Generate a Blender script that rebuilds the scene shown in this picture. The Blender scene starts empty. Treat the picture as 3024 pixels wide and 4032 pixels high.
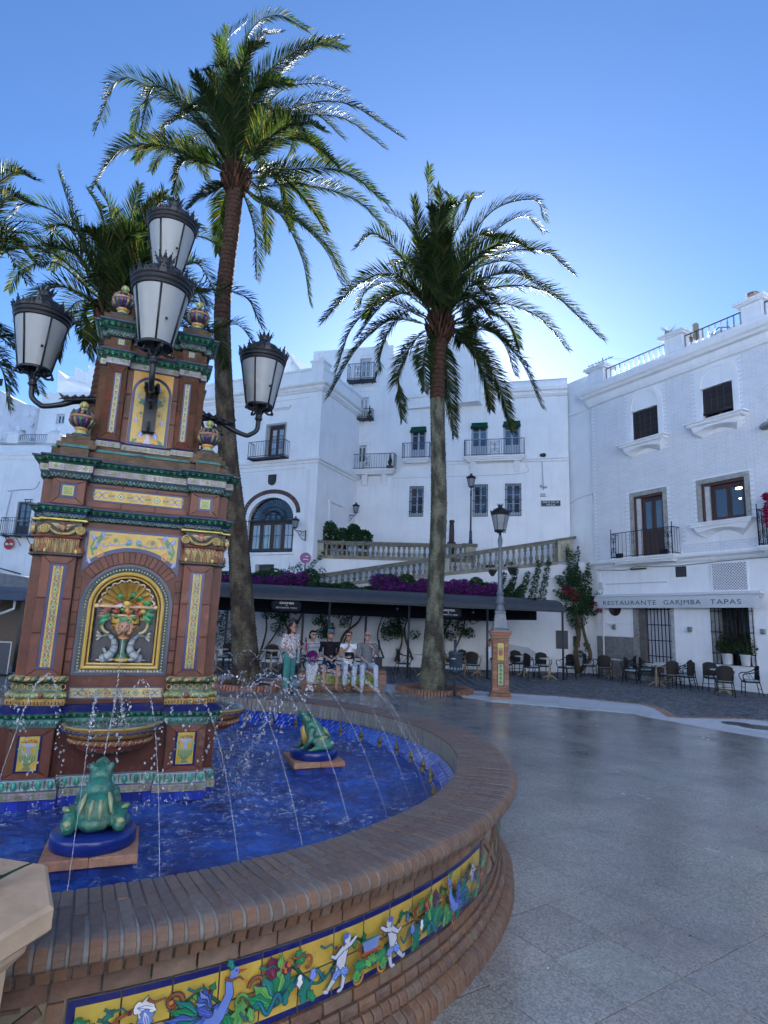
import bpy,math,random
import numpy as np
from mathutils import Matrix,Vector,noise
rnd=random.Random(7)
sc=bpy.context.scene
C=sc.collection
pi=math.pi
# ------------------------------------------------------------------ camera
F_,P_,R_=2346.0,0.1838,0.038
cam_d=bpy.data.cameras.new('camera');cam=bpy.data.objects.new('camera',cam_d);C.objects.link(cam)
cam_d.sensor_fit='VERTICAL';cam_d.sensor_height=36;cam_d.sensor_width=27
cam_d.lens=36*F_/4032;cam_d.clip_start=.05;cam_d.clip_end=2000
_f=Vector((0,math.cos(P_),math.sin(P_)));_u=Vector((0,-math.sin(P_),math.cos(P_)));_x=Vector((1,0,0))
_X=_x*math.cos(R_)+_u*math.sin(R_);_U=_u*math.cos(R_)-_x*math.sin(R_)
m=Matrix.Identity(4)
for i in range(3):
 m[i][0]=_X[i];m[i][1]=_U[i];m[i][2]=-_f[i]
m[2][3]=1.75
cam.matrix_world=m
sc.camera=cam
# ------------------------------------------------------------------ sky, sun, exposure
SUN_EL,SUN_AZ=math.radians(20.5),math.radians(8.5)  # behind the townhouse roof, azimuth east of +Y
w=bpy.data.worlds.new('World');sc.world=w;w.use_nodes=True
nt=w.node_tree;nt.nodes.clear()
sky=nt.nodes.new('ShaderNodeTexSky');sky.sky_type='NISHITA';sky.sun_disc=False
sky.sun_elevation=SUN_EL;sky.sun_rotation=SUN_AZ
sky.altitude=200;sky.air_density=0.8;sky.dust_density=0.3;sky.ozone_density=3.2
bg=nt.nodes.new('ShaderNodeBackground');bg.inputs['Strength'].default_value=0.05
out=nt.nodes.new('ShaderNodeOutputWorld')
nt.links.new(sky.outputs[0],bg.inputs[0]);nt.links.new(bg.outputs[0],out.inputs[0])
sd=bpy.data.lights.new('sun','SUN');sd.energy=5.0;sd.angle=math.radians(.55);sd.color=(1,.9,.76)
sun=bpy.data.objects.new('sun',sd);C.objects.link(sun)
sdir=Vector((math.sin(SUN_AZ)*math.cos(SUN_EL),math.cos(SUN_AZ)*math.cos(SUN_EL),math.sin(SUN_EL)))
sun.rotation_euler=sdir.to_track_quat('Z','Y').to_euler()
sun.location=(0,0,30)
sc.view_settings.view_transform='Standard';sc.view_settings.look='None'
sc.view_settings.gamma=1;sc.view_settings.exposure=2.12
sc.view_settings.use_curve_mapping=False
sc.view_settings.use_white_balance=True;sc.view_settings.white_balance_temperature=5300;sc.view_settings.white_balance_tint=10
try:
 sc.cycles.max_bounces=8;sc.cycles.transmission_bounces=6;sc.cycles.transparent_max_bounces=12
 sc.cycles.sample_clamp_indirect=6;sc.cycles.caustics_reflective=False;sc.cycles.caustics_refractive=False
except Exception:
 pass
# ------------------------------------------------------------------ materials (base colour comes from the mesh attribute Col)
MATS={}
def mat(name,rough=.6,bump=None,var=(6,.25),metal=0,coat=0,trans=0,ior=1.45,translucent=0,spec=.5,
  var2=None,setup=None,tint=None):
 """bump=(scale, strength, distance) var=(scale, amount) var2=(scale, colour, threshold lo, hi) a stain mixed in"""
 if name in MATS:return MATS[name]
 M=bpy.data.materials.new(name);M.use_nodes=True;t=M.node_tree;n=t.nodes;L=t.links
 b=n['Principled BSDF'];o=n['Material Output']
 b.inputs['Roughness'].default_value=rough;b.inputs['Metallic'].default_value=metal
 b.inputs['IOR'].default_value=ior
 b.inputs['Specular IOR Level'].default_value=spec
 b.inputs['Coat Weight'].default_value=coat;b.inputs['Coat Roughness'].default_value=.08
 b.inputs['Transmission Weight'].default_value=trans
 a=n.new('ShaderNodeAttribute');a.attribute_name='Col'
 col=a.outputs['Color']
 tc=n.new('ShaderNodeTexCoord');co=tc.outputs['Object']
 def noi(scale,det=6,rg=.6,vec=co):
  x=n.new('ShaderNodeTexNoise');x.inputs['Scale'].default_value=scale;x.inputs['Detail'].default_value=det
  x.inputs['Roughness'].default_value=rg;L.new(vec,x.inputs['Vector']);return x.outputs['Fac']
 def mr(v,a0,a1,b0,b1):
  x=n.new('ShaderNodeMapRange');x.inputs[1].default_value=a0;x.inputs[2].default_value=a1
  x.inputs[3].default_value=b0;x.inputs[4].default_value=b1;L.new(v,x.inputs[0]);return x.outputs[0]
 def mixc(f,c1,c2,mode='MIX'):
  x=n.new('ShaderNodeMix');x.data_type='RGBA';x.blend_type=mode
  if hasattr(f,'links')or hasattr(f,'is_linked'):L.new(f,x.inputs[0])
  else:x.inputs[0].default_value=f
  for i,c in((6,c1),(7,c2)):
   if isinstance(c,(tuple,list)):x.inputs[i].default_value=(*c[:3],1)
   else:L.new(c,x.inputs[i])
  return x.outputs[2]
 if var:
  f=mr(noi(var[0],8,.65),.25,.75,1-var[1],1+var[1])
  v=n.new('ShaderNodeVectorMath');v.operation='SCALE';L.new(col,v.inputs[0]);L.new(f,v.inputs['Scale']);col=v.outputs[0]
 if var2:
  f=mr(noi(var2[0],10,.7),var2[2],var2[3],0,1)
  col=mixc(f,col,var2[1])
 if setup:col=setup(n,L,co,col,noi,mr,mixc,b)or col
 L.new(col,b.inputs['Base Color'])
 if bump:
  bp=n.new('ShaderNodeBump');bp.inputs['Strength'].default_value=bump[1]
  bp.inputs['Distance'].default_value=bump[2]if len(bump)>2 else .01
  L.new(noi(bump[0],8,.65),bp.inputs['Height']);L.new(bp.outputs[0],b.inputs['Normal'])
  if coat:L.new(bp.outputs[0],b.inputs['Coat Normal'])
 if translucent:
  tr=n.new('ShaderNodeBsdfTranslucent');x=n.new('ShaderNodeMixShader');x.inputs[0].default_value=translucent
  sc2=n.new('ShaderNodeVectorMath');sc2.operation='MULTIPLY';L.new(col,sc2.inputs[0]);sc2.inputs[1].default_value=tint or(1.6,1.5,.6)
  L.new(sc2.outputs[0],tr.inputs[0]);L.new(b.outputs[0],x.inputs[1]);L.new(tr.outputs[0],x.inputs[2]);L.new(x.outputs[0],o.inputs[0])
 MATS[name]=M
 return M
def lime_setup(n,L,co,col,noi,mr,mixc,b):
 # old limewash: rain streaks stretched down the wall, grey-blue patches
 mp=n.new('ShaderNodeMapping');mp.inputs['Scale'].default_value=(3.5,3.5,.22);L.new(co,mp.inputs[0])
 f=mr(noi(1.3,8,.7,mp.outputs[0]),.52,.85,0,.35)
 c=mixc(f,col,(.42,.43,.42))
 f2=mr(noi(.55,9,.7),.5,.8,0,.22)
 return mixc(f2,c,(.55,.57,.6))
plaster=mat('limewash',.88,(14,.35,.02),(1.2,.06),spec=.2,setup=lime_setup)
plaster_old=mat('old_flaking_limewash',.9,(6,.8,.05),(1.5,.2),spec=.2,var2=(1.6,(.36,.35,.30),.56,.64))
stone=mat('weathered_stone',.85,(25,.6,.01),(5,.35),spec=.3,var2=(7,(.12,.115,.09),.52,.75))
granite_m=None
terra=mat('terracotta',.5,(60,.45,.004),(7,.38),coat=.08,spec=.35,var2=(5,(.30,.25,.22),.60,.95))
terra_old=mat('mossy_terracotta',.85,(40,.8,.008),(8,.45),spec=.2,var2=(11,(.055,.048,.030),.42,.66))
glaze=mat('glazed_ceramic',.28,(30,.15,.004),(9,.22),coat=.22,spec=.35,var2=(13,(.10,.09,.07),.62,.9))
glaze_old=mat('weathered_glaze',.4,(45,.4,.005),(14,.45),coat=.12,spec=.35,var2=(16,(.05,.048,.04),.52,.72))
brick_m=mat('fired_brick',.62,(70,.7,.004),(22,.34),spec=.35,var2=(14,(.15,.13,.12),.52,.8))
mortar_m=mat('mortar',.9,(90,.6,.003),(25,.3))
iron=mat('painted_iron',.45,(50,.3,.002),(18,.35),metal=.2,coat=.1,spec=.4)
frost=mat('frosted_glass',.35,None,(3,.07),spec=.5,var2=(4,(.42,.42,.40),.6,.9))
wood_m=mat('varnished_wood',.4,(30,.2,.003),(12,.25),coat=.2)
paint_m=mat('gloss_paint',.4,(20,.05,.003),(8,.08))
cloth_m=mat('cloth',.9,(120,.3,.003),(20,.12),spec=.2)
skin_m=mat('skin',.55,(60,.1,.002),(15,.1))
wicker=mat('dark_wicker',.7,(160,.9,.006),(60,.5))
glass_m=mat('window_glass',.03,(2.0,.02,.02),(2,.2),spec=1.0,coat=1.0)
bark_m=mat('palm_bark',.9,(30,.8,.02),(9,.4),spec=.2)
leaf_m=mat('palm_leaf',.5,None,(14,.3),translucent=.40,spec=.16,tint=(1.7,1.55,.5))
bush_m=mat('bush_leaf',.55,None,(20,.35),translucent=.3,tint=(1.5,1.5,.6))
petal_m=mat('petal',.6,None,(20,.25),translucent=.35,tint=(1.2,.9,1.2))
soil_m=mat('soil',.95,(30,.8,.03),(12,.4))
# ------------------------------------------------------------------ mesh builder
class MB:
 def __init__(s):s.v=[];s.f=[];s.c=[];s.s=[];s.T=None
 def add(s,vs,fs,col=(.5,.5,.5),smooth=False):
  k=len(s.v)
  if s.T is not None:vs=[tuple(s.T@Vector(p))for p in vs]
  s.v.extend(vs)
  multi=isinstance(col,list)
  for i,f in enumerate(fs):
   s.f.append(tuple(j+k for j in f));s.c.append(col[i]if multi else col);s.s.append(smooth)
 def box(s,x0,x1,y0,y1,z0,z1,col=(.5,.5,.5),bev=0):
  if bev:
   b=bev;P=[]
   for z,q in((z0,b),(z0+b,0),(z1-b,0),(z1,b)):
    P.append([(x0+q,y0+q,z),(x1-q,y0+q,z),(x1-q,y1-q,z),(x0+q,y1-q,z)])
   s.loops(P,col,caps=True);return
  s.add([(x0,y0,z0),(x1,y0,z0),(x1,y1,z0),(x0,y1,z0),(x0,y0,z1),(x1,y0,z1),(x1,y1,z1),(x0,y1,z1)],
              [(0,3,2,1),(4,5,6,7),(0,1,5,4),(1,2,6,5),(2,3,7,6),(3,0,4,7)],col)
 def loops(s,P,col,caps=True,smooth=False,closed=True):
  n=len(P[0]);vs=[p for l in P for p in l];fs=[];cs=[]
  multi=isinstance(col,list)
  for k in range(len(P)-1):
   for i in range(n if closed else n-1):
    j=(i+1)%n;fs.append((k*n+i,k*n+j,(k+1)*n+j,(k+1)*n+i));cs.append(col[k]if multi else col)
  if caps:
   fs.append(tuple(reversed(range(n))));fs.append(tuple((len(P)-1)*n+i for i in range(n)))
   cs+=[cs[0],cs[-2]if len(cs)>1 else cs[0]]
  s.add(vs,fs,cs,smooth)
 def prism(s,poly,z0,z1,col):s.loops([[(x,y,z0)for x,y in poly],[(x,y,z1)for x,y in poly]],col)
 def plate(s,poly,y0,y1,col):  # polygon in x,z extruded along y
  s.loops([[(x,y1,z)for x,z in poly],[(x,y0,z)for x,z in poly]],col)
 def lathe(s,prof,n=16,c=(0,0,0),col=(.5,.5,.5),a0=0,a1=2*pi,smooth=True,sx=1,sy=1,caps=False):
  full=abs(a1-a0-2*pi)<1e-6;m_=n if full else n+1
  P=[[(c[0]+r*sx*math.cos(a0+(a1-a0)*i/n),c[1]+r*sy*math.sin(a0+(a1-a0)*i/n),c[2]+z)for i in range(m_)]for r,z in prof]
  s.loops(P,col,caps=caps,smooth=smooth,closed=full)
 def tube(s,path,r=.02,n=8,col=(.5,.5,.5),caps=True,smooth=True,flat=1):
  path=[Vector(p)for p in path];rs=r if isinstance(r,(list,tuple))else[r]*len(path)
  t0=(path[1]-path[0]).normalized();a=t0.orthogonal().normalized();P=[]
  for i,p in enumerate(path):
   t=(path[min(i+1,len(path)-1)]-path[max(i-1,0)])
   t=t.normalized()if t.length>1e-9 else t0
   a=(a-t*a.dot(t));a=a.normalized()if a.length>1e-6 else t.orthogonal().normalized();b=t.cross(a)
   P.append([tuple(p+a*rs[i]*math.cos(2*pi*k/n)+b*rs[i]*flat*math.sin(2*pi*k/n))for k in range(n)])
  s.loops(P,col,caps=caps,smooth=smooth)
 def ell(s,c,r,col=(.5,.5,.5),n=10,m_=6,rot=None):
  vs=[];fs=[]
  for j in range(1,m_):
   th=pi*j/m_
   for i in range(n):
    ph=2*pi*i/n;vs.append(Vector((r[0]*math.sin(th)*math.cos(ph),r[1]*math.sin(th)*math.sin(ph),r[2]*math.cos(th))))
  vs+=[Vector((0,0,r[2])),Vector((0,0,-r[2]))];T_,B_=len(vs)-2,len(vs)-1
  for j in range(m_-2):
   for i in range(n):
    k=(i+1)%n;fs.append((j*n+i,(j+1)*n+i,(j+1)*n+k,j*n+k))
  for i in range(n):
   k=(i+1)%n;fs.append((T_,i,k));fs.append((B_,(m_-2)*n+k,(m_-2)*n+i))
  if rot is not None:vs=[rot@v for v in vs]
  s.add([tuple(v+Vector(c))for v in vs],fs,col,True)
 def mesh(s,name):
  me=bpy.data.meshes.new(name);me.from_pydata(s.v,[],s.f)
  if s.f:
   at=me.color_attributes.new('Col','FLOAT_COLOR','CORNER')
   tot=np.array([len(f)for f in s.f]);c=np.ones((len(s.f),4),np.float32);c[:,:3]=np.array([q[:3]for q in s.c],np.float32)
   at.data.foreach_set('color',np.repeat(c,tot,axis=0).ravel())
   me.polygons.foreach_set('use_smooth',np.array(s.s,bool))
  me.update();return me
 def build(s,name,mt,parent=None,kind=None,label=None):
  o=bpy.data.objects.new(name,s.mesh(name));C.objects.link(o)
  for x in(mt if isinstance(mt,(list,tuple))else[mt]):o.data.materials.append(x)
  if parent is not None:o.parent=parent
  if kind:o['kind']=kind
  if label:o['label']=label
  return o
def thing(name,label,cat,loc=(0,0,0),rz=0,group=None):
 o=bpy.data.objects.new(name,None);C.objects.link(o);o.location=loc;o.rotation_euler=(0,0,rz)
 o.empty_display_size=.2
 o['label']=label;o['category']=cat
 if group:o['group']=group
 return o
def tag(o,label,cat,group=None):
 o['label']=label;o['category']=cat
 if group:o['group']=group
 return o
def kids(o):return[c for c in C.objects if c.parent==o]
CH={}
def register(root):  # remember a prototype's tree so copying is cheap
 allo=list(C.objects);t={}
 for o in allo:
  if o.parent is not None:t.setdefault(o.parent.name,[]).append(o)
 def rec(o):CH[o.name]=t.get(o.name,[]);[rec(x)for x in CH[o.name]]
 rec(root)
def dup(root,loc=None,rz=None,label=None,group=None,scale=None):
 def rec(o,par):
  c=o.copy();C.objects.link(c)
  if par is not None:c.parent=par
  for x in CH.get(o.name,[]):rec(x,c)
  return c
 c=rec(root,None)
 if loc is not None:c.location=loc
 if rz is not None:c.rotation_euler=(0,0,rz)
 if label:c['label']=label
 if group:c['group']=group
 if scale:c.scale=(scale,)*3
 return c
def inst(ob,name,parent,matrix):  # one more object on shared mesh data
 c=bpy.data.objects.new(name,ob if isinstance(ob,bpy.types.Mesh)else ob.data);C.objects.link(c);c.parent=parent
 c.matrix_local=matrix if parent is None else matrix
 return c
def Mx(loc=(0,0,0),rz=0,rx=0,ry=0,s=1):
 return Matrix.Translation(loc)@Matrix.Rotation(rz,4,'Z')@Matrix.Rotation(ry,4,'Y')@Matrix.Rotation(rx,4,'X')@Matrix.Scale(s,4)
def smooth_path(pts,n=8):  # Catmull-Rom
 pts=[Vector(p)for p in pts];q=[pts[0]*2-pts[1]]+pts+[pts[-1]*2-pts[-2]];o=[]
 for i in range(1,len(q)-2):
  for k in range(n):
   t=k/n;a,b,c,d=q[i-1],q[i],q[i+1],q[i+2]
   o.append(.5*((2*b)+(c-a)*t+(2*a-5*b+4*c-d)*t*t+(3*b-a-3*c+d)*t**3))
 o.append(pts[-1]);return o
def vary(c,a=.15,r=rnd):
 k=1+r.uniform(-a,a);return tuple(max(0,min(1,x*k*(1+r.uniform(-a/3,a/3))))for x in c)
def jit(c,k):return tuple(x*k for x in c)
def text(name,s,width,matrix,mt,parent,col=(.8,.8,.8),extrude=.002,spacing=1.0,height=None):
 cu=bpy.data.curves.new(name,'FONT');cu.body=s;cu.size=1;cu.align_x='CENTER';cu.align_y='CENTER';cu.space_character=spacing;cu.space_line=.9
 o=bpy.data.objects.new('tmp',cu);C.objects.link(o);dg=bpy.context.evaluated_depsgraph_get()
 me=bpy.data.meshes.new_from_object(o.evaluated_get(dg));bpy.data.objects.remove(o);bpy.data.curves.remove(cu)
 v=np.zeros(len(me.vertices)*3,np.float32);me.vertices.foreach_get('co',v);v=v.reshape(-1,3)
 k=width/max(1e-6,(v[:,0].max()-v[:,0].min()));ky=k if not height else height/(v[:,1].max()-v[:,1].min())
 v[:,0]-=(v[:,0].max()+v[:,0].min())/2;v[:,1]-=(v[:,1].max()+v[:,1].min())/2
 v[:,0]*=k;v[:,1]*=ky
 me.vertices.foreach_set('co',v.ravel())
 at=me.color_attributes.new('Col','FLOAT_COLOR','CORNER');at.data.foreach_set('color',np.tile(np.array([*col,1],np.float32),len(me.loops)))
 me.materials.clear();me.materials.append(mt);me.name=name
 ob=bpy.data.objects.new(name,me);C.objects.link(ob)
 if parent is not None:ob.parent=parent
 ob.matrix_local=matrix;return ob
UP=Matrix.Rotation(pi/2,4,'X')  # text plane standing up, facing -Y
def blob(name,prims,mt,parent=None,voxel=.012,col=(.5,.5,.5),smooth=2,label=None):
 """one continuous surface grown round capsules and ellipsoids"""
 b=MB()
 for p in prims:
  if p[0]=='c':
   _,a,c_,r0,r1=p;a=Vector(a);c_=Vector(c_)
   b.ell(a,(r0,)*3,n=12,m_=8);b.ell(c_,(r1,)*3,n=12,m_=8)
   if(c_-a).length>1e-4:b.tube([a,c_],[r0,r1],n=12)
  else:
   rot=p[3]if len(p)>3 else None
   b.ell(p[1],p[2],n=16,m_=10,rot=rot)
 o=b.build(name,mt,None)
 md=o.modifiers.new('r','REMESH');md.mode='VOXEL';md.voxel_size=voxel;md.use_smooth_shade=True
 if smooth:m2=o.modifiers.new('s','SMOOTH');m2.factor=.6;m2.iterations=smooth
 dg=bpy.context.evaluated_depsgraph_get();me=bpy.data.meshes.new_from_object(o.evaluated_get(dg))
 bpy.data.objects.remove(o)
 for a in list(me.color_attributes):me.color_attributes.remove(a)
 at=me.color_attributes.new('Col','FLOAT_COLOR','CORNER');at.data.foreach_set('color',np.tile(np.array([*col,1],np.float32),len(me.loops)))
 me.polygons.foreach_set('use_smooth',np.ones(len(me.polygons),bool))
 me.materials.clear();me.materials.append(mt);me.name=name
 ob=bpy.data.objects.new(name,me);C.objects.link(ob)
 if parent is not None:ob.parent=parent
 if label:ob['label']=label
 return ob
# painted decoration: flat shapes laid on a glazed surface given by mapf(a, b, h)
class Paint(MB):
 def __init__(s,mapf,h0=.0008,dh=.00025):super().__init__();s.zm=s.ol=None;s.m=lambda a,b,h:mapf(*((s.zm[0]+(a-s.zm[0])*s.zm[2],s.zm[1]+(b-s.zm[1])*s.zm[2])if s.zm else(a,b)),h);s.h=h0;s.dh=dh
 def poly(s,pts,col):
  s.h+=s.dh;s.add([s.m(a,b,s.h)for a,b in pts],[tuple(range(len(pts)))],col)
 def rect(s,a0,a1,b0,b1,col):s.poly([(a0,b0),(a1,b0),(a1,b1),(a0,b1)],col)
 def frame(s,a0,a1,b0,b1,t,col):
  s.rect(a0,a1,b0,b0+t,col);s.rect(a0,a1,b1-t,b1,col);s.rect(a0,a0+t,b0+t,b1-t,col);s.rect(a1-t,a1,b0+t,b1-t,col)
 def disc(s,a,b,r,col,n=10,ry=None,rot=0):
  ry=ry or r;c,q=math.cos(rot),math.sin(rot)
  s.poly([(a+r*math.cos(2*pi*i/n)*c-ry*math.sin(2*pi*i/n)*q,b+r*math.cos(2*pi*i/n)*q+ry*math.sin(2*pi*i/n)*c)for i in range(n)],col)
 def stroke(s,pts,w,col,w1=None):
  if s.ol:o=s.ol;s.ol=None;s.stroke(pts,w+.0045,o,(w if w1 is None else w1)+.0035);s.ol=o
  s.h+=s.dh;n=len(pts);V=[];w1=w if w1 is None else w1
  for i,(a,b)in enumerate(pts):
   p=pts[min(i+1,n-1)];q=pts[max(i-1,0)];dx,dy=p[0]-q[0],p[1]-q[1];l=math.hypot(dx,dy)or 1
   ww=(w+(w1-w)*i/(n-1))/2;V.append((a-dy/l*ww,b+dx/l*ww));V.append((a+dy/l*ww,b-dx/l*ww))
  s.add([s.m(a,b,s.h)for a,b in V],[(2*i+1,2*i+3,2*i+2,2*i)for i in range(n-1)],col)
 def spiral(s,a,b,r,a0,turns,w,col,w1=None,n=14):
  pts=[(a+r*(1-.85*t)*math.cos(a0+turns*2*pi*t),b+r*(1-.85*t)*math.sin(a0+turns*2*pi*t))for t in[i/n for i in range(n+1)]]
  s.stroke(pts,w,col,w1 if w1 is not None else w*.6)
 def leaf(s,a,b,l,wd,ang,col,lobes=3,vein=None):
  if s.ol:
   o=s.ol;s.ol=None;s.leaf(a-.002*math.cos(ang),b-.002*math.sin(ang),l+.005,wd+.0028,ang,o,lobes);s.leaf(a,b,l,wd,ang,col,lobes,None);c,q=math.cos(ang),math.sin(ang)
   for k in(-1,0,1):s.stroke([(a+l*.12*c,b+l*.12*q),(a+l*.45*c-k*wd*.35*q,b+l*.45*q+k*wd*.35*c),(a+l*.8*c-k*wd*.3*q,b+l*.8*q+k*wd*.3*c)],wd*.12,vein or tuple(min(1,x*(2.2 if k else .4)+.01)for x in col),wd*.05)
   s.ol=o;return
  c,q=math.cos(ang),math.sin(ang);up=[];dn=[]
  N=lobes*4
  for i in range(N+1):
   t=i/N;ww=wd*math.sin(pi*min(.98,t*.92+.08))*(1+.35*math.sin(t*lobes*2*pi));up.append((t*l,ww));dn.append((t*l,-ww))
  P=up+dn[::-1]
  s.poly([(a+x*c-y*q,b+x*q+y*c)for x,y in P],col)
  if vein:s.stroke([(a+l*.1*c,b+l*.1*q),(a+l*.85*c,b+l*.85*q)],wd*.18,vein)
BLUE=(.007,.009,.10);YEL=(.40,.29,.045);GRN=(.02,.16,.06);LGRN=(.10,.27,.06);TEAL=(.02,.14,.12);BRN=(.25,.07,.012);PURP=(.08,.012,.04)
WHT=(.62,.62,.64);LBL=(.13,.19,.50);ORG=(.42,.16,.02)
# ================================================================== SETTING: ground
B0=Vector((-2.347,5.199,0))
def granite_setup(n,L,co,col,noi,mr,mixc,b):
 co=n.new('ShaderNodeNewGeometry').outputs['Position']
 v=n.new('ShaderNodeTexVoronoi');v.inputs['Scale'].default_value=95;L.new(co,v.inputs['Vector'])
 f=mr(v.outputs['Color'],.15,.85,.0,1.0)
 c=mixc(f,(.045,.045,.046),(.40,.395,.385))
 c=mixc(.55,c,col,'MIX')
 # wet / worn patches change the gloss
 r=mr(noi(.9,5,.6,co),.35,.7,.13,.30);L.new(r,b.inputs['Roughness'])
 return mixc(mr(noi(.8,9,.7,co),.42,.72,0,.7),c,(.10,.10,.105))
granite=mat('polished_granite',.3,(150,.08,.001),None,spec=.55,setup=granite_setup)
paving_w=mat('pale_paving',.75,(30,.4,.004),(3,.18),var2=(3,(.25,.25,.24),.55,.8))
sett_m=mat('street_setts',.7,(25,.5,.006),(5,.35),spec=.4)
g=MB();g.add([(-300,-60,-.10),(300,-60,-.10),(300,500,-.10),(-300,500,-.10)],[(0,1,2,3)],(.12,.12,.125))
o=g.build('ground',sett_m,None,'structure')
plaza=MB()
plz=[(-14,-3),(7.6,-3),(6.9,11.0),(5.95,12.8),(5.7,13.1),(5.6,13.6),(4.2,14.2),(2.2,15.3),(.7,17.0),(-4.5,17.6),(-14,17.9)]
plaza.prism(plz,-.10,-.006,(.025,.025,.028))
plaza_o=plaza.build('plaza_floor',mortar_m,None,'structure')
def inpoly(x,y,P):
 r=False;j=len(P)-1
 for i in range(len(P)):
  if(P[i][1]>y)!=(P[j][1]>y)and x<(P[j][0]-P[i][0])*(y-P[i][1])/(P[j][1]-P[i][1])+P[i][0]:r=not r
  j=i
 return r
sa,sb=Vector((.235,-.395)),Vector((.392,.26));S0=Vector((1.71,5.17));L1_,L2_=sa.length,sb.length
ang_b=math.atan2(sb.y,sb.x)
slabs=[]
for i in range(-34,34):
 for j in range(-34,34):
  c=S0+sa*(i+.5)+sb*(j+.5)
  if inpoly(c.x,c.y,plz)and(Vector((c.x,c.y))-B0.xy).length>3.15:slabs.append((c,i,j))
def slab_view(c):return not(c.y<.4 or abs(c.x)>.72*c.y+.4 and c.x>0 or c.x<-.6*c.y)
slabs.sort(key=lambda q:(0 if slab_view(q[0])and(q[0]-B0.xy).length>3.4 else 1,q[0].length))
svar=[]
for k in range(10):
 mb=MB();hw,hd=L2_/2-.0032,L1_/2-.0032;b=.002
 cc=vary((.28,.27,.255),.12)
 mb.loops([[(-hw,-hd,-.012),(hw,-hd,-.012),(hw,hd,-.012),(-hw,hd,-.012)],[(-hw,-hd,-b),(hw,-hd,-b),(hw,hd,-b),(-hw,hd,-b)],
              [(-hw+b,-hd+b,0),(hw-b,-hd+b,0),(hw-b,hd-b,0),(-hw+b,hd-b,0)]],cc)
 me=mb.mesh('paving_slab');me.materials.append(granite);svar.append((me,mb))
rest=MB()
for k,(c,i,j)in enumerate(slabs):
 me,mb=svar[rnd.randrange(10)];M_=Mx((c.x,c.y,rnd.uniform(-.0003,.0002)),ang_b)
 if k<300:inst(me,'paving_slab',plaza_o,M_)
 else:rest.T=M_;rest.add(mb.v[4:],[tuple(q-4 for q in f)for f in mb.f if min(f)>=4],mb.c[0])
o=rest.build('paving_slabs_beyond',granite,plaza_o,'stuff')
# pale paving strip round the plaza edge, raised brick edging, then the street of setts
pale=MB()
def strip(A,Bp,z,col,mb,th=.1):
 n=len(A)
 for i in range(n-1):
  q=[A[i],A[i+1],Bp[i+1],Bp[i]];mb.prism([(p[0],p[1])for p in q],z-th,z,col)
inner=[(-14,17.3),(-4.5,17.0),(.7,16.0),(2.2,15.43),(2.73,14.75),(4.18,14.22),(5.61,13.58),(5.73,13.09),(5.95,12.77),(6.45,11.74),(6.92,11.02),(7.6,9.6),(7.6,-3)]
outer=[(-14,18.9),(-4.5,18.6),(1.6,17.9),(2.6,17.05),(3.3,16.75),(4.85,16.45),(6.6,15.3),(6.62,14.5),(6.3,13.2),(7.86,13.43),(8.36,13.26),(10.4,9.6),(10.4,-3)]
strip(inner,outer,.003,(.46,.47,.49),pale)
pale_o=pale.build('pale_pavement',paving_w,None,'structure')
# individual pale slabs in the strip
def lerp(a,b,t):return(a[0]+(b[0]-a[0])*t,a[1]+(b[1]-a[1])*t)
cnt=0
for i in range(2,10):
 ln=math.dist(inner[i],inner[i+1]);n=max(1,int(ln/.6));wd=math.dist(inner[i],outer[i]);m_=max(1,int(wd/.45))
 for a in range(n):
  for b in range(m_):
   t0,t1=a/n,(a+1)/n;q0,q1=b/m_,(b+1)/m_
   P=[lerp(lerp(inner[i],inner[i+1],t),lerp(outer[i],outer[i+1],t),q)for t,q in((t0,q0),(t1,q0),(t1,q1),(t0,q1))]
   cx=sum(p[0]for p in P)/4;cy=sum(p[1]for p in P)/4
   P=[(cx+(p[0]-cx)*.975,cy+(p[1]-cy)*.975)for p in P]
   mb=MB();mb.prism(P,.0,.0085,vary((.52,.53,.55),.12));mb.build('pale_slab',paving_w,pale_o)
edge=MB()
for i in range(len(outer)-2):
 ln=math.dist(outer[i],outer[i+1]);n=max(1,int(ln/.085));d=(Vector(outer[i+1])-Vector(outer[i]));ang=math.atan2(d.y,d.x)
 for a in range(n):
  p=lerp(outer[i],outer[i+1],(a+.5)/n);edge.T=Mx((p[0],p[1],0),ang);edge.box(-.036,.036,-.11,.11,-.12,.014+rnd.uniform(-.003,.003),vary((.30,.19,.12),.25),bev=.004)
edge.build('brick_edging',brick_m,pale_o,'stuff')
# manhole covers in the pavement
for x,y,r in((7.3,12.6,.28),(7.5,12.25,.33)):
 mb=MB();mb.lathe([(.0,.0125),(r*.9,.0125),(r*.9,.010),(r*.96,.010),(r*.96,.0135),(r,.0135),(r,.0)],28,(x,y,0),(.06,.06,.06),smooth=False)
 for k in range(8):a=k*pi/4;mb.T=Mx((x,y,.0125),a);mb.box(.04,r*.8,-.012,.012,0,.003,(.07,.07,.07));mb.T=None
 tag(mb.build('manhole_cover',iron),('smaller' if r<.3 else 'larger')+' round iron manhole cover in the pale pavement at the right','manhole cover','manhole covers')
mb=MB();mb.T=Mx((2.55,16.2,.004),-.05);mb.box(-.35,.35,-.2,.2,0,.006,(.40,.41,.43));mb.frame=None
for s in(-1,1):mb.box(-.35,.35,s*.2-.012,s*.2+.012,.0,.009,(.05,.05,.05));mb.box(s*.35-.012,s*.35+.012,-.188,.188,.0,.009,(.05,.05,.05))
tag(mb.build('access_cover',paving_w),'rectangular paved access cover between palm kerb and brick lamp pedestal','access cover')
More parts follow.
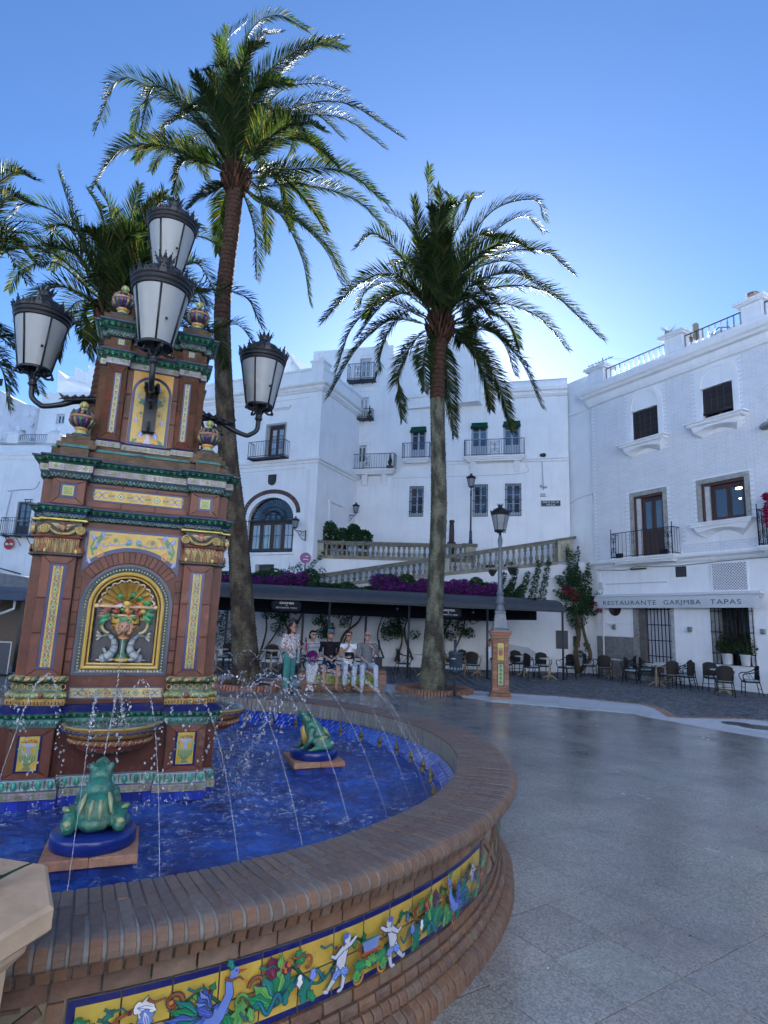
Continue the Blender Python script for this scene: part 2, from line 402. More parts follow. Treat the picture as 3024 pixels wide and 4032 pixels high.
# street of herringbone setts
street=MB();spoly=[(-16,18.6),(1.6,17.9),(3.3,16.75),(6.62,15.3),(6.62,14.5),(6.3,13.2),(8.36,13.26),(10.4,9.6),(10.4,4),(24,4),(24,45),(-16,45)]
street.prism(spoly,-.10,-.035,(.05,.052,.058));street_o=street.build('cobbled_street',sett_m,None,'structure')
st=MB()
def sett(x,y,a):
 c=vary((.115,.125,.145),.3);st.T=Mx((x,y,0),a+pi/4);h=-.012+rnd.uniform(-.005,.004)
 st.add([(-.095,-.045,-.04),(.095,-.045,-.04),(.095,.045,-.04),(-.095,.045,-.04),(-.085,-.037,h),(.085,-.037,h),(.085,.037,h),(-.085,.037,h)],
           [(4,5,6,7),(0,1,5,4),(1,2,6,5),(3,0,4,7)],c)
u_=.1
cr,sr=math.cos(pi/4),math.sin(pi/4)
for i in range(-20,280):
 for j in range(-20,280):
  k=(i-j)%4
  # herringbone: each cell starts either a horizontal or a vertical sett
  if k==0:px,py,a=(i+1)*u_,(j+.5)*u_,0
  elif k==2:px,py,a=(i+.5)*u_,(j+1)*u_,pi/2
  else:continue
  px-=4;py-=4;X=4+(px-8)*cr-(py-8)*sr;Y=20+(px-8)*sr+(py-8)*cr
  if not(-6.5<X<13.5 and 12.5<Y<25.8)or X>.62*Y+.5 or X<-.5*Y:continue
  if not inpoly(X,Y,spoly):continue
  sett(X,Y,a)
st.T=None;st.build('street_setts',sett_m,street_o,'stuff')
# ================================================================== FOUNTAIN BASIN
RW=3.0
fb=thing('fountain_basin','large round brick fountain basin with blue tiled inside and yellow painted tile panels','fountain basin',B0)
core=MB()  # masonry core behind the bricks and mortar
core.lathe([(3.385,-.02),(3.385,.02),(3.37,.045),(3.33,.12),(3.285,.155),(3.282,.585),(3.355,.60),(3.368,.645),(3.415,.655),(3.425,.67),(3.426,.688),(3.418,.704),(3.40,.716),(3.38,.7225),(3.02,.7225),(3.02,.70),(3.02,.55),(2.985,.535),(2.66,.318),(2.6,.30),(0.3,.30)],180,col=(.23,.215,.20),smooth=True)
core.c=[(.17,.17,.17)]*len(core.c);core.build('masonry_core',mortar_m,fb)
BR=[(x*.56,y*.62,z*.66)for x,y,z in[(.27,.12,.062),(.24,.135,.085),(.30,.15,.08),(.20,.10,.07),(.29,.20,.14),(.17,.11,.09),(.25,.15,.105),(.33,.165,.085)]]
BRT=[(x*.55,y*.60,z*.66)for x,y,z in[(.21,.14,.12),(.17,.125,.12),(.24,.165,.135),(.15,.125,.125),(.28,.23,.19),(.19,.13,.105),(.22,.155,.13),(.26,.19,.15)]]
_m=lambda L,k=.5:[tuple(sum(q[i]for q in L)/len(L)*k+c[i]*(1-k)for i in range(3))for c in L]
BR=_m(BR);BRT=_m(BRT)
def brick_mesh(prof,wd,col,topcol=None,b=.004,seg=1):
 # prof: (r,z) outline in the radial plane, closed; swept to both sides with a small chamfer
 mb=MB();cx=sum(p[0]for p in prof)/len(prof);cz=sum(p[1]for p in prof)/len(prof);P=[]
 for y,k in((-wd/2,b),(-wd/2+b,0),(wd/2-b,0),(wd/2,b)):
  P.append([(p[0]+(cx-p[0])/math.hypot(cx-p[0],cz-p[1])*k,y,p[1]+(cz-p[1])/math.hypot(cx-p[0],cz-p[1])*k)for p in prof])
 mb.loops(P,col)
 if topcol:
  for i,f in enumerate(mb.f):
   z=sum(mb.v[q][2]for q in f)/len(f);r=sum(mb.v[q][0]for q in f)/len(f)
   if len(f)==4 and z>max(p[1]for p in prof)-.006:mb.c[i]=topcol
 return mb
NC=420;da=2*pi/NC;wdt=3.3*da-.0095
coping=[];cvars=[]
for sp in(3.235,3.155):  # the joint between inner and outer coping brick alternates
 for k in range(8):
  c=BR[k];tcol=BRT[k]
  inn=[(3.012,.668),(3.012,.727),(sp-.004,.7285),(sp-.004,.66)]
  ou=[(sp+.004,.66),(sp+.004,.7285),(3.385,.7285),(3.408,.722),(3.426,.706),(3.434,.688),(3.432,.668),(3.42,.654),(3.385,.647)]
  A=[]
  for pr in(inn,ou):
   mb=brick_mesh(pr,wdt,c,tcol);me=mb.mesh('coping_brick');me.materials.append(brick_m);A.append((me,mb))
  cvars.append(A)
for i in range(NC):
 a=i*da;row=i%2
 for q in(0,1):coping.append((a,row*8+rnd.randrange(8),q))
def bpos(a,r=3.35):return Vector((B0.x+r*math.cos(a),B0.y+r*math.sin(a),.6))
def in_view(p,mg=.03):
 d=Vector(p)-Vector((0,0,1.75));z=d.dot(_f)
 return z>.1 and abs(d.dot(_X)/z)<.6446+mg and abs(d.dot(_U)/z)<.8594+mg
def seen(a):p=bpos(a);return in_view(p)
coping.sort(key=lambda q:(0 if seen(q[0])else 1,(bpos(q[0],3.4 if q[2]else 3.1)-Vector((0,0,1.75))).length))
rest=MB()
for k,(a,v,q)in enumerate(coping):
 me,mb=cvars[v][q];M_=Mx((0,0,rnd.uniform(-.0022,.0022)),a+rnd.uniform(-.0008,.0008))
 if k<300:inst(me,'coping_brick',fb,M_)
 else:rest.T=M_;rest.add(mb.v,mb.f,mb.c)
rest.build('coping_bricks_beyond',brick_m,fb,'stuff')
def ring_course(name,prof,wid,r,phase=0,a0=-pi,a1=pi,limit=300,cols=BR,skip=None):
 n=int(2*pi*r/wid);d=2*pi/n;vs=[]
 for k in range(8):
  mb=brick_mesh(prof,r*d-.008,jit(cols[k],.95));me=mb.mesh(name);me.materials.append(brick_m);vs.append((me,mb))
 L_=[]
 for i in range(n):
  a=(i+phase)*d;a=(a+pi)%(2*pi)-pi
  if skip and skip(a):continue
  L_.append(a)
 L_.sort(key=lambda a:(0 if seen(a)and bpos(a).y<B0.y+1 else 1,(bpos(a)-Vector((0,0,1.75))).length));rs=MB()
 for k,a in enumerate(L_):
  me,mb=vs[rnd.randrange(8)];M_=Mx((rnd.uniform(-.002,.002),0,0),0);M_=Mx((0,0,0),a)@M_
  if k<limit:inst(me,name,fb,M_)
  else:rs.T=M_;rs.add(mb.v,mb.f,mb.c)
 if rs.v:rs.build(name+'_run',brick_m,fb,'stuff')
ring_course('soldier_brick',[(3.30,.588),(3.30,.642),(3.385,.642),(3.372,.60),(3.35,.588)],.052,3.36,limit=220)
PAN=[(-65.3,-25.0),(-16.2,24.1),(32.9,73.2),(-114.4,-74.1)]
def inpan(a,m_=0):
 d=math.degrees(a)
 return any(p0-m_<d<p1+m_ for p0,p1 in PAN)or 82<d<122.3 or d>131 or d<-123
ring_course('course_brick',[(3.27,.513),(3.27,.580),(3.305,.580),(3.305,.513)],.155,3.3,limit=90)
ring_course('lower_course_brick',[(3.27,.192),(3.27,.238),(3.305,.238),(3.305,.192)],.155,3.3,.5,limit=90)
ring_course('step_brick',[(3.27,.148),(3.27,.186),(3.315,.186),(3.322,.17),(3.322,.148)],.10,3.33,limit=120)
ring_course('plinth_brick',[(3.27,.100),(3.27,.142),(3.335,.142),(3.352,.125),(3.356,.10)],.055,3.36,limit=220)
ring_course('foot_brick',[(3.27,.0),(3.27,.093),(3.36,.093),(3.395,.078),(3.412,.05),(3.415,.0)],.055,3.43,limit=220)
# X-shaped brick infill between the tile panels
for g0,g1 in((-25.0,-16.2),(-74.1,-65.3),(24.1,32.9)):
 am=math.radians((g0+g1)/2);hw=3.3*math.radians(g1-g0)/2-.004
 def cyl(u,z,h,am=am):a=am+u/3.3;return((3.288+h)*math.cos(a),(3.288+h)*math.sin(a),z)
 def bar(p,q,wd,name='infill_brick'):
  mb=MB();dx,dz=q[0]-p[0],q[1]-p[1];l=math.hypot(dx,dz);nx,nz=-dz/l*wd/2,dx/l*wd/2
  V=[(p[0]+nx,p[1]+nz),(p[0]-nx,p[1]-nz),(q[0]-nx,q[1]-nz),(q[0]+nx,q[1]+nz)]
  mb.loops([[cyl(a,b,-.01)for a,b in V],[cyl(a,b,.012)for a,b in V],[cyl(a*.97+(p[0]+q[0])/2*.03,b*.97+(p[1]+q[1])/2*.03,.016)for a,b in V]],vary(rnd.choice(BR),.1));mb.build(name,brick_m,fb)
 for s in(-1,1):
  bar((s*(hw-.03),.25),(s*(hw-.03),.375),.05);bar((s*(hw-.03),.38),(s*(hw-.03),.503),.05)
  bar((-s*(hw-.075),.262),(-s*.02,.362),.036);bar((s*.02,.392),(s*(hw-.075),.492),.036)
  bar((-.0+s*.03,.25 if s<0 else .503),(-.0+s*.12,.25 if s<0 else .503),.012)
 mb=MB();n=8
 mb.loops([[cyl(-hw+2*hw*i/n,.245,.002)for i in range(n+1)],[cyl(-hw+2*hw*i/n,.506,.002)for i in range(n+1)]],(.20,.17,.12),caps=False,closed=False);mb.build('infill_back',mortar_m,fb)
# painted tile panels: 14 columns, two rows, yellow ground with scrolls, birds, serpents and figures
def bird(p,x,z,f):
 b1,b2=LBL,(.05,.08,.33)
 for k in range(5):p.leaf(x-f*.02,z+.0,.11,.012,pi/2+f*(.9+k*.22),(TEAL,GRN,b2,TEAL,b2)[k],2)
 p.disc(x,z,.042,b2,12,.027,f*.5);p.disc(x+f*.006,z,.036,b1,12,.02,f*.5)
 p.stroke([(x+f*.02,z+.01),(x+f*.04,z+.045),(x+f*.036,z+.075),(x+f*.05,z+.092)],.026,b1,.014)
 p.disc(x+f*.052,z+.095,.013,b1);p.poly([(x+f*.062,z+.10),(x+f*.088,z+.094),(x+f*.06,z+.088)],BRN)
 p.leaf(x+f*.045,z+.104,.03,.008,pi/2+f*.5,TEAL,2);p.disc(x+f*.055,z+.098,.003,(.01,.01,.02),6)
 for k in range(5):p.leaf(x-f*.005,z+.008,.085-.008*k,.009,pi/2+f*(.35+.16*k),b1 if k%2 else b2,2)
 for s in(0,1):p.stroke([(x+f*(.0+.015*s),z-.025),(x+f*(.006+.02*s),z-.055),(x+f*(.022+.02*s),z-.06)],.006,ORG)
def serpent(p,x,z,f):
 P=[(x+f*.012*i,z+.028*math.sin(i*.95)*(1-i*.02))for i in range(15)];P=[(q.x,q.y)for q in smooth_path([(a,b,0)for a,b in P],3)]
 p.stroke(P,.020,(.01,.05,.10),.004);p.stroke(P,.013,(.02,.14,.20),.003)
 p.disc(x-f*.004,z,.014,(.03,.12,.2),10,.009)
def putto(p,x,z,f):
 s=(.42,.43,.50);o=(.06,.09,.32)
 def lim(P,w,w1):p.stroke(P,w+.006,o,w1+.005);p.stroke(P,w,s,w1)
 lim([(x,z+.0),(x-f*.03,z-.05),(x-f*.065,z-.082)],.032,.014);lim([(x,z),(x+f*.022,z-.055),(x+f*.012,z-.10)],.032,.014)
 p.disc(x-f*.075,z-.086,.015,s,8,.007,-f*.4);p.disc(x+f*.0,z-.103,.015,s,8,.007)
 lim([(x,z-.005),(x+f*.008,z+.03),(x+f*.02,z+.058)],.05,.046)
 lim([(x+f*.02,z+.055),(x+f*.055,z+.062),(x+f*.085,z+.082)],.02,.011);lim([(x+f*.01,z+.055),(x-f*.03,z+.03),(x-f*.052,z+.042)],.02,.011)
 p.disc(x+f*.03,z+.088,.021,o,12,.023);p.disc(x+f*.034,z+.085,.016,s,12,.019)
 p.disc(x+f*.024,z+.098,.018,(.07,.10,.30),10,.012);p.disc(x+f*.042,z+.087,.002,BLUE,5)
 p.leaf(x+f*.0,z-.03,.05,.016,-.3,(.13,.2,.5),2);p.leaf(x,z-.03,.05,.016,pi+.3,(.13,.2,.5),2)
def acanth(p,x,z,f,k=1.):
 for j in range(7):p.leaf(x,z,.10*k,.016*k,pi/2+f*(-.9+.33*j),(GRN,TEAL,LGRN)[j%3],2,(.01,.07,.03)if j%2 else None)
def scroll(p,x,z,r,f,c=BRN,turns=1.1):
 p.spiral(x,z,r,0 if f>0 else pi,f*turns,.014,(.10,.02,.01),.006);p.spiral(x,z,r,0 if f>0 else pi,f*turns,.009,c,.004)
 p.disc(x,z,.010,(.12,.02,.05),8)
def paint_panel(p,wid,seed=0):
 H0,H1=.272,.478;zc=.373;p.ol=(.02,.03,.05)
 vn=[(wid*i/120,.375+.055*math.sin(i*.36))for i in range(5,116)];p.stroke(vn,.008,(.03,.12,.05))
 for i in range(6,115,3):a,b=vn[min(110,i-5)];s_=(-1)**i;p.leaf(a,b,.042,.010,s_*(1.1+.5*math.sin(i*1.7)),(GRN,LGRN,TEAL,(.10,.16,.40))[i%4],2)
 for f,x0 in((1,0),(-1,wid)):
  X=lambda t:x0+f*t*.8
  scroll(p,X(.10),.33,.045,f,ORG);p.leaf(X(.04),.45,.07,.022,-pi/2+f*.5,GRN,3,LGRN);p.leaf(X(.05),.42,.06,.018,-f*.2+(0 if f>0 else pi),LGRN,3)
  p.stroke([(X(.08),.30),(X(.13),.36),(X(.20),.425),(X(.26),.44)],.013,BRN,.008)
  p.leaf(X(.26),.445,.075,.028,-f*.3+(0 if f>0 else pi),WHT,3,LBL);p.leaf(X(.30),.43,.06,.022,-pi/2+f*.3,LBL,3,WHT);p.disc(X(.25),.39,.013,PURP);p.disc(X(.235),.375,.011,PURP)
  p.leaf(X(.17),.385,.07,.02,-f*.9+(0 if f>0 else pi),TEAL,3,GRN);p.leaf(X(.2),.30,.1,.022,f*.2+(0 if f>0 else pi),TEAL,3,GRN);scroll(p,X(.34),.30,.03,f,GRN)
  scroll(p,X(.42),.43,.032,f,BRN);p.leaf(X(.46),.33,.14,.02,(0 if f>0 else pi)+f*.05,TEAL,4,GRN);p.leaf(X(.38),.36,.14,.022,(0 if f>0 else pi)-f*.35,GRN,4,LGRN)
  p.zm=(X(.60),.345,1.35);bird(p,X(.60),.345,f);p.zm=None;p.leaf(X(.71),.29,.09,.026,pi/2-f*.2,LGRN,3,GRN);p.spiral(X(.72),.37,.028,0,f,.01,LGRN,.004);p.leaf(X(.68),.29,.06,.018,pi/2+f*.4,GRN,3)
  scroll(p,X(.80),.405,.036,-f,BRN);acanth(p,X(.89),.315,f,1.3);p.leaf(X(.88),.41,.08,.026,pi/2+f*.2,(.09,.012,.04),3,(.2,.05,.08));p.leaf(X(.905),.41,.08,.012,pi/2-f*.15,LGRN,2)
  for k in range(6):p.disc(X(.935+.014*(k%3)),.425+.018*(k//3),.012,(.35,.12,.03)if k%2 else PURP,8)
  serpent(p,X(.93),.325,-f);serpent(p,X(1.0),.36,f);p.leaf(X(1.05),.285,.09,.022,pi/2-f*.1,TEAL,3,GRN)
  p.spiral(X(1.06),.42,.04,pi if f>0 else 0,-f*.9,.011,BRN,.006);p.leaf(X(1.04),.43,.06,.02,pi/2+f*.6,GRN,3,LGRN);p.leaf(X(1.1),.395,.045,.015,-pi/2,LBL,2)
  p.zm=(X(1.27),.372,.95);putto(p,X(1.27),.372,f);p.zm=None
  for k in range(7):q=.12+.165*k;p.leaf(X(q),.285+.012*(k%3),.055,.013,pi/2+f*(.7-.4*(k%3)),(GRN,LGRN,TEAL)[k%3],2);p.stroke([(X(q+.02),.47),(X(q+.05),.455),(X(q+.09),.46),(X(q+.11),.445)],.006,(TEAL,BRN)[k%2],.003);p.disc(X(q+.12),.44,.008,(PURP,ORG)[k%2],7)
  p.leaf(X(1.02),.395,.05,.012,-pi/2,WHT,2)
 c=wid/2
 p.poly([(c-.05,.425),(c+.05,.425),(c+.035,.385),(c-.035,.385)],(.14,.19,.42));p.rect(c-.062,c+.062,.375,.385,BRN);p.rect(c-.04,c+.04,.365,.375,(.15,.04,.02))
 p.rect(c-.055,c+.055,.425,.432,TEAL);p.spiral(c-.06,.41,.018,pi/2,.7,.007,BRN);p.spiral(c+.06,.41,.018,pi/2,-.7,.007,BRN)
 for s in(-1,1):
  p.spiral(c+s*.075,.305,.042,pi/2,s*.95,.010,ORG,.008);p.leaf(c+s*.075,.29,.05,.022,pi/2,LGRN,3,GRN);p.leaf(c+s*.02,.335,.08,.02,(0 if s>0 else pi)+s*.3,GRN,3,LGRN)
 for k in range(5):p.leaf(c,.325,.05,.012,pi/2-.8+.4*k,LGRN,2)
RP_=3.299
tile_var=[]
for k,(p0,p1)in enumerate(PAN[:3]):
 a0=math.radians(p0);wid=math.radians(p1-p0)*RP_
 if k==0:wid0=wid
 def mp(a,b,h,a0=a0):t=a0+a/RP_;return((RP_+h)*math.cos(t),(RP_+h)*math.sin(t),b)
 nt_=14
 for i in range(nt_):
  for j in range(2):
   x0,x1=wid*i/nt_+.0014,wid*(i+1)/nt_-.0014;z0,z1=((.2465,.3735),(.3765,.5035))[j]
   mb=MB();n=5;P=[]
   for h,e in((-.012,0),(-.001,0),(.0008,.0016)):
    top=[(x0+e+(x1-x0-2*e)*q/n)for q in range(n+1)]
    P.append([mp(x,z0+e,h)for x in top]+[mp(x,z1-e,h)for x in reversed(top)])
   mb.loops(P,(.10,.09,.08),caps=False)
   yz=[mp(x,(z0 if j else z0+.026),.001)for x in[(x0+.0016+(x1-x0-.0032)*q/n)for q in range(n+1)]]
   xa=x0+(.026 if i==0 else .0016);xb=x1-(.026 if i==nt_-1 else .0016)
   za_,zb_=(z0+.024,z1-.0016)if j==0 else(z0+.0016,z1-.024)
   def sheet(xl,xr,zl,zr,h,col):
    V=[mp(xl+(xr-xl)*q/n,zz,h)for zz in(zl,zr)for q in range(n+1)]
    mb.add(V,[(q,q+1,n+2+q,n+1+q)for q in range(n)],col)
   sheet(x0+.0016,x1-.0016,z0+.0016,z1-.0016,.0008,BLUE);sheet(xa,xb,za_,zb_,.0012,vary(YEL,.12))
   mb.build('wall_tile',glaze,fb)
 pt=Paint(mp,.0017,.00006);paint_panel(pt,wid);pt.build('tile_painting',glaze,fb)
# inside: grey brick lining, sloping blue tiles, each of them
lin=[]
for k in range(6):
 mb=brick_mesh([(3.003,.566),(3.003,.712),(3.03,.712),(3.03,.566)],3.0*2*pi/300-.007,vary((.20,.195,.18),.25));me=mb.mesh('lining_brick');me.materials.append(brick_m);lin.append((me,mb))
for i in range(300):
 a=i*2*pi/300;p=bpos(a,3.0)
 if i%1==0:inst(lin[rnd.randrange(6)][0],'lining_brick',fb,Mx((0,0,0),a))
sl=[(2.995,.562),(2.68,.345)];tl=[]
btm=mat('blue_pool_tile',.12,(10,.25,.01),(2.5,.35),coat=1.0)
NS=190;rows=6
ta=[];rs=MB()
dr=Vector((sl[1][0]-sl[0][0],sl[1][1]-sl[0][1]));nn=Vector((-dr.y,dr.x)).normalized()*-1
for j in range(rows):
 q0,q1=j/rows+.008,(j+1)/rows-.008
 r0,z0=sl[0][0]+dr.x*q0,sl[0][1]+dr.y*q0;r1,z1=sl[0][0]+dr.x*q1,sl[0][1]+dr.y*q1
 V_=[]
 for k in range(5):
  hw0=r0*pi/NS-.0045;hw1=r1*pi/NS-.0045;c=vary((.02,.045,.36),.3)
  mb=MB();mb.add([(r0,-hw0,z0),(r0,hw0,z0),(r1,hw1,z1),(r1,-hw1,z1),(r0-.0,-hw0+.003,z0+.004),(r0-.0,hw0-.003,z0+.004),(r1,hw1-.003,z1+.004),(r1,-hw1+.003,z1+.004)],
                          [(4,7,6,5),(0,4,5,1),(1,5,6,2),(2,6,7,3),(3,7,4,0)],c)
  me=mb.mesh('pool_tile');me.materials.append(btm);V_.append((me,mb))
 for i in range(NS):ta.append((i*2*pi/NS+(j%2)*pi/NS,V_[rnd.randrange(5)],j))
ta.sort(key=lambda q:(0 if(-.6<q[0]<2.2 and q[2]<5)else 1,(bpos(q[0],3)-Vector((0,0,1.75))).length))
for k,(a,(me,mb),j)in enumerate(ta):
 if k<300:inst(me,'pool_tile',fb,Mx((0,0,0),a))
 else:rs.T=Mx((0,0,0),a);rs.add(mb.v,mb.f,mb.c)
rs.build('pool_tiles_beyond',btm,fb,'stuff')
mb=MB();mb.lathe([(3.0,.5615),(2.68,.342),(.5,.34)],120,col=(.33,.36,.45),smooth=False);mb.build('tile_grout',mortar_m,fb)
# brass nozzles at the foot of the slope
nz=MB();nz.lathe([(.0,.40),(.022,.40),(.022,.47),(.017,.475),(.017,.49),(.026,.492),(.026,.515),(.016,.52),(.012,.545),(.006,.565),(.0,.568)],12,col=(.10,.085,.03));nzm=nz.mesh('nozzle');nzm.materials.append(iron)
NOZ=[math.radians(3.1+7.27*k)for k in range(49)]
for a in NOZ:inst(nzm,'nozzle',fb,Mx((2.83*math.cos(a),2.83*math.sin(a),0)))
# ------------------------------------------------------------------ water surface
def water_setup(n,L,co,col,noi,mr,mixc,b):
 foam=mr(noi(13,10,.85),.53,.62,0,1);reg=mr(noi(1.5,4,.65),.44,.58,0,.85)
 x=n.new('ShaderNodeMath');x.operation='MULTIPLY';L.new(foam,x.inputs[0]);L.new(reg,x.inputs[1])
 c=mixc(mr(noi(2.2,6,.7),.35,.68,0,1),(.005,.012,.11),(.035,.10,.44))
 L.new(mr(x.outputs[0],0,1,.05,.5),b.inputs['Roughness'])
 return mixc(x.outputs[0],c,(.45,.52,.68))
water_m=mat('rippling_water',.05,(13,.9,.05),None,ior=1.33,spec=.6,setup=water_setup)
wv,wf=[],[];NR,NA=150,460
imp=[(-1.1,-1.2),(.2,-1.7),(1.3,-.9),(1.6,.3),(1.1,1.3),(0,1.9),(-.3,-1.1),(.9,-1.6),(1.9,-.4),(.6,.6),(-1.6,-.4),(1.0,-.2),(.5,-1.0)]
for i in range(NR+1):
 r=2.82*(i/NR)**.8
 for j in range(NA):
  a=2*pi*j/NA;x,y=r*math.cos(a),r*math.sin(a)
  h=.014*noise.noise(Vector((x*3,y*3,0)))+.016*noise.noise(Vector((x*7,y*7,3)))+.009*noise.noise(Vector((x*19,y*19,7)))
  for cx,cy in imp:
   d=math.hypot(x-cx,y-cy)
   if d<.6:h+=.007*math.sin(d*60)*math.exp(-d*5)
  wv.append((x,y,.45+h))
for i in range(NR):
 for j in range(NA):k=(j+1)%NA;wf.append((i*NA+j,(i+1)*NA+j,(i+1)*NA+k,i*NA+k))
mb=MB();mb.v=[(a+B0.x,b_+B0.y,c)for a,b_,c in wv];mb.f=wf;mb.c=[(.02,.04,.3)]*len(wf);mb.s=[True]*len(wf)
mb.build('pool_water',water_m,None,'structure')
# ================================================================== FOUNTAIN TOWER
TC=Vector((-2.097,5.054,0));TA=math.radians(21)
tw=thing('fountain_tower','tall terracotta and painted tile fountain monument with arched niches and stepped cornices','fountain monument',TC,TA)
def K(z):return z if z<2.9 else 1.75+(z-1.75)*1.016
RED=(.08,.027,.017);RED2=(.105,.037,.024);DRED=(.06,.016,.011)
def plan(W,p,c,r):
 q=[]
 for k in range(4):
  P=[(-(W-p),-(W-p)),(-(W-p),-W),(-c,-W),(-c,-(W-r)),(c,-(W-r)),(c,-W),(W-p,-W)]
  for _ in range(k):P=[(-y,x)for x,y in P]
  q+=P
 return q
def stage(name,prof,W,p=.065,c=.37,r=.06,m_=terra,smooth=False,caps=True):
 """prof: (outset, z, colour) - one moulded band carried round the whole plan, breaking forward over the pilasters"""
 mb=MB();L_=[];cols=[]
 for e,z,col in prof:
  L_.append([(x,y,K(z))for x,y in plan(W+e,p,max(.05,c-e),r)]);cols.append(col)
 mb.loops(L_,cols[1:],caps=caps,smooth=smooth)
 return mb.build(name,m_,tw)
GG=(.018,.075,.055);DG=(.010,.045,.042);NB=(.009,.012,.085);TQ=(.08,.20,.20);CRM=(.28,.26,.21)
stage('tiled_foot',[(0,.28,NB),(0,.515,NB)],.72,c=.31,m_=glaze)
stage('base_frieze',[(.012,.516,CRM),(.012,.563,CRM)],.72,c=.31,m_=glaze)
stage('base_moulding',[(.012,.565,NB),(.010,.575,NB),(-.012,.635,TQ),(-.014,.645,NB)],.72,c=.31,m_=glaze)
stage('pedestal_body',[(0,.645,DRED),(0,.966,DRED)],.70,c=.36)
stage('pedestal_cornice',[(.005,.966,NB),(.012,.98,TQ),(.02,1.022,TQ),(.03,1.026,GG),(.045,1.06,GG),(.045,1.064,NB),(.02,1.085,NB),(.0,1.107,NB)],.70,c=.36,m_=glaze_old,smooth=False)
stage('shaft_base_body',[(0,1.107,DRED),(0,1.302,DRED)],.655)
stage('shaft_body',[(0,1.302,RED),(0,2.13,RED)],.655,r=.215)
stage('neck_body',[(0,2.13,RED),(0,2.405,RED)],.655)
stage('lower_egg_moulding',[(.012,2.406,DG),(.02,2.412,DG),(.028,2.436,DG),(.028,2.44,NB),(.034,2.448,NB)],.655,m_=glaze_old)
stage('lower_cornice',[(.034,2.449,GG),(.055,2.478,GG),(.066,2.488,GG),(.066,2.497,NB),(.0,2.512,NB)],.655,m_=glaze_old)
stage('attic_body',[(0,2.512,RED),(0,2.70,RED)],.655)
stage('upper_egg_moulding',[(.006,2.70,DG),(.014,2.705,DG),(.028,2.745,DG),(.03,2.756,NB)],.655,m_=glaze_old)
stage('upper_frieze',[(.036,2.757,CRM),(.036,2.806,CRM)],.655,m_=glaze_old)
stage('upper_cornice',[(.045,2.807,NB),(.05,2.815,GG),(.075,2.842,GG),(.088,2.850,GG),(.088,2.858,NB),(.02,2.878,NB)],.655,m_=glaze_old)
stage('cornice_step',[(-.015,2.878,(.12,.085,.06)),(-.015,2.928,(.12,.085,.06))],.655,m_=terra_old)
stage('turquoise_coping',[(-.008,2.929,TQ),(-.03,2.952,TQ),(-.07,2.956,DG)],.655,m_=glaze_old)
UW=.4064;UP_=.048;UC=.203
def ust(name,prof,m_=terra_old,**k):return stage(name,prof,UW,UP_,UC,.045,m_,**k)
ust('upper_base',[(.03,2.955,(.10,.075,.05)),(.03,3.005,(.10,.075,.05)),(.012,3.012,(.1,.08,.05)),(.012,3.018,DRED)])
ust('upper_base_tiles',[(.012,3.019,CRM),(.012,3.064,CRM),(.02,3.065,NB),(.014,3.076,NB)],glaze_old)
ust('upper_shaft',[(0,3.076,(.14,.06,.038)),(0,3.70,(.12,.055,.036))])
ust('upper_band',[(.012,3.701,NB),(.012,3.711,NB),(.010,3.712,CRM),(.010,3.757,CRM)],glaze_old)
ust('middle_cornice',[(.016,3.758,GG),(.04,3.80,GG),(.05,3.812,GG),(.05,3.822,NB),(.0,3.838,NB)],glaze_old)
ust('upper_attic',[(0,3.838,(.13,.062,.04)),(0,3.935,(.12,.06,.04))])
ust('top_egg_moulding',[(.008,3.936,DG),(.016,3.942,DG),(.03,3.985,DG),(.032,3.99,NB)],glaze_old)
ust('top_cornice',[(.04,3.991,GG),(.07,4.03,GG),(.085,4.045,GG),(.085,4.058,NB),(.02,4.082,DG)],glaze_old)
ust('roof_slab',[(-.02,4.083,(.10,.08,.06)),(-.10,4.12,(.08,.07,.05))])
# the pieces of each moulding: eggs, darts, dots, frieze ornaments
def edges(W,p,c,r,e=0):
 P=plan(W+e,p,max(.05,c-e),r);o=[]
 for i in range(len(P)):
  a,b=Vector(P[i]),Vector(P[(i+1)%len(P)]);d=b-a
  if d.length>.03:o.append((a,d.normalized(),d.length,Vector((d.y,-d.x)).normalized()))
 return o
def eggs(name,z,h,W,p,c,r,e,sp=.052,ec=(.035,.12,.11)):
 mb=MB()
 for a,d,l,n in edges(W,p,c,r,e):
  k=max(1,round(l/sp))if l>.05 else 1;s=l/k
  for i in range(k):
   q=a+d*(s*(i+.5));M_=Matrix(((d.x,-n.x,0,q.x),(d.y,-n.y,0,q.y),(0,0,1,K(z)),(0,0,0,1)));mb.T=M_
   ww=min(s*.30,.016);cc=vary(ec,.35)
   mb.ell((0,0,0),(ww,.012,h*.46),cc,8,5)
   for sg in(-1,1):
    mb.tube([(sg*(ww+.004),-.002,h*.45),(sg*(ww+.0075),-.006,0),(sg*.004,-.004,-h*.5)],.0035,4,(.22,.24,.22))
   mb.tube([(s/2,-.002,h*.45),(s/2,-.004,-h*.4)],[.006,.002],4,(.03,.05,.05))
 mb.T=None;mb.build(name,glaze_old,tw,'stuff')
eggs('base_eggs',.606,.062,.72,.065,.31,.06,.006,.075,(.06,.24,.2));eggs('pedestal_eggs',1.0,.042,.70,.065,.36,.06,.012)
eggs('lower_eggs',2.424,.028,.655,.065,.37,.06,.022);eggs('upper_eggs',2.726,.042,.655,.065,.37,.06,.018)
eggs('top_eggs',3.964,.044,UW,UP_,UC,.045,.02,.05,(.06,.15,.12))
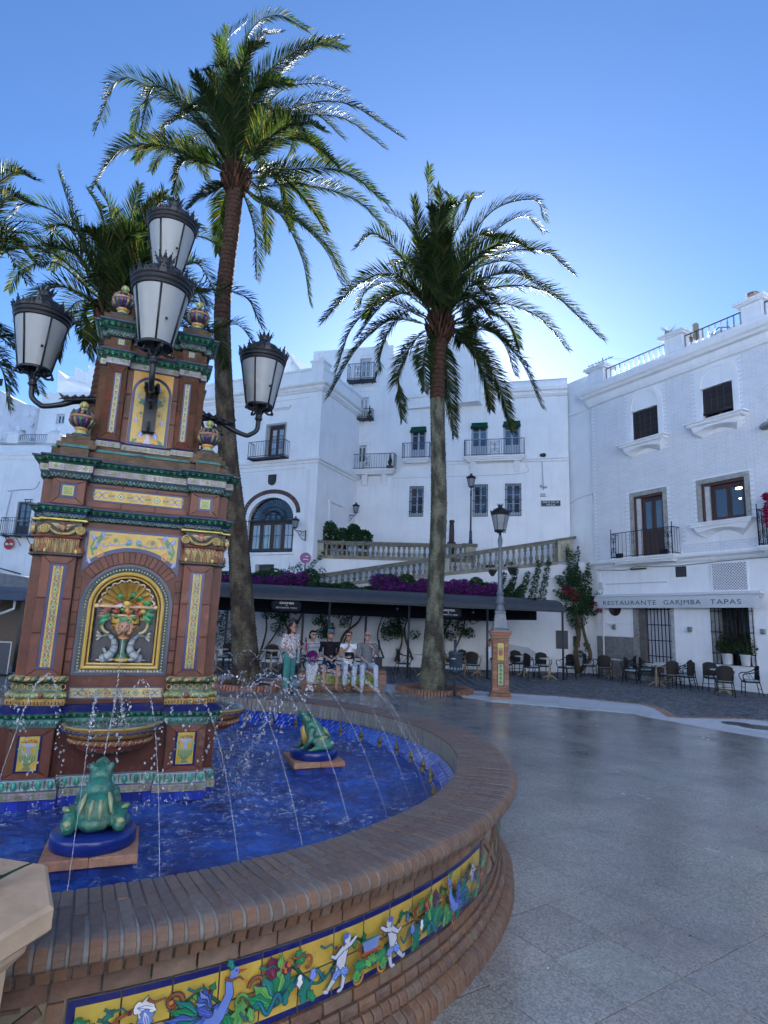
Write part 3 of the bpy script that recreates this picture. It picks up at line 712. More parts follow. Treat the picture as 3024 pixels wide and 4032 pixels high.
def scales(name,z0,z1,e0,e1,W,p,c,r,sp=.046):
 mb=MB()
 for a,d,l,n in edges(W,p,c,r,(e0+e1)/2):
  k=max(1,round(l/sp))if l>.05 else 1;s=l/k;L_=(e1-e0)
  for i in range(k):
   q=a+d*(s*(i+.5));mb.T=Matrix(((d.x,-n.x,0,q.x),(d.y,-n.y,0,q.y),(0,0,1,K((z0+z1)/2)),(0,0,0,1)))@Matrix.Rotation(math.atan2(L_,(z1-z0)),4,'X')
   h=(z1-z0)/2
   mb.ell((0,-.001,h*.1),(s*.40,.004,h*.85),vary((.018,.095,.06),.35),8,4)
   mb.ell((s/2,-.003,-h*.2),(.0065,.004,.0075),(.008,.012,.012),6,4);mb.ell((0,-.004,-h*.2),(s*.15,.003,h*.4),(.10,.25,.15),6,4)
 mb.T=None;mb.build(name,glaze_old,tw,'stuff')
scales('pedestal_scales',1.028,1.06,.03,.045,.70,.065,.36,.06);scales('lower_scales',2.45,2.485,.036,.06,.655,.065,.37,.06)
scales('upper_scales',2.816,2.848,.052,.082,.655,.065,.37,.06);scales('middle_scales',3.762,3.806,.018,.044,UW,UP_,UC,.045)
scales('top_scales',3.995,4.04,.043,.08,UW,UP_,UC,.045)
def frieze(name,z0,z1,W,p,c,r,e,sp=.10):
 z0,z1=K(z0),K(z1);first=True
 for a,d,l,n in edges(W,p,c,r,e):
  k=max(1,round(l/sp));s=l/k;zc=(z0+z1)/2;h=(z1-z0)
  f=lambda u,v,t:(a.x+d.x*u+n.x*t,a.y+d.y*u+n.y*t,v)
  for i in range(k):
   x=s*(i+.5);pt=Paint(f,.0004,.0003)
   mb_=pt;g_=.0012
   pt.add([f(s*i+g_,z0+g_,.0012),f(s*(i+1)-g_,z0+g_,.0012),f(s*(i+1)-g_,z1-g_,.0012),f(s*i+g_,z1-g_,.0012)],[(0,1,2,3)],vary((.25,.24,.20),.25))
   pt.h=.0016;w_=min(h*.36,s*.3)
   pt.poly([(x-w_,zc),(x,zc-w_),(x+w_,zc),(x,zc+w_)],(.07,.10,.06));pt.poly([(x-w_*.7,zc),(x,zc-w_*.7),(x+w_*.7,zc),(x,zc+w_*.7)],(.24,.28,.16))
   pt.disc(x,zc,w_*.3,(.06,.12,.05),6)
   if s>.06:
    for q in(-.40,-.28,.28,.40)if s>.085 else(-.42,.42):pt.disc(x+q*s,zc,.0055,(.09,.09,.22),8,h*.33);pt.disc(x+q*s,zc,.0025,(.40,.36,.32),6,h*.22)
   pt.build('frieze_tile',glaze_old,tw)
eggs('base_eggs2',.606,.0,.70,.065,.31,.06,0,9)if 0 else None
frieze('a',.516,.563,.72,.065,.31,.06,.012);frieze('b',2.758,2.806,.655,.065,.37,.06,.036)
frieze('c',3.02,3.063,UW,UP_,UC,.045,.012,.075);frieze('d',3.713,3.757,UW,UP_,UC,.045,.010,.075)
# blue wall tiles at the waterline
wt=[]
for k in range(5):
 mb=MB();mb.box(-.030,.030,-.004,.004,-.030,.030,vary((.014,.03,.24),.45),bev=.003);me=mb.mesh('blue_tile');me.materials.append(glaze);wt.append(me)
for a,d,l,n in edges(.72,.065,.31,.06,0):
 k=max(1,round(l/.066));s=l/k
 for i in range(k):
  for j in range(2):
   q=a+d*(s*(i+.5))+n*.003
   inst(wt[rnd.randrange(5)],'blue_tile',tw,Matrix(((d.x*s/.064,-n.x,0,q.x),(d.y*s/.064,-n.y,0,q.y),(0,0,1,.481-j*.064),(0,0,0,1))))
# ---- per-face decoration: built once for the front, its meshes shared by the other three faces
FACES=[Matrix.Rotation(k*pi/2,4,'Z')for k in range(4)]
def four(mb,name,m_,faces=(0,1,2,3)):
 me=mb.mesh(name);me.materials.append(m_);o=None
 for k in faces:
  ob=inst(me,name,tw,FACES[k]);o=o or ob
 return o
def frontmap(w_):return lambda a,b,h:(a,-w_-h,b)
def slab(name,pts,w_,th,col,m_=terra,bev=.004,faces=(0,1,2,3)):
 cx=sum(p[0]for p in pts)/len(pts);cz=sum(p[1]for p in pts)/len(pts);mb=MB();L_=[]
 def ins(q):
  o=[]
  for x,z in pts:
   dx,dz=cx-x,cz-z;l=math.hypot(dx,dz);o.append((x+dx/l*q,z+dz/l*q))
  return o
 for h,q in((-.01,0),(th-bev,0),(th,bev)):L_.append([(x,-w_-h,z)for x,z in ins(q)])
 mb.loops(L_,col);return four(mb,name,m_,faces)
def pilaster_panel(u0,u1,z0,z1,w_,strip,mtt=terra,jz=2):
 """mitred terracotta slabs framing a narrow tile strip; strip=(u0,u1,z0,z1)"""
 a0,a1,b0,b1=strip;g_=.0015;m_=.012;z0,z1=K(z0),K(z1);b0,b1=K(b0),K(b1)
 for s in(-1,1):
  U=lambda u:u if s>0 else-u
  e0,e1=u0+g_,u1-g_
  for k in range(jz):
   q0=b0+(b1-b0)*k/jz;q1=b0+(b1-b0)*(k+1)/jz
   lz0=z0+g_ if k==0 else q0+g_;lz1=z1-g_ if k==jz-1 else q1-g_
   slab('terracotta_slab',[(U(e0),lz0),(U(a0),q0+g_),(U(a0),q1-g_),(U(e0),lz1)][::s],w_,.007,vary(RED2,.25),mtt)
   slab('terracotta_slab',[(U(a1),q0+g_),(U(e1),lz0),(U(e1),lz1),(U(a1),q1-g_)][::s],w_,.007,vary(RED2,.25),mtt)
  slab('terracotta_slab',[(U(e0+.003),z0),(U(e1-.003),z0),(U(a1),b0-g_),(U(a0),b0-g_)][::s],w_,.007,vary(RED2,.25),mtt)
  slab('terracotta_slab',[(U(a0),b1+g_),(U(a1),b1+g_),(U(e1-.003),z1),(U(e0+.003),z1)][::s],w_,.007,vary(RED2,.25),mtt)
def strip_paint(u0,u1,z0,z1,w_,kind='long',n=3):
 for s in(-1,1):
  a0,a1=(u0,u1)if s>0 else(-u1,-u0);c=(a0+a1)/2;Z0,Z1=K(z0),K(z1);wd=(a1-a0)
  for k in range(n):
   q0=Z0+(Z1-Z0)*k/n+.0012;q1=Z0+(Z1-Z0)*(k+1)/n-.0012;t=Paint(frontmap(w_),.0035,.0002)
   t.rect(a0,a1,q0,q1,NB);bw=wd*.2
   t.rect(a0+bw,a1-bw,q0 if k else q0+bw*.7,q1 if k<n-1 else q1-bw*.7,vary(YEL,.1)if kind=='long' else(.30,.28,.17))
   H=q1-q0;m_=(q0+q1)/2
   if kind=='long':
    d=wd*.22
    t.poly([(c-d,m_),(c,m_-d*1.3),(c+d,m_),(c,m_+d*1.3)],(.10,.11,.05));t.poly([(c-d*.7,m_),(c,m_-d),(c+d*.7,m_),(c,m_+d)],(.32,.36,.20));t.disc(c,m_,d*.4,GRN,8)
    for f in(-1,1):
     for v in(-1,1):
      t.spiral(c+f*wd*.13,m_+v*H*.20,wd*.085,-v*pi/2,f*v*1.,.007,BRN,.004,9)
      t.leaf(c+f*wd*.12,m_+v*H*.24,H*.12,wd*.07,v*pi/2+f*v*.25,TEAL,2)
      t.stroke([(c+f*.004,m_+v*H*.30),(c+f*wd*.16,m_+v*H*.38),(c+f*wd*.06,m_+v*H*.44),(c,m_+v*H*.49)],.006,(.03,.035,.16),.004)
      t.spiral(c+f*wd*.14,m_+v*H*.42,wd*.05,0,f*.8,.005,(.03,.035,.16),.003,7)
   else:
    nn=2
    for i in range(nn):
     zz=q0+H*(i+.5)/nn;t.leaf(c,zz+H*.02,H*.2,wd*.2,pi/2,TEAL,2,LGRN);t.leaf(c,zz-.0,H*.2,wd*.2,-pi/2,GRN,2,LGRN)
     t.disc(c,q0+H*i/nn+.008,wd*.18,ORG,8);t.disc(c,q0+H*i/nn+.008,wd*.09,YEL,8)
   four(t,'tile_strip_piece',glaze)
# pedestal pilasters with vase tiles
pilaster_panel(.363,.633,.648,.964,.70,(.425,.575,.682,.917),terra,1)
for s in(-1,1):
 t=Paint(frontmap(.70),.0035,.0002);a0,a1=(.425,.575)if s>0 else(-.575,-.425);c=(a0+a1)/2
 t.rect(a0,a1,.682,.917,NB);t.rect(a0+.016,a1-.016,.694,.912,YEL)
 G=(.20,.27,.12)
 t.poly([(c-.03,.70),(c+.03,.70),(c+.012,.725),(c-.012,.725)],(.16,.18,.10));t.poly([(c-.012,.725),(c+.012,.725),(c+.05,.76),(c+.053,.79),(c-.053,.79),(c-.05,.76)],G)
 for k in range(-3,4):t.stroke([(c+k*.004,.728),(c+k*.014,.76),(c+k*.015,.786)],.003,(.06,.12,.06))
 t.rect(c-.055,c+.055,.79,.80,(.25,.27,.16));t.poly([(c-.014,.80),(c+.014,.80),(c+.010,.835),(c+.03,.85),(c-.03,.85),(c-.01,.835)],(.25,.28,.42));t.poly([(c-.03,.85),(c+.03,.85),(c+.048,.87),(c-.048,.87)],(.30,.33,.4))
 for k in range(9):t.disc(c-.04+.01*k,.878+.008*(k%2),.009,(ORG,LGRN,(.35,.08,.03))[k%3],8)
 for f in(-1,1):t.leaf(c+f*.05,.80,.06,.012,pi/2,(.2,.3,.15),2)
 four(t,'vase_tile',glaze)
# pilaster bases: fluted course, cushion, guilloche, rope torus (each a piece of its own, carried into the notch)
def Lblock(name,prof,W,p,c,cols,m_=glaze_old,smooth=False):
 """corner block of the pilaster plan between |u|=c and the notch on both faces"""
 for k in range(4):
  mb=MB();L_=[]
  for e,z in prof:
   Wn=W+e;cn=c-e
   P=[(cn,-Wn),(Wn-p,-Wn),(Wn-p,-(Wn-p)),(Wn,-(Wn-p)),(Wn,-cn),(Wn-.12,-cn),(Wn-.12,-(Wn-.12)),(cn,-(Wn-.12))]
   L_.append([(x,y,K(z))for x,y in P])
  mb.T=FACES[k];mb.loops(L_,cols[1:]if isinstance(cols,list)else cols,smooth=smooth);mb.T=None;mb.build(name,m_,tw)
OCH=(.33,.20,.045);OGR=(.16,.19,.07)
Lblock('fluted_course',[(.035,1.108),(.035,1.15)],.655,.065,.36,OCH)
Lblock('leaf_cushion',[(.02,1.151),(.04,1.158),(.045,1.172),(.038,1.188),(.02,1.196)],.655,.065,.36,(.19,.22,.10),smooth=False)
Lblock('guilloche_band',[(.012,1.197),(.006,1.215),(.002,1.235),(.01,1.256),(.028,1.262)],.655,.065,.36,(.03,.07,.045))
Lblock('rope_torus',[(.02,1.263),(.034,1.269),(.038,1.281),(.034,1.293),(.015,1.301)],.655,.065,.36,(.30,.23,.10),smooth=False)
det=MB();rope=MB();gui=MB();cush=MB()
for k in range(4):
 for(a,d,l,n)in([(Vector((.325,-.69)),Vector((1,0)),.30,Vector((0,-1))),(Vector((-.625,-.69)),Vector((1,0)),.30,Vector((0,-1)))]
                         +[(Vector((.625,-.625)),Vector((1,0)),.065,Vector((0,-1))),(Vector((-.69,-.625)),Vector((1,0)),.065,Vector((0,-1)))]):
  M_=FACES[k]@Matrix(((d.x,-n.x,0,a.x),(d.y,-n.y,0,a.y),(0,0,1,0),(0,0,0,1)))
  for q in(det,rope,gui,cush):q.T=M_
  nf=round(l/.0215)
  for i in range(nf):
   x=l*(i+.5)/nf;w_=l/nf*.30
   det.tube([(x-w_,-.001,1.112),(x-w_,-.001,1.135),(x,-.001,1.146),(x+w_,-.001,1.135),(x+w_,-.001,1.112)],.0028,4,(.42,.29,.09))
   det.box(x-w_*.6,x+w_*.6,-.0015,.002,1.112,1.134,(.09,.045,.02))
  nr=max(1,round(l/.042))
  for i in range(nr):
   x0=l*i/nr;x1=l*(i+1)/nr;rope.tube([(x0,.004,1.268),(x0+(x1-x0)*.35,-.008,1.276),(x0+(x1-x0)*.65,-.008,1.287),(x1,.004,1.296)],[.004,.010,.010,.004],6,(.30,.24,.11)if i%2 else(.035,.09,.06))
  ng=max(1,round(l/.048))
  for i in range(ng):
   x=l*(i+.5)/ng;R_2=min(.018,l/ng*.42)
   gui.tube([(x+R_2*math.cos(t*pi/6),.030,1.229+R_2*math.sin(t*pi/6))for t in range(13)],.0035,4,(.40,.28,.09),caps=False)
   if i<ng-1:gui.tube([(x+R_2*.7,.029,1.229-R_2*.8),(x+l/ng-R_2*.7,.029,1.229+R_2*.8)],.003,4,(.34,.26,.1))
  for i in range(max(1,round(l/.03))):
   x=l*(i+.5)/max(1,round(l/.03));cush.ell((x,-.008,1.174),(.014,.006,.012),vary((.22,.26,.12),.3),6,4,Matrix.Rotation(.6,3,'Y'))
  if l>.1:cush.ell((l/2,-.012,1.174),(.018,.010,.020),(.20,.05,.05),8,5)
for q in(det,rope,gui,cush):q.T=None
det.build('flutes',glaze_old,tw,'stuff');rope.build('rope_twists',glaze_old,tw,'stuff');gui.build('guilloche_rings',glaze_old,tw,'stuff');cush.build('cushion_leaves',glaze_old,tw,'stuff')
# lower shaft pilasters
pilaster_panel(.372,.588,1.303,2.132,.655,(.425,.530,1.345,2.078),terra,3)
strip_paint(.425,.530,1.345,2.078,.655,'long',6)
Lblock('black_string_course',[(.022,2.134),(.030,2.140),(.030,2.148),(.015,2.152)],.655,.065,.37,(.018,.022,.03))
# capitals: fluted neck with palmettes, volutes with rosettes, winged head, yellow abacus
Lblock('capital_neck',[(.004,2.153),(.006,2.262)],.655,.065,.37,(.17,.07,.035))
Lblock('capital_astragal',[(.018,2.264),(.022,2.272),(.018,2.281)],.655,.065,.37,(.13,.035,.03))
Lblock('capital_block',[(.004,2.282),(.012,2.384)],.655,.065,.37,(.045,.05,.035))
Lblock('abacus',[(.034,2.385),(.044,2.389),(.044,2.399),(.034,2.403)],.655,.065,.37,(.46,.36,.09))
capd=MB();vol=MB()
for k in range(4):
 for s in(-1,1):
  for(u0,l,w_)in((.375,.205,.663),(.60,.055,.598)):
   ctr=s*(u0+l/2);M_=FACES[k]@Matrix.Translation((ctr,-w_,0));capd.T=M_;vol.T=M_
   nf=8 if l>.1 else 2
   for i in range(nf):
    x=-l/2+l*(i+.5)/nf;w2=l/nf*.33
    capd.tube([(x-w2,-.004,2.158),(x-w2,-.005,2.240),(x,-.006,2.256),(x+w2,-.005,2.240),(x+w2,-.004,2.158)],.0032,4,(.46,.35,.12))
    capd.box(x-w2*.6,x+w2*.6,-.004,.004,2.16,2.24,(.13,.035,.025)if i%2 else(.20,.19,.08))
   if l>.1:
    for f in(-1,1):
     for q in range(6):
      a=pi/2+f*(-.1-.27*q);r_=.052
      capd.tube([(f*(l/2+.0)-f*.004,-.006,2.16),(f*l/2-f*.004+math.cos(a)*r_*.6,-.016,2.16+math.sin(a)*r_*.6),(f*l/2-f*.004+math.cos(a)*r_,-.012,2.162+math.sin(a)*r_)],[.003,.007,.005],5,(.20,.085,.04))
     capd.ell((f*(l/2-.004),-.012,2.17),(.012,.010,.018),(.50,.40,.12),8,5)
     c_=Vector((f*(l/2+.012),-.018,2.322));R_2=.030
     vol.lathe([(R_2,-.014),(R_2+.004,0),(R_2,.014),(R_2-.006,.014),(R_2-.008,.006),(0,.006)],16,(0,0,0),(.38,.27,.10));
     # lathe is upright: turn the last ring to face outwards
     n_=6*16
     for v_ in range(len(vol.v)-n_,len(vol.v)):
      p=M_.inverted()@Vector(vol.v[v_]);p=Matrix.Rotation(pi/2,4,'X')@p;vol.v[v_]=tuple(M_@(p+c_))
     for q in range(6):a=q*pi/3;vol.tube([tuple(c_+Vector((0,-.008,0))),tuple(c_+Vector((math.cos(a)*.019,-.012,math.sin(a)*.019)))],[.003,.006],5,(.42,.37,.14))
     vol.ell(tuple(c_+Vector((0,-.012,0))),(.006,)*3,(.25,.2,.06),6,4)
     vol.tube([(f*.012,-.03,2.345),(f*.04,-.032,2.352),(f*.075,-.03,2.360)],[.010,.012,.004],6,(.36,.26,.15))  # wing
     for q in range(3):vol.tube([(f*.02,-.03,2.338-q*.006),(f*(.06-q*.012),-.03,2.346-q*.009)],[.006,.003],5,(.30,.24,.15))
     vol.tube([(0,-.022,2.290),(f*.04,-.022,2.294),(f*.07,-.022,2.312),(f*.09,-.02,2.345)],[.010,.010,.010,.007],6,(.36,.27,.10))
     vol.ell((f*.06,-.015,2.300),(.022,.008,.014),(.06,.12,.07),6,4)
    vol.ell((0,-.034,2.335),(.019,.018,.026),(.34,.19,.11),10,7);vol.ell((0,-.034,2.360),(.024,.018,.012),(.20,.08,.04),8,5)
    vol.ell((0,-.050,2.332),(.005,.006,.008),(.36,.2,.12),6,4)
   else:vol.ell((0,-.012,2.322),(.024,.014,.030),(.36,.27,.10),10,6);vol.ell((0,-.024,2.322),(.012,.006,.014),(.14,.10,.04),8,5)
capd.T=vol.T=None;capd.build('capital_flutes',glaze_old,tw,'stuff');vol.build('capital_volutes',glaze_old,tw,'stuff')
# ---- niche face between the pilasters
FW=.595
zc_,nb=1.79,1.352
def arch(r,zb,n=22):  # closed outline: up the right jamb, over, down the left
 P=[(r,zb)]+[(r*math.cos(pi*i/n),zc_+r*math.sin(pi*i/n))for i in range(n+1)]+[(-r,zb)]
 return P
def ring(name,spec,m_,cols,pieces=1):
 """spec: (radius, bottom z, proud) rings joined"""
 mb=MB();mb.loops([[(x,-FW-h,z)for x,z in arch(r,zb)]for r,zb,h in spec],cols,caps=False);return four(mb,name,m_)
# field wall front with the hole, drawn from the niche outline out to the field edge
A=arch(.318,1.302);Q=[]
for x,z in A:
 dx,dz=x,z-1.72;t=1e9
 if abs(dx)>1e-6:t=min(t,.369/abs(dx))
 if dz>1e-6:t=min(t,(2.40-1.72)/dz)
 if dz<-1e-6:t=min(t,(1.108-1.72)/dz)
 Q.append((dx*t,1.72+dz*t))
mb=MB();mb.loops([[(x,-FW-.001,z)for x,z in A],[(x,-FW-.001,z)for x,z in Q]],RED,caps=False);four(mb,'niche_wall',terra)
ring('niche_outer_border',[(.318,1.302,.0),(.318,1.302,.012),(.300,1.320,.012)],glaze,(.02,.03,.07))
ring('niche_bead_ground',[(.300,1.320,.010),(.262,1.346,.004)],glaze,(.04,.06,.07))
ring('niche_yellow_moulding',[(.262,1.346,.0),(.260,1.348,.022),(.250,1.356,.026),(.238,1.368,.022),(.236,1.370,.010),(.228,1.378,.008),(.226,1.380,.020),(.216,1.390,.018),(.212,1.394,-.02)],glaze,[(.38,.27,.05),(.38,.27,.05),(.38,.27,.05),(.20,.08,.02),(.12,.04,.015),(.38,.27,.05),(.38,.27,.05),(.28,.19,.035)])
ring('niche_reveal',[(.212,1.394,-.01),(.210,1.396,-.13)],glaze,(.04,.04,.06))
mb=MB();mb.add([(x,-FW+.13,z)for x,z in arch(.215,1.39)],[tuple(range(len(arch(.215,1.39))))],(.004,.006,.035));four(mb,'niche_back',glaze)
bd=MB();P=arch(.281,1.333,40);path=[Vector((x,z))for x,z in P]
acc=0
for i in range(len(path)-1):
 a,b=path[i],path[i+1];n=max(1,round((b-a).length/.022))
 for k in range(n):
  p=a.lerp(b,(k+.5)/n);bd.ell((p.x,-FW-.010,p.y),(.007,.008,.007),(.42,.38,.22),6,4)
  d=(b-a).normalized();q=p+Vector((-d.y,d.x))*-.008;bd.ell((q.x,-FW-.008,q.y),(.005,.005,.005),(.05,.10,.08),5,3)
n=24
for k in range(n):bd.ell((-.27+.54*(k+.5)/n,-FW-.010,1.331),(.008,.008,.009),(.36,.36,.26),6,4)
four(bd,'niche_beads',glaze_old)['kind']='stuff'
# arch bricks round the niche
nb_=17
for i in range(nb_):
 a0=math.radians(38)+math.radians(104)*i/nb_+.006;a1=math.radians(38)+math.radians(104)*(i+1)/nb_-.006
 P=[(r*math.cos(a),zc_+r*math.sin(a))for r,a in((.324,a0),(.412,a0),(.412,(a0+a1)/2),(.412,a1),(.324,a1),(.324,(a0+a1)/2))]
 slab('arch_brick',P,FW,.008,vary(RED2,.25))
for s in(-1,1):
 for k in range(8):
  z0=1.31+k*.087;r0=.324 if z0<1.8 else .324
  x1=.366
  slab('terracotta_slab',[(s*.324,z0),(s*x1,z0),(s*x1,z0+.084),(s*.324,z0+.084)][::s],FW,.006,vary(RED2,.25))
# spandrel painting above the arch
t=Paint(frontmap(FW),.004,.0003)
def spz(x,r):return zc_+math.sqrt(max(0,r*r-x*x))
n=16;xs=[-.335+.67*i/n for i in range(n+1)]
t.poly([(x,spz(x,.416))for x in xs]+[(.335,2.358),(-.335,2.358)],NB)
xs=[-.312+.624*i/n for i in range(n+1)]
t.poly([(x,spz(x,.445))for x in xs]+[(.312,2.340),(-.312,2.340)],YEL)
for f in(-1,1):
 t.spiral(f*.235,2.175,.034,pi/2,f*1.2,.012,ORG,.005);t.spiral(f*.13,2.268,.042,pi,-f*1.2,.010,ORG,.005);t.disc(f*.235,2.175,.012,(.5,.3,.06));
 t.stroke([(f*.27,2.16),(f*.29,2.22),(f*.27,2.28),(f*.22,2.315),(f*.16,2.32)],.014,GRN,.008);t.stroke([(f*.17,2.25),(f*.1,2.245),(f*.05,2.26),(f*.02,2.30)],.010,LBL,.004)
 for k in range(5):t.leaf(f*(.28-.018*k),2.20+.026*k,.045,.013,pi/2+f*(.9-.35*k),(GRN,LBL,TEAL)[k%3],2)
 t.leaf(f*.13,2.265,.036,.014,pi/2,GRN,3);t.leaf(f*.285,2.10,.05,.014,pi/2-f*.4,LBL,2,WHT);t.leaf(f*.29,2.315,.045,.014,-pi/2-f*.6,LBL,2,WHT)
 for k in range(4):t.leaf(f*.02,2.262,.042,.011,pi/2+f*(-.25-.5*k),(LBL,GRN,LBL,TEAL)[k],2)
 t.spiral(f*.055,2.315,.016,0,f*.9,.006,ORG);t.disc(f*.19,2.30,.009,(.4,.15,.1));t.disc(f*.205,2.29,.009,(.4,.15,.1))
 t.spiral(f*.20,2.245,.022,0,f*.9,.007,LBL)
four(t,'spandrel_tile',glaze)
# band of painted tiles under the niche and over it, small square tiles in the attic
def band(z0,z1,u0,u1,w_,n,fade=0):
 z0,z1=K(z0),K(z1)
 for k in range(n):
  a0=u0+(u1-u0)*k/n+.001;a1=u0+(u1-u0)*(k+1)/n-.001;t=Paint(frontmap(w_),.004,.0003);H=z1-z0;cx=(a0+a1)/2;cz=(z0+z1)/2;W_=a1-a0
  t.rect(a0,a1,z0,z1,NB if not fade else(.06,.07,.15));b=H*.12;t.rect(a0 if k else a0+b,a1 if k<n-1 else a1-b,z0+b,z1-b,YEL if not fade else(.36,.33,.17))
  if k%2:
   d=H*.27;t.poly([(cx-d,cz),(cx,cz-d),(cx+d,cz),(cx,cz+d)],(.12,.14,.09));t.poly([(cx-d*.7,cz),(cx,cz-d*.7),(cx+d*.7,cz),(cx,cz+d*.7)],(.36,.38,.24));t.disc(cx,cz,d*.3,GRN,8)
  else:
   for f in(-1,1):
    for g_ in(-1,1):t.stroke([(cx,cz),(cx+f*H*.18,cz+g_*H*.22),(cx+f*H*.38,cz+g_*H*.12)],.006,(.03,.04,.18),.003);t.leaf(cx+f*H*.2,cz+g_*H*.1,H*.22,H*.05,g_*.9 if f>0 else pi-g_*.9,(.15,.2,.45),2)
  for f in(-1,1):
   for g_ in(-1,1):t.spiral(cx+f*W_*.40,cz+g_*H*.15,H*.12,0,f*.9,.006,(.34,.12,.03),.003,8)
   t.leaf(cx+f*W_*.34,cz,H*.2,H*.07,0 if f>0 else pi,TEAL,2)
  four(t,'painted_tile',glaze if not fade else glaze_old)
band(1.138,1.222,-.318,.318,FW,5,1);band(2.562,2.668,-.325,.325,FW,5)
slab('terracotta_slab',[(-.36,1.226),(.36,1.226),(.36,1.298),(-.36,1.298)],FW,.005,RED);slab('terracotta_slab',[(-.36,1.108),(.36,1.108),(.36,1.135),(-.36,1.135)],FW,.005,DRED)
for k in range(3):slab('terracotta_slab',[(-.36+.24*k,2.52),(-.123+.24*k,2.52),(-.123+.24*k,2.558),(-.36+.24*k,2.558)],FW,.006,vary(RED2,.2));slab('terracotta_slab',[(-.36+.24*k,2.672),(-.123+.24*k,2.672),(-.123+.24*k,2.697),(-.36+.24*k,2.697)],FW,.006,vary(RED2,.2))
pilaster_panel(.372,.588,2.516,2.696,.655,(.428,.538,2.560,2.668),terra,1)
def sq_tile(u,z0,z1,hw,w_):
 z0,z1=K(z0),K(z1)
 for s in(-1,1):
  t=Paint(frontmap(w_),.004,.0003);c=s*u;cz=(z0+z1)/2;t.rect(c-hw,c+hw,z0,z1,NB);h=hw*.68;t.rect(c-h,c+h,cz-h,cz+h,(.33,.32,.12))
  for k in range(4):a=pi/4+k*pi/2;t.leaf(c,cz,h*1.15,h*.28,a,LGRN,2,GRN);t.disc(c+math.cos(k*pi/2)*h*.6,cz+math.sin(k*pi/2)*h*.6,h*.2,ORG,8)
  t.disc(c,cz,h*.2,(.4,.15,.03),8);four(t,'square_tile',glaze)
sq_tile(.483,2.560,2.668,.054,.655);sq_tile(.272*1.016,3.872,3.930,.030,UW)
# upper stage
pilaster_panel(.205,.355,3.08,3.70,UW,(.243,.298,3.138,3.642),terra_old,2)
strip_paint(.243,.298,3.138,3.642,UW,'short',5)
U0=UW-.045
t=Paint(frontmap(U0),.005,.0003);z0,z1=K(3.078),K(3.70);t.rect(-.156,.156,z0,z1,(.42,.24,.05))
def oarch(hw,zb,zt,n=14):zc2=zt-hw;return[(-hw,zb),(hw,zb)]+[(hw*math.cos(pi*i/n),zc2+hw*math.sin(pi*i/n))for i in range(n+1)]
t.poly(oarch(.154,z0,K(3.665)),NB);t.poly(oarch(.131,z0+.022,K(3.642)),YEL)
for f in(-1,1):
 t.stroke([(f*.02,3.22),(f*.07,3.27),(f*.10,3.33),(f*.085,3.39)],.007,ORG,.005)
 t.spiral(f*.065,3.18,.045,pi/2,f*1.1,.010,ORG,.005);t.leaf(f*.065,3.17,.05,.022,pi/2+f*.4,LBL,3,WHT);t.leaf(f*.08,3.15,.05,.014,-pi/2+f*.9,GRN,2)
 t.spiral(f*.07,3.37,.036,pi,-f*1.1,.009,ORG,.004);t.disc(f*.07,3.37,.014,GRN,8);t.leaf(f*.10,3.29,.04,.013,pi/2,LBL,2,WHT)
 for k in range(4):t.leaf(f*.02,3.46,.085-.01*k,.018,pi/2-f*(1.55-.42*k),(GRN,TEAL,LBL,GRN)[k],3)
 t.spiral(f*.085,3.52,.026,-pi/2,f*.9,.010,LBL,.004);t.spiral(f*.07,3.595,.026,0,-f*.9,.008,ORG,.004);t.leaf(f*.03,3.55,.08,.018,pi/2-f*.45,LBL,3,WHT);t.disc(f*.10,3.43,.006,BRN);t.disc(f*.05,3.105+.02,.009,(.4,.15,.1))
t.poly([(-.03,3.115),(.03,3.115),(.014,3.16),(.018,3.24),(-.018,3.24),(-.014,3.16)],(.34,.32,.42));t.rect(-.04,.04,3.24,3.25,BRN);t.leaf(0,3.25,.36,.014,pi/2,GRN,4)
four(t,'arabesque_tile',glaze)
for s in(-1,1):
 for k in range(3):z0_=K(3.08)+k*.208;slab('terracotta_slab',[(s*.158,z0_),(s*.201,z0_),(s*.201,z0_+.205),(s*.158,z0_+.205)][::s],U0,.006,vary(RED2,.25),terra)
band(3.875,3.92,-.12,.12,U0,2)
# ---- relief inside the niche: scallop shell, urn of fruit with lion mask, two dolphins
GOLD=(.52,.36,.09)
mb=MB();c0=Vector((0,-FW+.02,1.80));nr=11
for k in range(nr):  # ribs of the shell
 a0=pi*(k)/nr;a1=pi*(k+1)/nr;am=(a0+a1)/2
 def sp(r,a,dep):return(c0.x+r*math.cos(a),c0.y+dep,c0.z+r*math.sin(a))
 rings=[]
 for q in range(6):
  r=.02+.155*q/5;dep=.085-.135*(q/5)**1.6
  rings.append([sp(r,a0,dep-.012),sp(r,a0*.7+am*.3,dep+.006),sp(r,am,dep+.016),sp(r,a1*.7+am*.3,dep+.006),sp(r,a1,dep-.012)])
 mb.loops(rings,[(.40,.26,.05),GOLD,(.55,.40,.11),GOLD,(.5,.34,.09)],caps=False,smooth=True,closed=False)
 mb.tube([sp(.175,a0+.02,-.062),sp(.192,am,-.064),sp(.175,a1-.02,-.062)],.007,6,(.50,.36,.22))
mb.tube([(-.20,c0.y-.055,1.795),(.20,c0.y-.055,1.795)],.012,8,(.50,.36,.22))
for f in(-1,1):mb.ell((f*.2,c0.y-.055,1.795),(.018,.014,.018),(.50,.36,.22),8,5)
shell=four(mb,'scallop_shell',glaze)
mb=MB();y0=-FW+.055
mb.T=Matrix.Translation((0,y0,0))@Matrix.Diagonal((1,.8,1,1))
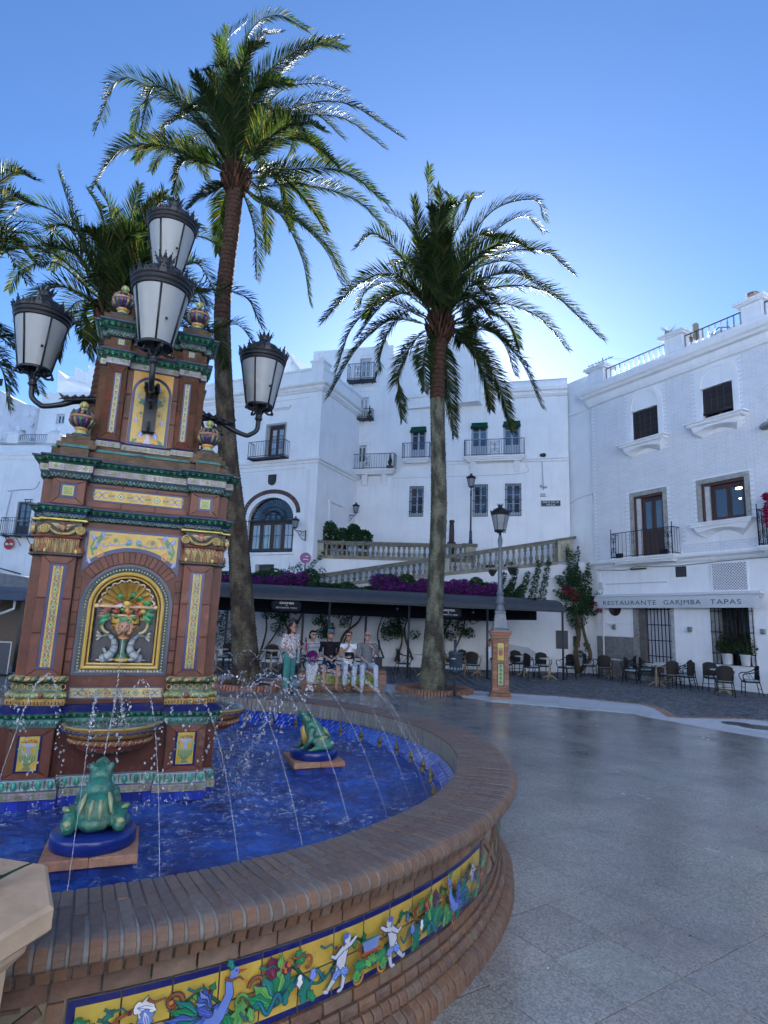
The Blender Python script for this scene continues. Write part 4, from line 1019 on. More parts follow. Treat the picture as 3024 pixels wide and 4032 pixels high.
mb.lathe([(.062,1.400),(.062,1.418),(.052,1.422)],18,col=(.50,.33,.08));mb.lathe([(.05,1.422),(.046,1.44),(.026,1.462)],18,col=(.06,.17,.10));mb.lathe([(.024,1.462),(.020,1.50),(.026,1.545),(.040,1.56)],16,col=(.12,.2,.15))
mb.lathe([(.036,1.556),(.040,1.575),(.03,1.585)],16,col=(.45,.2,.09));mb.lathe([(.034,1.585),(.075,1.62),(.098,1.665)],20,col=(.48,.30,.07));mb.lathe([(.103,1.665),(.103,1.675)],20,col=(.07,.02,.02));mb.lathe([(.098,1.675),(.104,1.70),(.102,1.722),(.118,1.728),(.12,1.738),(.06,1.742)],20,col=[(.48,.31,.07),(.48,.31,.07),(.5,.36,.2),(.45,.33,.2),(.3,.2,.1)])
mb.T=None
for k in range(9):
 a=-pi*(k+.5)/9;mb.tube([(math.cos(a)*.05,y0+math.sin(a)*.05,1.60),(math.cos(a)*.092,y0+math.sin(a)*.082,1.655)],.006,5,(.06,.03,.02)if k%2 else(.5,.34,.09))
four(mb,'fruit_urn',glaze)
mb=MB();yl=y0-.085
mb.ell((0,yl,1.645),(.040,.026,.046),(.34,.19,.12),12,8);mb.ell((0,yl-.018,1.628),(.022,.022,.02),(.38,.22,.15),10,6);mb.ell((0,yl-.034,1.64),(.008,.01,.014),(.42,.25,.17),8,5)
for f in(-1,1):
 mb.ell((f*.016,yl-.024,1.655),(.006,.005,.005),(.07,.04,.03),6,4);mb.ell((f*.019,yl-.022,1.666),(.012,.006,.005),(.42,.26,.17),6,4)
 for k in range(6):a=pi/2+f*(.3+.42*k);mb.ell((math.cos(a)*.048,yl+.004,1.645+math.sin(a)*.052),(.016,.012,.016),(.08,.19,.10)if k<2 else(.36,.21,.13),7,5)
mb.ell((0,yl,1.70),(.03,.012,.018),(.06,.18,.10),8,5);mb.tube([(0,yl-.035,1.615),(0,yl-.045,1.607)],.006,8,(.1,.08,.07))
four(mb,'lion_mask',glaze)
r4=random.Random(5);mb=MB()
for k in range(34):
 a=r4.uniform(0,pi);r=r4.uniform(.01,.105);x=r*math.cos(a)*1.15;z=1.75+r*math.sin(a)*.85;q=r4.choice(((.45,.32,.05),(.30,.07,.04),(.20,.07,.07),(.10,.22,.06),(.42,.20,.06)))
 s=r4.uniform(.013,.024);mb.ell((x,y0-.055-r4.uniform(0,.035),z),(s,s,s),q,8,5)
mb.ell((.005,y0-.095,1.815),(.028,.026,.024),(.50,.36,.09),10,6);mb.ell((-.045,y0-.09,1.80),(.02,.018,.018),(.45,.45,.47),8,5);mb.ell((-.03,y0-.1,1.79),(.008,.008,.008),(.01,.012,.05),6,4)
for x,z in((.075,1.79),(-.075,1.765)):
 for k in range(12):mb.ell((x+r4.uniform(-.025,.025),y0-.075,z+r4.uniform(-.025,.02)),(.009,)*3,(.20,.07,.06),6,4)
four(mb,'glazed_fruit',glaze)
mb=MB()
def rleaf(x,z,l,a,col,w_=.02):
 c,s=math.cos(a),math.sin(a);P=[]
 for t,ww in((0,.15),(.3,1),(.45,.6),(.6,1),(.75,.5),(1,.05)):P.append((t*l,w_*ww))
 V=[];F=[]
 for i,(t,ww)in enumerate(P):
  for q in(-1,0,1):V.append((x+t*c-q*ww*s,y0-.06-.03*math.sin(t/l*3)+abs(q)*.006,z+t*s+q*ww*c))
 for i in range(len(P)-1):F+=[(i*3,i*3+1,i*3+4,i*3+3),(i*3+1,i*3+2,i*3+5,i*3+4)]
 mb.add(V,F,col,True)
for x,z,l,a in((-.03,1.84,.07,2.2),(.02,1.85,.07,1.2),(.06,1.84,.07,.6),(.1,1.81,.09,.4),(.12,1.78,.1,.0),(.12,1.76,.11,-.4),(.11,1.75,.12,-.8),(-.1,1.74,.1,3.6),(-.11,1.73,.11,4.0),(-.03,1.74,.06,4.9),(.05,1.745,.06,5.0),(-.06,1.75,.05,4.6)):rleaf(x,z,l,a,vary((.04,.17,.07),.3))
for k in range(4):rleaf(-.09-.012*k,1.77-.01*k,.085,3.0+.16*k,(.22,.10,.08),.009)
four(mb,'glazed_leaves',glaze)
for f in(-1,1):
 mb=MB();GRY=(.24,.27,.26);DB=(.10,.13,.22)
 pth=smooth_path([(f*.145,-FW+.02,1.415),(f*.10,-FW+.0,1.43),(f*.058,-FW+.01,1.48),(f*.062,-FW+.03,1.54),(f*.10,-FW+.05,1.585),(f*.15,-FW+.06,1.575)],5)
 nn=len(pth);rs=[(.034 if i<nn*.2 else .034-.026*(i/nn-.2)/.8)for i in range(nn)];rs[0]=.012;rs[1]=.024
 mb.tube(pth,rs,10,[DB if i%4==0 else vary(GRY,.15)for i in range(nn-1)])
 for k in(-1,0,1):mb.tube([(f*.15,-FW+.05,1.578),(f*.185,-FW+.03,1.578+k*.03),(f*.19,-FW+.03,1.582+k*.012)],[.008,.012,.002],6,(.32,.33,.28))
 mb.tube([(f*.10,-FW,1.45),(f*.125,-FW+.01,1.49),(f*.12,-FW+.02,1.50)],[.014,.010,.002],6,GRY);mb.ell((f*.13,-FW-.012,1.428),(.007,.006,.006),(.05,.04,.03),6,4);mb.tube([(f*.17,-FW+.01,1.408),(f*.12,-FW-.015,1.412)],[.006,.008],6,(.36,.36,.33));mb.ell((f*.07,-FW,1.412),(.03,.02,.012),(.33,.34,.31),8,5)
 # scrolled handle of the urn
 mb.tube(smooth_path([(f*.10,y0-.03,1.71),(f*.145,y0-.03,1.70),(f*.158,y0-.03,1.655),(f*.135,y0-.03,1.615),(f*.10,y0-.03,1.60)],5),[.013]*21,8,(.34,.31,.16))
 four(mb,'dolphin',glaze)
# ---- bowls (one on each face)
mb=MB();cb=(0,-.70,0)
P=[(.03,.80),(.12,.805),(.20,.835),(.215,.84),(.222,.852),(.215,.862),(.245,.872),(.262,.88),(.268,.892),(.262,.902),(.262,.912),(.292,.925),(.292,.934),(.306,.945),(.316,.985),(.322,.99),(.318,.998),(.296,.998),(.270,.975)]
bc=[(.10,.04,.035),(.12,.06,.05),(.30,.26,.14),(.20,.06,.05),(.24,.07,.05),(.20,.22,.12),(.24,.07,.05),(.22,.06,.04),(.24,.07,.05),(.25,.27,.13),(.012,.014,.03),(.28,.09,.03),(.35,.22,.05),(.40,.25,.06),(.42,.28,.08),(.45,.33,.12),(.35,.3,.2),(.2,.22,.2)]
mb.lathe(P,40,cb,[jit(q,.7)for q in bc],a0=-pi,a1=0)
for k in range(40):
 a=-pi*(k+.5)/40;x,y=math.cos(a),math.sin(a)
 mb.tube([(x*.262,-.70+y*.262,.876),((math.cos(a+.04))*.272,-.70+math.sin(a+.04)*.272,.892),(math.cos(a+.075)*.264,-.70+math.sin(a+.075)*.264,.906)],.008,5,(.24,.07,.055)if k%2 else(.27,.20,.10))
 mb.tube([(x*.13,-.70+y*.13,.808),(x*.212,-.70+y*.212,.846)],.009,5,(.22,.06,.05)if k%2 else(.20,.17,.09))
 if k%2:mb.ell((x*.316,-.70+y*.316,.965),(.012,.012,.010),(.03,.04,.14),7,4)
 else:mb.tube([(math.cos(a+q*.045)*.317,-.70+math.sin(a+q*.045)*.317,.975-.020*math.cos(q*1.2))for q in(-1,-.5,0,.5,1)],.0035,4,(.03,.04,.14));mb.ell((x*.311,-.70+y*.311,.953),(.006,)*3,(.04,.05,.15),5,3)
four(mb,'wall_bowl',glaze,(0,1,3))
mb=MB();mb.lathe([(0,.982),(.15,.984),(.285,.983)],36,cb,(.19,.21,.21),a0=-pi,a1=0);four(mb,'bowl_water',mat('bowl_water',.08,(25,.3,.01),(6,.15),spec=.8),(0,1,3))
# ---- tower urn blocks and urns (urns are things of their own)
Ks=[]
for sx in(-1,1):
 for sy in(-1,1):
  mb=MB();z=K(2.93);x,y=sx*.475,sy*.475
  mb.box(x-.135,x+.135,y-.135,y+.135,z,z+.045,(.13,.09,.06),bev=.008);mb.box(x-.11,x+.11,y-.11,y+.11,z+.045,z+.085,(.14,.095,.065),bev=.006);mb.box(x-.085,x+.085,y-.085,y+.085,z+.085,z+.12,(.12,.085,.06),bev=.006)
  mb.build('urn_block',terra_old,tw);Ks.append((x,y,z+.12,1.0))
  mb=MB();z=K(4.085);x,y=sx*.305,sy*.305
  mb.box(x-.12,x+.12,y-.12,y+.12,z,z+.045,(.09,.07,.05),bev=.006);mb.box(x-.085,x+.085,y-.085,y+.085,z+.045,z+.075,(.08,.065,.05),bev=.006);mb.build('urn_block',terra_old,tw);Ks.append((x,y,z+.075,.98))
def urn():
 r=thing('ceramic_urn','-','ceramic urn')
 m1=MB();m1.lathe([(.062,0),(.066,.008),(.062,.02)],20,col=NB);m1.lathe([(.060,.018),(.05,.03),(.036,.045),(.034,.055)],20,col=(.30,.36,.14));m1.lathe([(.036,.052),(.052,.066),(.048,.073)],20,col=(.42,.24,.06));m1.build('foot',glaze,r)
 m2=MB();m2.lathe([(.034,.07),(.062,.09),(.080,.12),(.086,.145),(.083,.155)],24,col=(.035,.03,.12));m2.lathe([(.088,.150),(.094,.158),(.088,.166)],24,col=(.33,.17,.09));m2.lathe([(.084,.164),(.072,.19),(.05,.212),(.024,.222)],24,col=(.02,.018,.06));m2.build('body',glaze,r)
 m3=MB()
 for k in range(12):
  a=k*pi/6;c,s=math.cos(a),math.sin(a);q=((.06,.10,.05),(.09,.03,.035),(.20,.17,.06))[k%3]
  m3.tube([(c*.05,s*.05,.080),(c*.075,s*.075,.105),(c*.086,s*.086,.135),(c*.084,s*.084,.148)],[.004,.010,.013,.008],6,q)
  m3.tube([(c*.083,s*.083,.170),(c*.070,s*.070,.194),(c*.045,s*.045,.216)],[.010,.009,.004],6,((.2,.17,.06),(.06,.1,.05),(.15,.14,.14))[k%3])
 m3.build('gadroon',glaze,r,'stuff')
 m4=MB();m4.lathe([(.022,.218),(.020,.232),(.014,.236)],14,col=(.40,.36,.10));m4.ell((0,0,.262),(.030,.030,.029),(.33,.34,.12),12,8)
 for k in range(6):a=k*pi/3;m4.tube([(math.cos(a)*.020,math.sin(a)*.020,.240),(math.cos(a)*.0305,math.sin(a)*.0305,.262),(math.cos(a)*.016,math.sin(a)*.016,.287)],.005,5,(.42,.16,.05)if k%2 else(.1,.25,.08))
 m4.build('finial',glaze,r);return r
U0_=urn();register(U0_);uw={(-1,-1,0):'painted ceramic urn on the tower lower cornice, front left corner below the left lantern arm',(1,-1,0):'painted ceramic urn on the tower lower cornice, front right corner before the palm trunk',
 (-1,1,0):'painted ceramic urn on the back left corner of the tower lower cornice',(1,1,0):'painted ceramic urn on the back right corner of the tower lower cornice',
 (-1,-1,1):'dark painted urn on the tower top, left one half behind the front lantern',(1,-1,1):'small painted urn on the tower top, right corner beside the front lantern',(-1,1,1):'painted urn at the back left corner of the tower top',(1,1,1):'painted urn at the back right corner of the tower top'}
for i,(x,y,z,s_)in enumerate(Ks):
 top=i%2;sx=1 if x>0 else-1;sy=1 if y>0 else-1
 if sy>0:continue
 p=Matrix.Translation(TC)@Matrix.Rotation(TA,4,'Z')@Vector((x,y,z));o=U0_ if i==0 else dup(U0_)
 o.location=p;o.rotation_euler=(0,0,TA+i);o['label']=uw[(sx,sy,top)];o['group']='ceramic urns on the fountain tower'
# ================================================================== LANTERNS
IR=(.014,.016,.02)
def lantern_parts(root,s=1.0,z0=0.0,nside=6,wq=1.0):
 """crowned lantern head, neck at z0, about .86 m high"""
 T_=Matrix.Translation((0,0,z0))@Matrix.Diagonal((s*wq,s*wq,s,1))
 m=MB();m.T=T_
 m.lathe([(.018,-.02),(.03,0),(.042,.01),(.042,.022),(.030,.03),(.036,.04),(.036,.05),(.022,.06),(.018,.11)],18,col=IR)
 m.lathe([(.146,.125),(.152,.132),(.150,.145),(.142,.150),(.135,.14),(.146,.125)],30,col=IR)
 for k in range(4):
  a=k*pi/2+.35;c,q=math.cos(a),math.sin(a);m.tube(smooth_path([(c*.02,q*.02,.05),(c*.06,q*.06,.10),(c*.11,q*.11,.085),(c*.155,q*.155,.10),(c*.150,q*.150,.14)],4),[.010]*17,6,IR)
  m.tube([(c*.11,q*.11,.085),(c*.085,q*.085,.125),(c*.11,q*.11,.135)],.007,5,IR);m.ell((c*.16,q*.16,.10),(.018,.018,.02),IR,7,5)
  m.ell((c*.2,q*.2,.30),(.014,.014,.012),IR,6,4)
 m.tube([(0,0,.06),(0,0,.20)],.010,8,IR);m.build('bracket_ring',iron,root)
 g=MB();g.T=T_
 for k in range(nside):
  a0=2*pi*k/nside+.03;a1=2*pi*(k+1)/nside-.03;n=5;P=[]
  for r,z in((.141,.15),(.232,.565)):P.append([(r*math.cos(a0+(a1-a0)*i/n),r*math.sin(a0+(a1-a0)*i/n),z)for i in range(n+1)])
  q=MB();q.T=T_;q.loops(P,(.24,.26,.275),caps=False,smooth=True,closed=False);q.build('glass_panel',frost,root)
 r=MB();r.T=T_
 for k in range(nside):a=2*pi*k/nside;c,q=math.cos(a),math.sin(a);r.tube([(c*.146,q*.146,.14),(c*.238,q*.238,.57)],.009,6,IR)
 r.build('rib',iron,root,'stuff')
 m=MB();m.T=T_
 m.lathe([(.225,.553),(.243,.556),(.247,.568),(.238,.574),(.240,.584),(.255,.590),(.258,.605),(.246,.612),(.252,.622),(.262,.626),(.262,.636),(.235,.642),(.212,.655),(.192,.70),(.155,.74),(.105,.764),(.075,.77),(.070,.79),(.060,.80),(.058,.82),(.068,.83),(.070,.842),(.05,.845)],36,col=IR)
 m.lathe([(0,.56),(.225,.556)],24,col=(.3,.3,.3));m.build('lantern_roof',iron,root)
 def crest(name,R,z,h,n,lean,big=1):
  q=MB();q.T=T_
  for k in range(n):
   a=2*pi*k/n;c,s_=math.cos(a),math.sin(a);tx,ty=-s_,c;H_=h*(1.5 if k%3==0 and big else .8);wd=2*pi*R/n*.46
   def pt(u,v):rr=R+lean*v;return(rr*c+tx*u*wd,rr*s_+ty*u*wd,z+v*H_)
   V=[pt(-1,0),pt(1,0),pt(.95,.28),pt(.55,.42),pt(.75,.6),pt(.3,.68),pt(0,1.05),pt(-.3,.68),pt(-.75,.6),pt(-.55,.42),pt(-.95,.28)]
   V2=[(x*.965,y*.965,zz)for x,y,zz in V];nV=len(V)
   q.add(V+V2,[tuple(range(nV)),tuple(range(2*nV-1,nV-1,-1))]+[(i,(i+1)%nV,nV+(i+1)%nV,nV+i)for i in range(nV)],IR)
   q.ell(pt(0,.5),(.008,.008,.01),IR,5,4);q.ell(pt(0,1.0),(.006,.006,.008),IR,5,4)
  q.build(name,iron,root,'stuff')
 crest('roof_cresting',.262,.632,.052,24,.016);crest('lantern_crown',.064,.838,.058,10,.03,0)
def bracket_lantern(label,ang,L_=.94,zn=3.585,arm_z=3.37):
 p=TC.copy();p.z=0;r=thing('bracket_lantern',label,'bracket lantern',p,TA+ang,'lanterns on the fountain tower')
 m=MB();w0=UW
 pth=smooth_path([(w0-.03,0,3.50),(w0+.06,0,3.535),(w0+.18,0,3.52),(w0+.30,0,3.46),(w0+.42,0,3.425),(L_-.07,0,3.435),(L_-.01,0,3.49),(L_,0,zn)],6)
 m.tube(pth,[.034-.012*min(1,i/22)for i in range(len(pth))],10,IR);m.build('bracket_arm',iron,r)
 m=MB()
 for k in range(9):
  t=k/8;x=w0+.02+t*.24;z=3.56-.05*t
  for s in(-1,1):m.tube([(x-.06,s*.01,z-.02),(x,s*.045,z+.015-.03*(k%2)),(x+.06,s*.04,z-.02)],[.006,.016,.003],6,IR)
 m.tube([(w0+.1,0,3.50),(w0+.16,0,3.42),(w0+.22,0,3.40),(w0+.20,0,3.44)],[.02,.026,.018,.006],8,IR);m.tube([(w0+.02,0,3.5),(w0+.05,0,3.43),(w0+.0,0,3.40)],[.014,.016,.006],8,IR)
 m.tube([(w0+.24,0,3.52),(w0+.30,0,3.53),(w0+.33,0,3.56)],[.02,.014,.003],8,IR)
 m.build('acanthus_leaf',iron,r)
 m=MB();m.box(w0-.045,w0+.012,-.05,.05,3.20,3.60,IR,bev=.01);m.tube(smooth_path([(w0,0,3.24),(w0+.04,0,3.22),(w0+.05,0,3.27),(w0+.02,0,3.28)],4),.012,6,IR);m.build('wall_plate',iron,r)
 m=MB();T_=Matrix.Translation((L_,0,0));m.T=T_;m.build('x',iron)if 0 else None
 sub=bpy.data.objects.new('lantern_head',None)
 lantern_parts(r,1.0,zn,6,.86)
 for o in C.objects:
  if o.parent==r and o.name.split('.')[0]in('bracket_ring','glass_panel','rib','lantern_roof','roof_cresting','lantern_crown'):o.matrix_local=Matrix.Translation((L_,0,0))
 return r
bl=bracket_lantern('front crowned lantern on the tower, hanging toward the viewer over the upper tile panel',-pi/2)
register(bl)
dup(bl,None,TA,'right-hand crowned lantern of the tower, on a curved arm beside the palm trunk','lanterns on the fountain tower')
dup(bl,None,TA+pi,'left-hand crowned lantern of the tower, on a curved arm at the left picture edge','lanterns on the fountain tower')
# central lantern standing on top of the tower
r=thing('tower_top_lantern','highest crowned lantern standing on a post at the centre of the tower top','lantern',(TC.x,TC.y,4.12),TA,'lanterns on the fountain tower')
m=MB();m.lathe([(.12,-.02),(.12,.03),(.07,.05),(.05,.12),(.06,.2),(.035,.24),(.026,.6),(.04,.62),(.026,.66)],16,col=IR);m.build('post',iron,r);TOPZ=.62
lantern_parts(r,1.0,TOPZ,6,.88)
# ================================================================== FROGS
frog_m=mat('glazed_frog',.25,(38,.8,.012),(9,.6),coat=.5,var2=(11,(.13,.17,.10),.5,.68))
def frog(label,loc,rz):
 r=thing('frog_statue',label,'frog statue',loc,rz,'glazed frogs spouting water')
 # pedestal (brick slab on blue tiled block), blue disc
 m=MB();m.box(-.19,.19,-.19,.19,-.2,.045,(.015,.025,.14));
 m.build('pedestal_block',glaze_old,r)
 for k in range(6):
  for f in range(4):
   q=MB();q.T=Matrix.Rotation(f*pi/2,4,'Z');q.box(-.188+k*.063,-.128+k*.063,-.197,-.188,-.06,.042,vary((.02,.035,.20),.4),bev=.002);q.build('pedestal_tile',glaze_old,r)
 for i in range(2):
  for j in range(2):m=MB();m.box(-.225+i*.226,-.001+i*.226,-.225+j*.226,-.001+j*.226,.048,.095,vary((.24,.14,.09),.25),bev=.004);m.build('pedestal_brick',brick_m,r)
 m=MB();m.lathe([(.205,.095),(.21,.10),(.21,.155),(.20,.168),(0,.17)],36,col=(.010,.02,.15));m.build('blue_base',glaze,r)
 z=.17  # frog faces +x
 pr=[('e',(-.02,0,z+.10),(.115,.095,.095),Matrix.Rotation(-.55,3,'Y')),('e',(.03,0,z+.17),(.085,.075,.085),Matrix.Rotation(-.7,3,'Y')),
          ('e',(.075,0,z+.245),(.072,.060,.060),Matrix.Rotation(-.75,3,'Y')),('e',(.112,0,z+.285),(.052,.042,.035),Matrix.Rotation(-.8,3,'Y')),('e',(-.07,0,z+.05),(.09,.09,.05))]
 for s in(-1,1):
  pr+=[('e',(-.035,s*.115,z+.065),(.095,.042,.055),Matrix.Rotation(-.25,3,'Y')),('c',(-.11,s*.12,z+.035),(.04,s*.155,z+.022),.034,.022),('c',(.04,s*.155,z+.02),(.085,s*.165,z+.010),.018,.009),('c',(.04,s*.15,z+.016),(.09,s*.135,z+.010),.014,.008),
               ('c',(.05,s*.075,z+.16),(.075,s*.10,z+.07),.034,.024),('c',(.075,s*.10,z+.07),(.115,s*.075,z+.018),.024,.016),('c',(.115,s*.075,z+.016),(.15,s*.09,z+.010),.012,.008),('c',(.115,s*.07,z+.016),(.155,s*.062,z+.010),.011,.007),
               ('e',(.062,s*.048,z+.292),(.024,.020,.024))]
 blob('frog_body',pr,frog_m,r,.0075,(.022,.12,.085),3)
 m=MB()
 for s in(-1,1):
  m.ell((.068,s*.062,z+.298),(.013,.009,.013),(.01,.01,.012),8,6)
  for k,(x0,z0_,x1,z1_)in enumerate(((-.098,.19,-.155+.02,.11),(-.075,.215,-.125,.14))):
   y_=s*(.018+.036*k);m.tube([(x0+.015*k,y_,z+z0_-.028),(x0-.012+.01*k,y_*1.2,z+z0_-.062),(x1+.0,y_*1.4,z+z1_-.035)],[.007,.013,.006],8,(.22,.26,.14))
  m.tube([(-.085,s*.128,z+.115),(-.03,s*.148,z+.108),(.02,s*.145,z+.085)],[.006,.016,.006],8,(.22,.30,.13));m.ell((-.125,s*.125,z+.06),(.02,.022,.018),(.25,.32,.15),8,5)
 m.tube([(.085,0,z+.21),(.105,0,z+.16),(.09,0,z+.10),(.08,0,z+.03)],[.02,.034,.038,.025],10,(.36,.27,.08));m.tube([(.13,0,z+.29),(.162,0,z+.322)],.009,8,(.03,.03,.03))
 m.build('painted_marks',glaze,r);return r
f1=frog('nearest green frog statue, seen from behind, on a blue disc in front of the tower',Matrix.Translation(TC)@Matrix.Rotation(TA,4,'Z')@Vector((0,-1.74,.455)),TA+pi/2)
register(f1)
f2=dup(f1,Matrix.Translation(TC)@Matrix.Rotation(TA,4,'Z')@Vector((1.66,0,.455)),TA+pi,'farther green frog statue in side view, on a brick pedestal right of the tower','glazed frogs spouting water')
# ================================================================== WATER JETS
drop_m=mat('water_drops',.04,None,None,trans=.75,ior=1.33,spec=.8)
def arc(p0,p1,h):  # parabola from p0 to p1 with apex h above p0
 p0,p1=Vector(p0),Vector(p1);vz=math.sqrt(2*9.8*h);dz=p1.z-p0.z;t1=(vz+math.sqrt(max(0,vz*vz-2*9.8*dz)))/9.8
 return lambda t:Vector((p0.x+(p1.x-p0.x)*t,p0.y+(p1.y-p0.y)*t,p0.z+vz*t*t1-4.9*(t*t1)**2))
rj=random.Random(11)
def jet(label,p0,p1,h,group,wob=.009,solid=.34,th=.0015,nd=80,cat='water jet'):
 A=arc(p0,p1,h);m=MB();n=26
 m.tube([A(solid*i/n)+Vector((rj.uniform(-1,1),rj.uniform(-1,1),0))*.0015 for i in range(n+1)],[th*rj.uniform(.75,1.25)for i in range(n+1)],6,(.85,.9,.95))
 for k in range(nd):
  t=solid*.85+(1.0-solid*.85)*(k+rj.random())/nd;sp_=wob*(.3+2.8*max(0,t-.35));p=A(t)+Vector((rj.gauss(0,sp_),rj.gauss(0,sp_),rj.gauss(0,sp_)))
  s=rj.uniform(.002,.0055)*(1+.6*(t>.7));el=rj.uniform(1,1.9);m.ell(p,(s,s,s*el),(.88,.92,.97),6,4,Matrix.Rotation(rj.uniform(-.6,.6),3,'X'))
 for k in range(26):  # splash crown where it lands
  a=rj.uniform(0,2*pi);q=rj.uniform(.005,.11);e=A(1);s=rj.uniform(.0025,.006);m.ell(e+Vector((math.cos(a)*q,math.sin(a)*q,rj.uniform(0,.07))),(s,s,s),(.9,.93,.97),6,4)
 return tag(m.build('water_jet',drop_m),label,cat,group)
for i,a in enumerate(NOZ):
 d=math.degrees(a)%360
 if 130<d<215:continue
 a_=a+rj.uniform(-.02,.02);R1=1.15+rj.uniform(-.12,.15)+.25*(abs(math.cos(2*(a-TA)))<.5)
 jet('thin water jet arching from the pool rim toward the tower',(B0.x+2.83*math.cos(a),B0.y+2.83*math.sin(a),.56),(B0.x+R1*math.cos(a_),B0.y+R1*math.sin(a_),.46),.80+rj.uniform(-.05,.05),'water jets around the pool rim')
TM=Matrix.Translation(TC)@Matrix.Rotation(TA,4,'Z')
jet('thin jet from the mouth of the nearest frog up into the front bowl',TM@Vector((0,-1.74+.17,.455+.50)),TM@Vector((.06,-.86,.99)),.30,None,.004,.5,.0035,60)
jet('jet arching from the mouth of the farther frog toward the right bowl',TM@Vector((1.66-.17,0,.955)),TM@Vector((.88,0,.99)),.24,None,.004,.6,.0035,50)
jet('trickle falling from the lion mask in the niche down to the front bowl',TM@Vector((0,-.66,1.607)),TM@Vector((.0,-.82,.99)),.002,None,.002,.6,.003,50)
# ================================================================== BUILDINGS
WH=(.85,.855,.87)
GLS=(.025,.03,.035)
def wall(name,par,s0,s1,z0,z1,ops,m_=plaster,y=0,col=WH,dep=.24):
 """front sheet with rectangular openings (a0,a1,b0,b1) and their reveals"""
 mb=MB();X=sorted({s0,s1}|{v for o in ops for v in o[:2]if s0<v<s1});Z=sorted({z0,z1}|{v for o in ops for v in o[2:4]if z0<v<z1})
 for i in range(len(X)-1):
  for j in range(len(Z)-1):
   cx,cz=(X[i]+X[i+1])/2,(Z[j]+Z[j+1])/2
   if any(o[0]<cx<o[1]and o[2]<cz<o[3]for o in ops):continue
   mb.add([(X[i],y,Z[j]),(X[i+1],y,Z[j]),(X[i+1],y,Z[j+1]),(X[i],y,Z[j+1])],[(0,1,2,3)],col)
 for a0,a1,b0,b1 in ops:
  mb.loops([[(a0,y,b0),(a1,y,b0),(a1,y,b1),(a0,y,b1)],[(a0,y+dep,b0),(a1,y+dep,b0),(a1,y+dep,b1),(a0,y+dep,b1)]],col,caps=False)
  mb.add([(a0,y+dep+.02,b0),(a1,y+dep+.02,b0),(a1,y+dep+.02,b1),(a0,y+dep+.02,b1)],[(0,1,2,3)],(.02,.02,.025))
 return mb.build(name,m_,par)
def window(par,a0,a1,b0,b1,y=.14,leafs=2,rows=3,col=(.5,.52,.55),t=.055,low=0,mt=paint_m,name='window',glass=GLS,inner=.04):
 """frame and casements as one part, every pane a sub-part; low = height of a solid bottom panel"""
 f=MB();g=.006
 f.box(a0+g,a0+t,y-.03,y+.05,b0+g,b1-g,col);f.box(a1-t,a1-g,y-.03,y+.05,b0+g,b1-g,col)
 f.box(a0+t,a1-t,y-.03,y+.05,b1-t,b1-g,col);f.box(a0+t,a1-t,y-.03,y+.05,b0+g,b0+t,col)
 A0,A1,B0_,B1=a0+t,a1-t,b0+t,b1-t;lw=(A1-A0)/leafs;P=[]
 for k in range(leafs):
  l0,l1=A0+lw*k+.003,A0+lw*(k+1)-.003
  for q in((l0,l0+inner),(l1-inner,l1)):f.box(q[0],q[1],y-.012,y+.03,B0_+.002,B1-.002,col)
  zb=B0_+low
  f.box(l0+inner,l1-inner,y-.011,y+.029,B0_+.002,zb+inner,col);f.box(l0+inner,l1-inner,y-.011,y+.029,B1-inner,B1-.002,col)
  if low:f.box(l0+inner*1.7,l1-inner*1.7,y-.02,y-.011,B0_+inner,zb-inner*.3,jit(col,.85),bev=.006)
  h=(B1-inner-zb-inner)/rows
  for r in range(rows):
   z0=zb+inner+h*r;
   if r:f.box(l0+inner,l1-inner,y-.008,y+.026,z0-.012,z0+.012,col);z0+=.012
   P.append((l0+inner,l1-inner,z0,zb+inner+h*(r+1)-(.012 if r<rows-1 else 0)))
 o=f.build(name,mt,par)
 for p in P:
  m=MB();tl=rnd.uniform(-.004,.004);m.add([(p[0],y+.008,p[2]),(p[1],y+.008+tl,p[2]),(p[1],y+.008+tl*2,p[3]),(p[0],y+.008+tl,p[3])],[(0,1,2,3)],vary(glass,.3));m.build('pane',glass_m,o)
 return o
def grille(par,a0,a1,b0,b1,y,nb,nh,col=(.02,.025,.05),r=.012):
 m=MB()
 for k in range(nb):x=a0+(a1-a0)*k/(nb-1);m.tube([(x,y,b0),(x,y,b1)],r,6,col)
 for k in range(nh):z=b0+(b1-b0)*(k+.5)/nh;m.box(a0-.03,a1+.03,y-.006,y+.006,z-.016,z+.016,col)
 for z in(b0,b1):m.box(a0-.02,a1+.02,y-.008,y+.008,z-.012,z+.012,col)
 return m.build('window_grille',iron,par)
def scrollwork(m,cx,y,z0,z1,w_,col,r=.008):
 for s in(-1,1):
  for v in(-1,1):
   cz=(z0+z1)/2;H=(z1-z0)/2
   P=[(cx+s*w_*.25+s*w_*.22*math.cos(a),y,cz+v*H*.45+v*H*.22*math.sin(a))for a in[pi*1.9*i/10 for i in range(11)]]
   m.tube(P,r,5,col)
   m.tube([(cx,y,cz),(cx+s*w_*.12,y,cz+v*H*.3),(cx+s*w_*.45,y,cz+v*H*.8),(cx+s*w_*.1,y,cz+v*H*.95)],r,5,col)
 m.tube([(cx,y,z0),(cx,y,z1)],r,5,col)
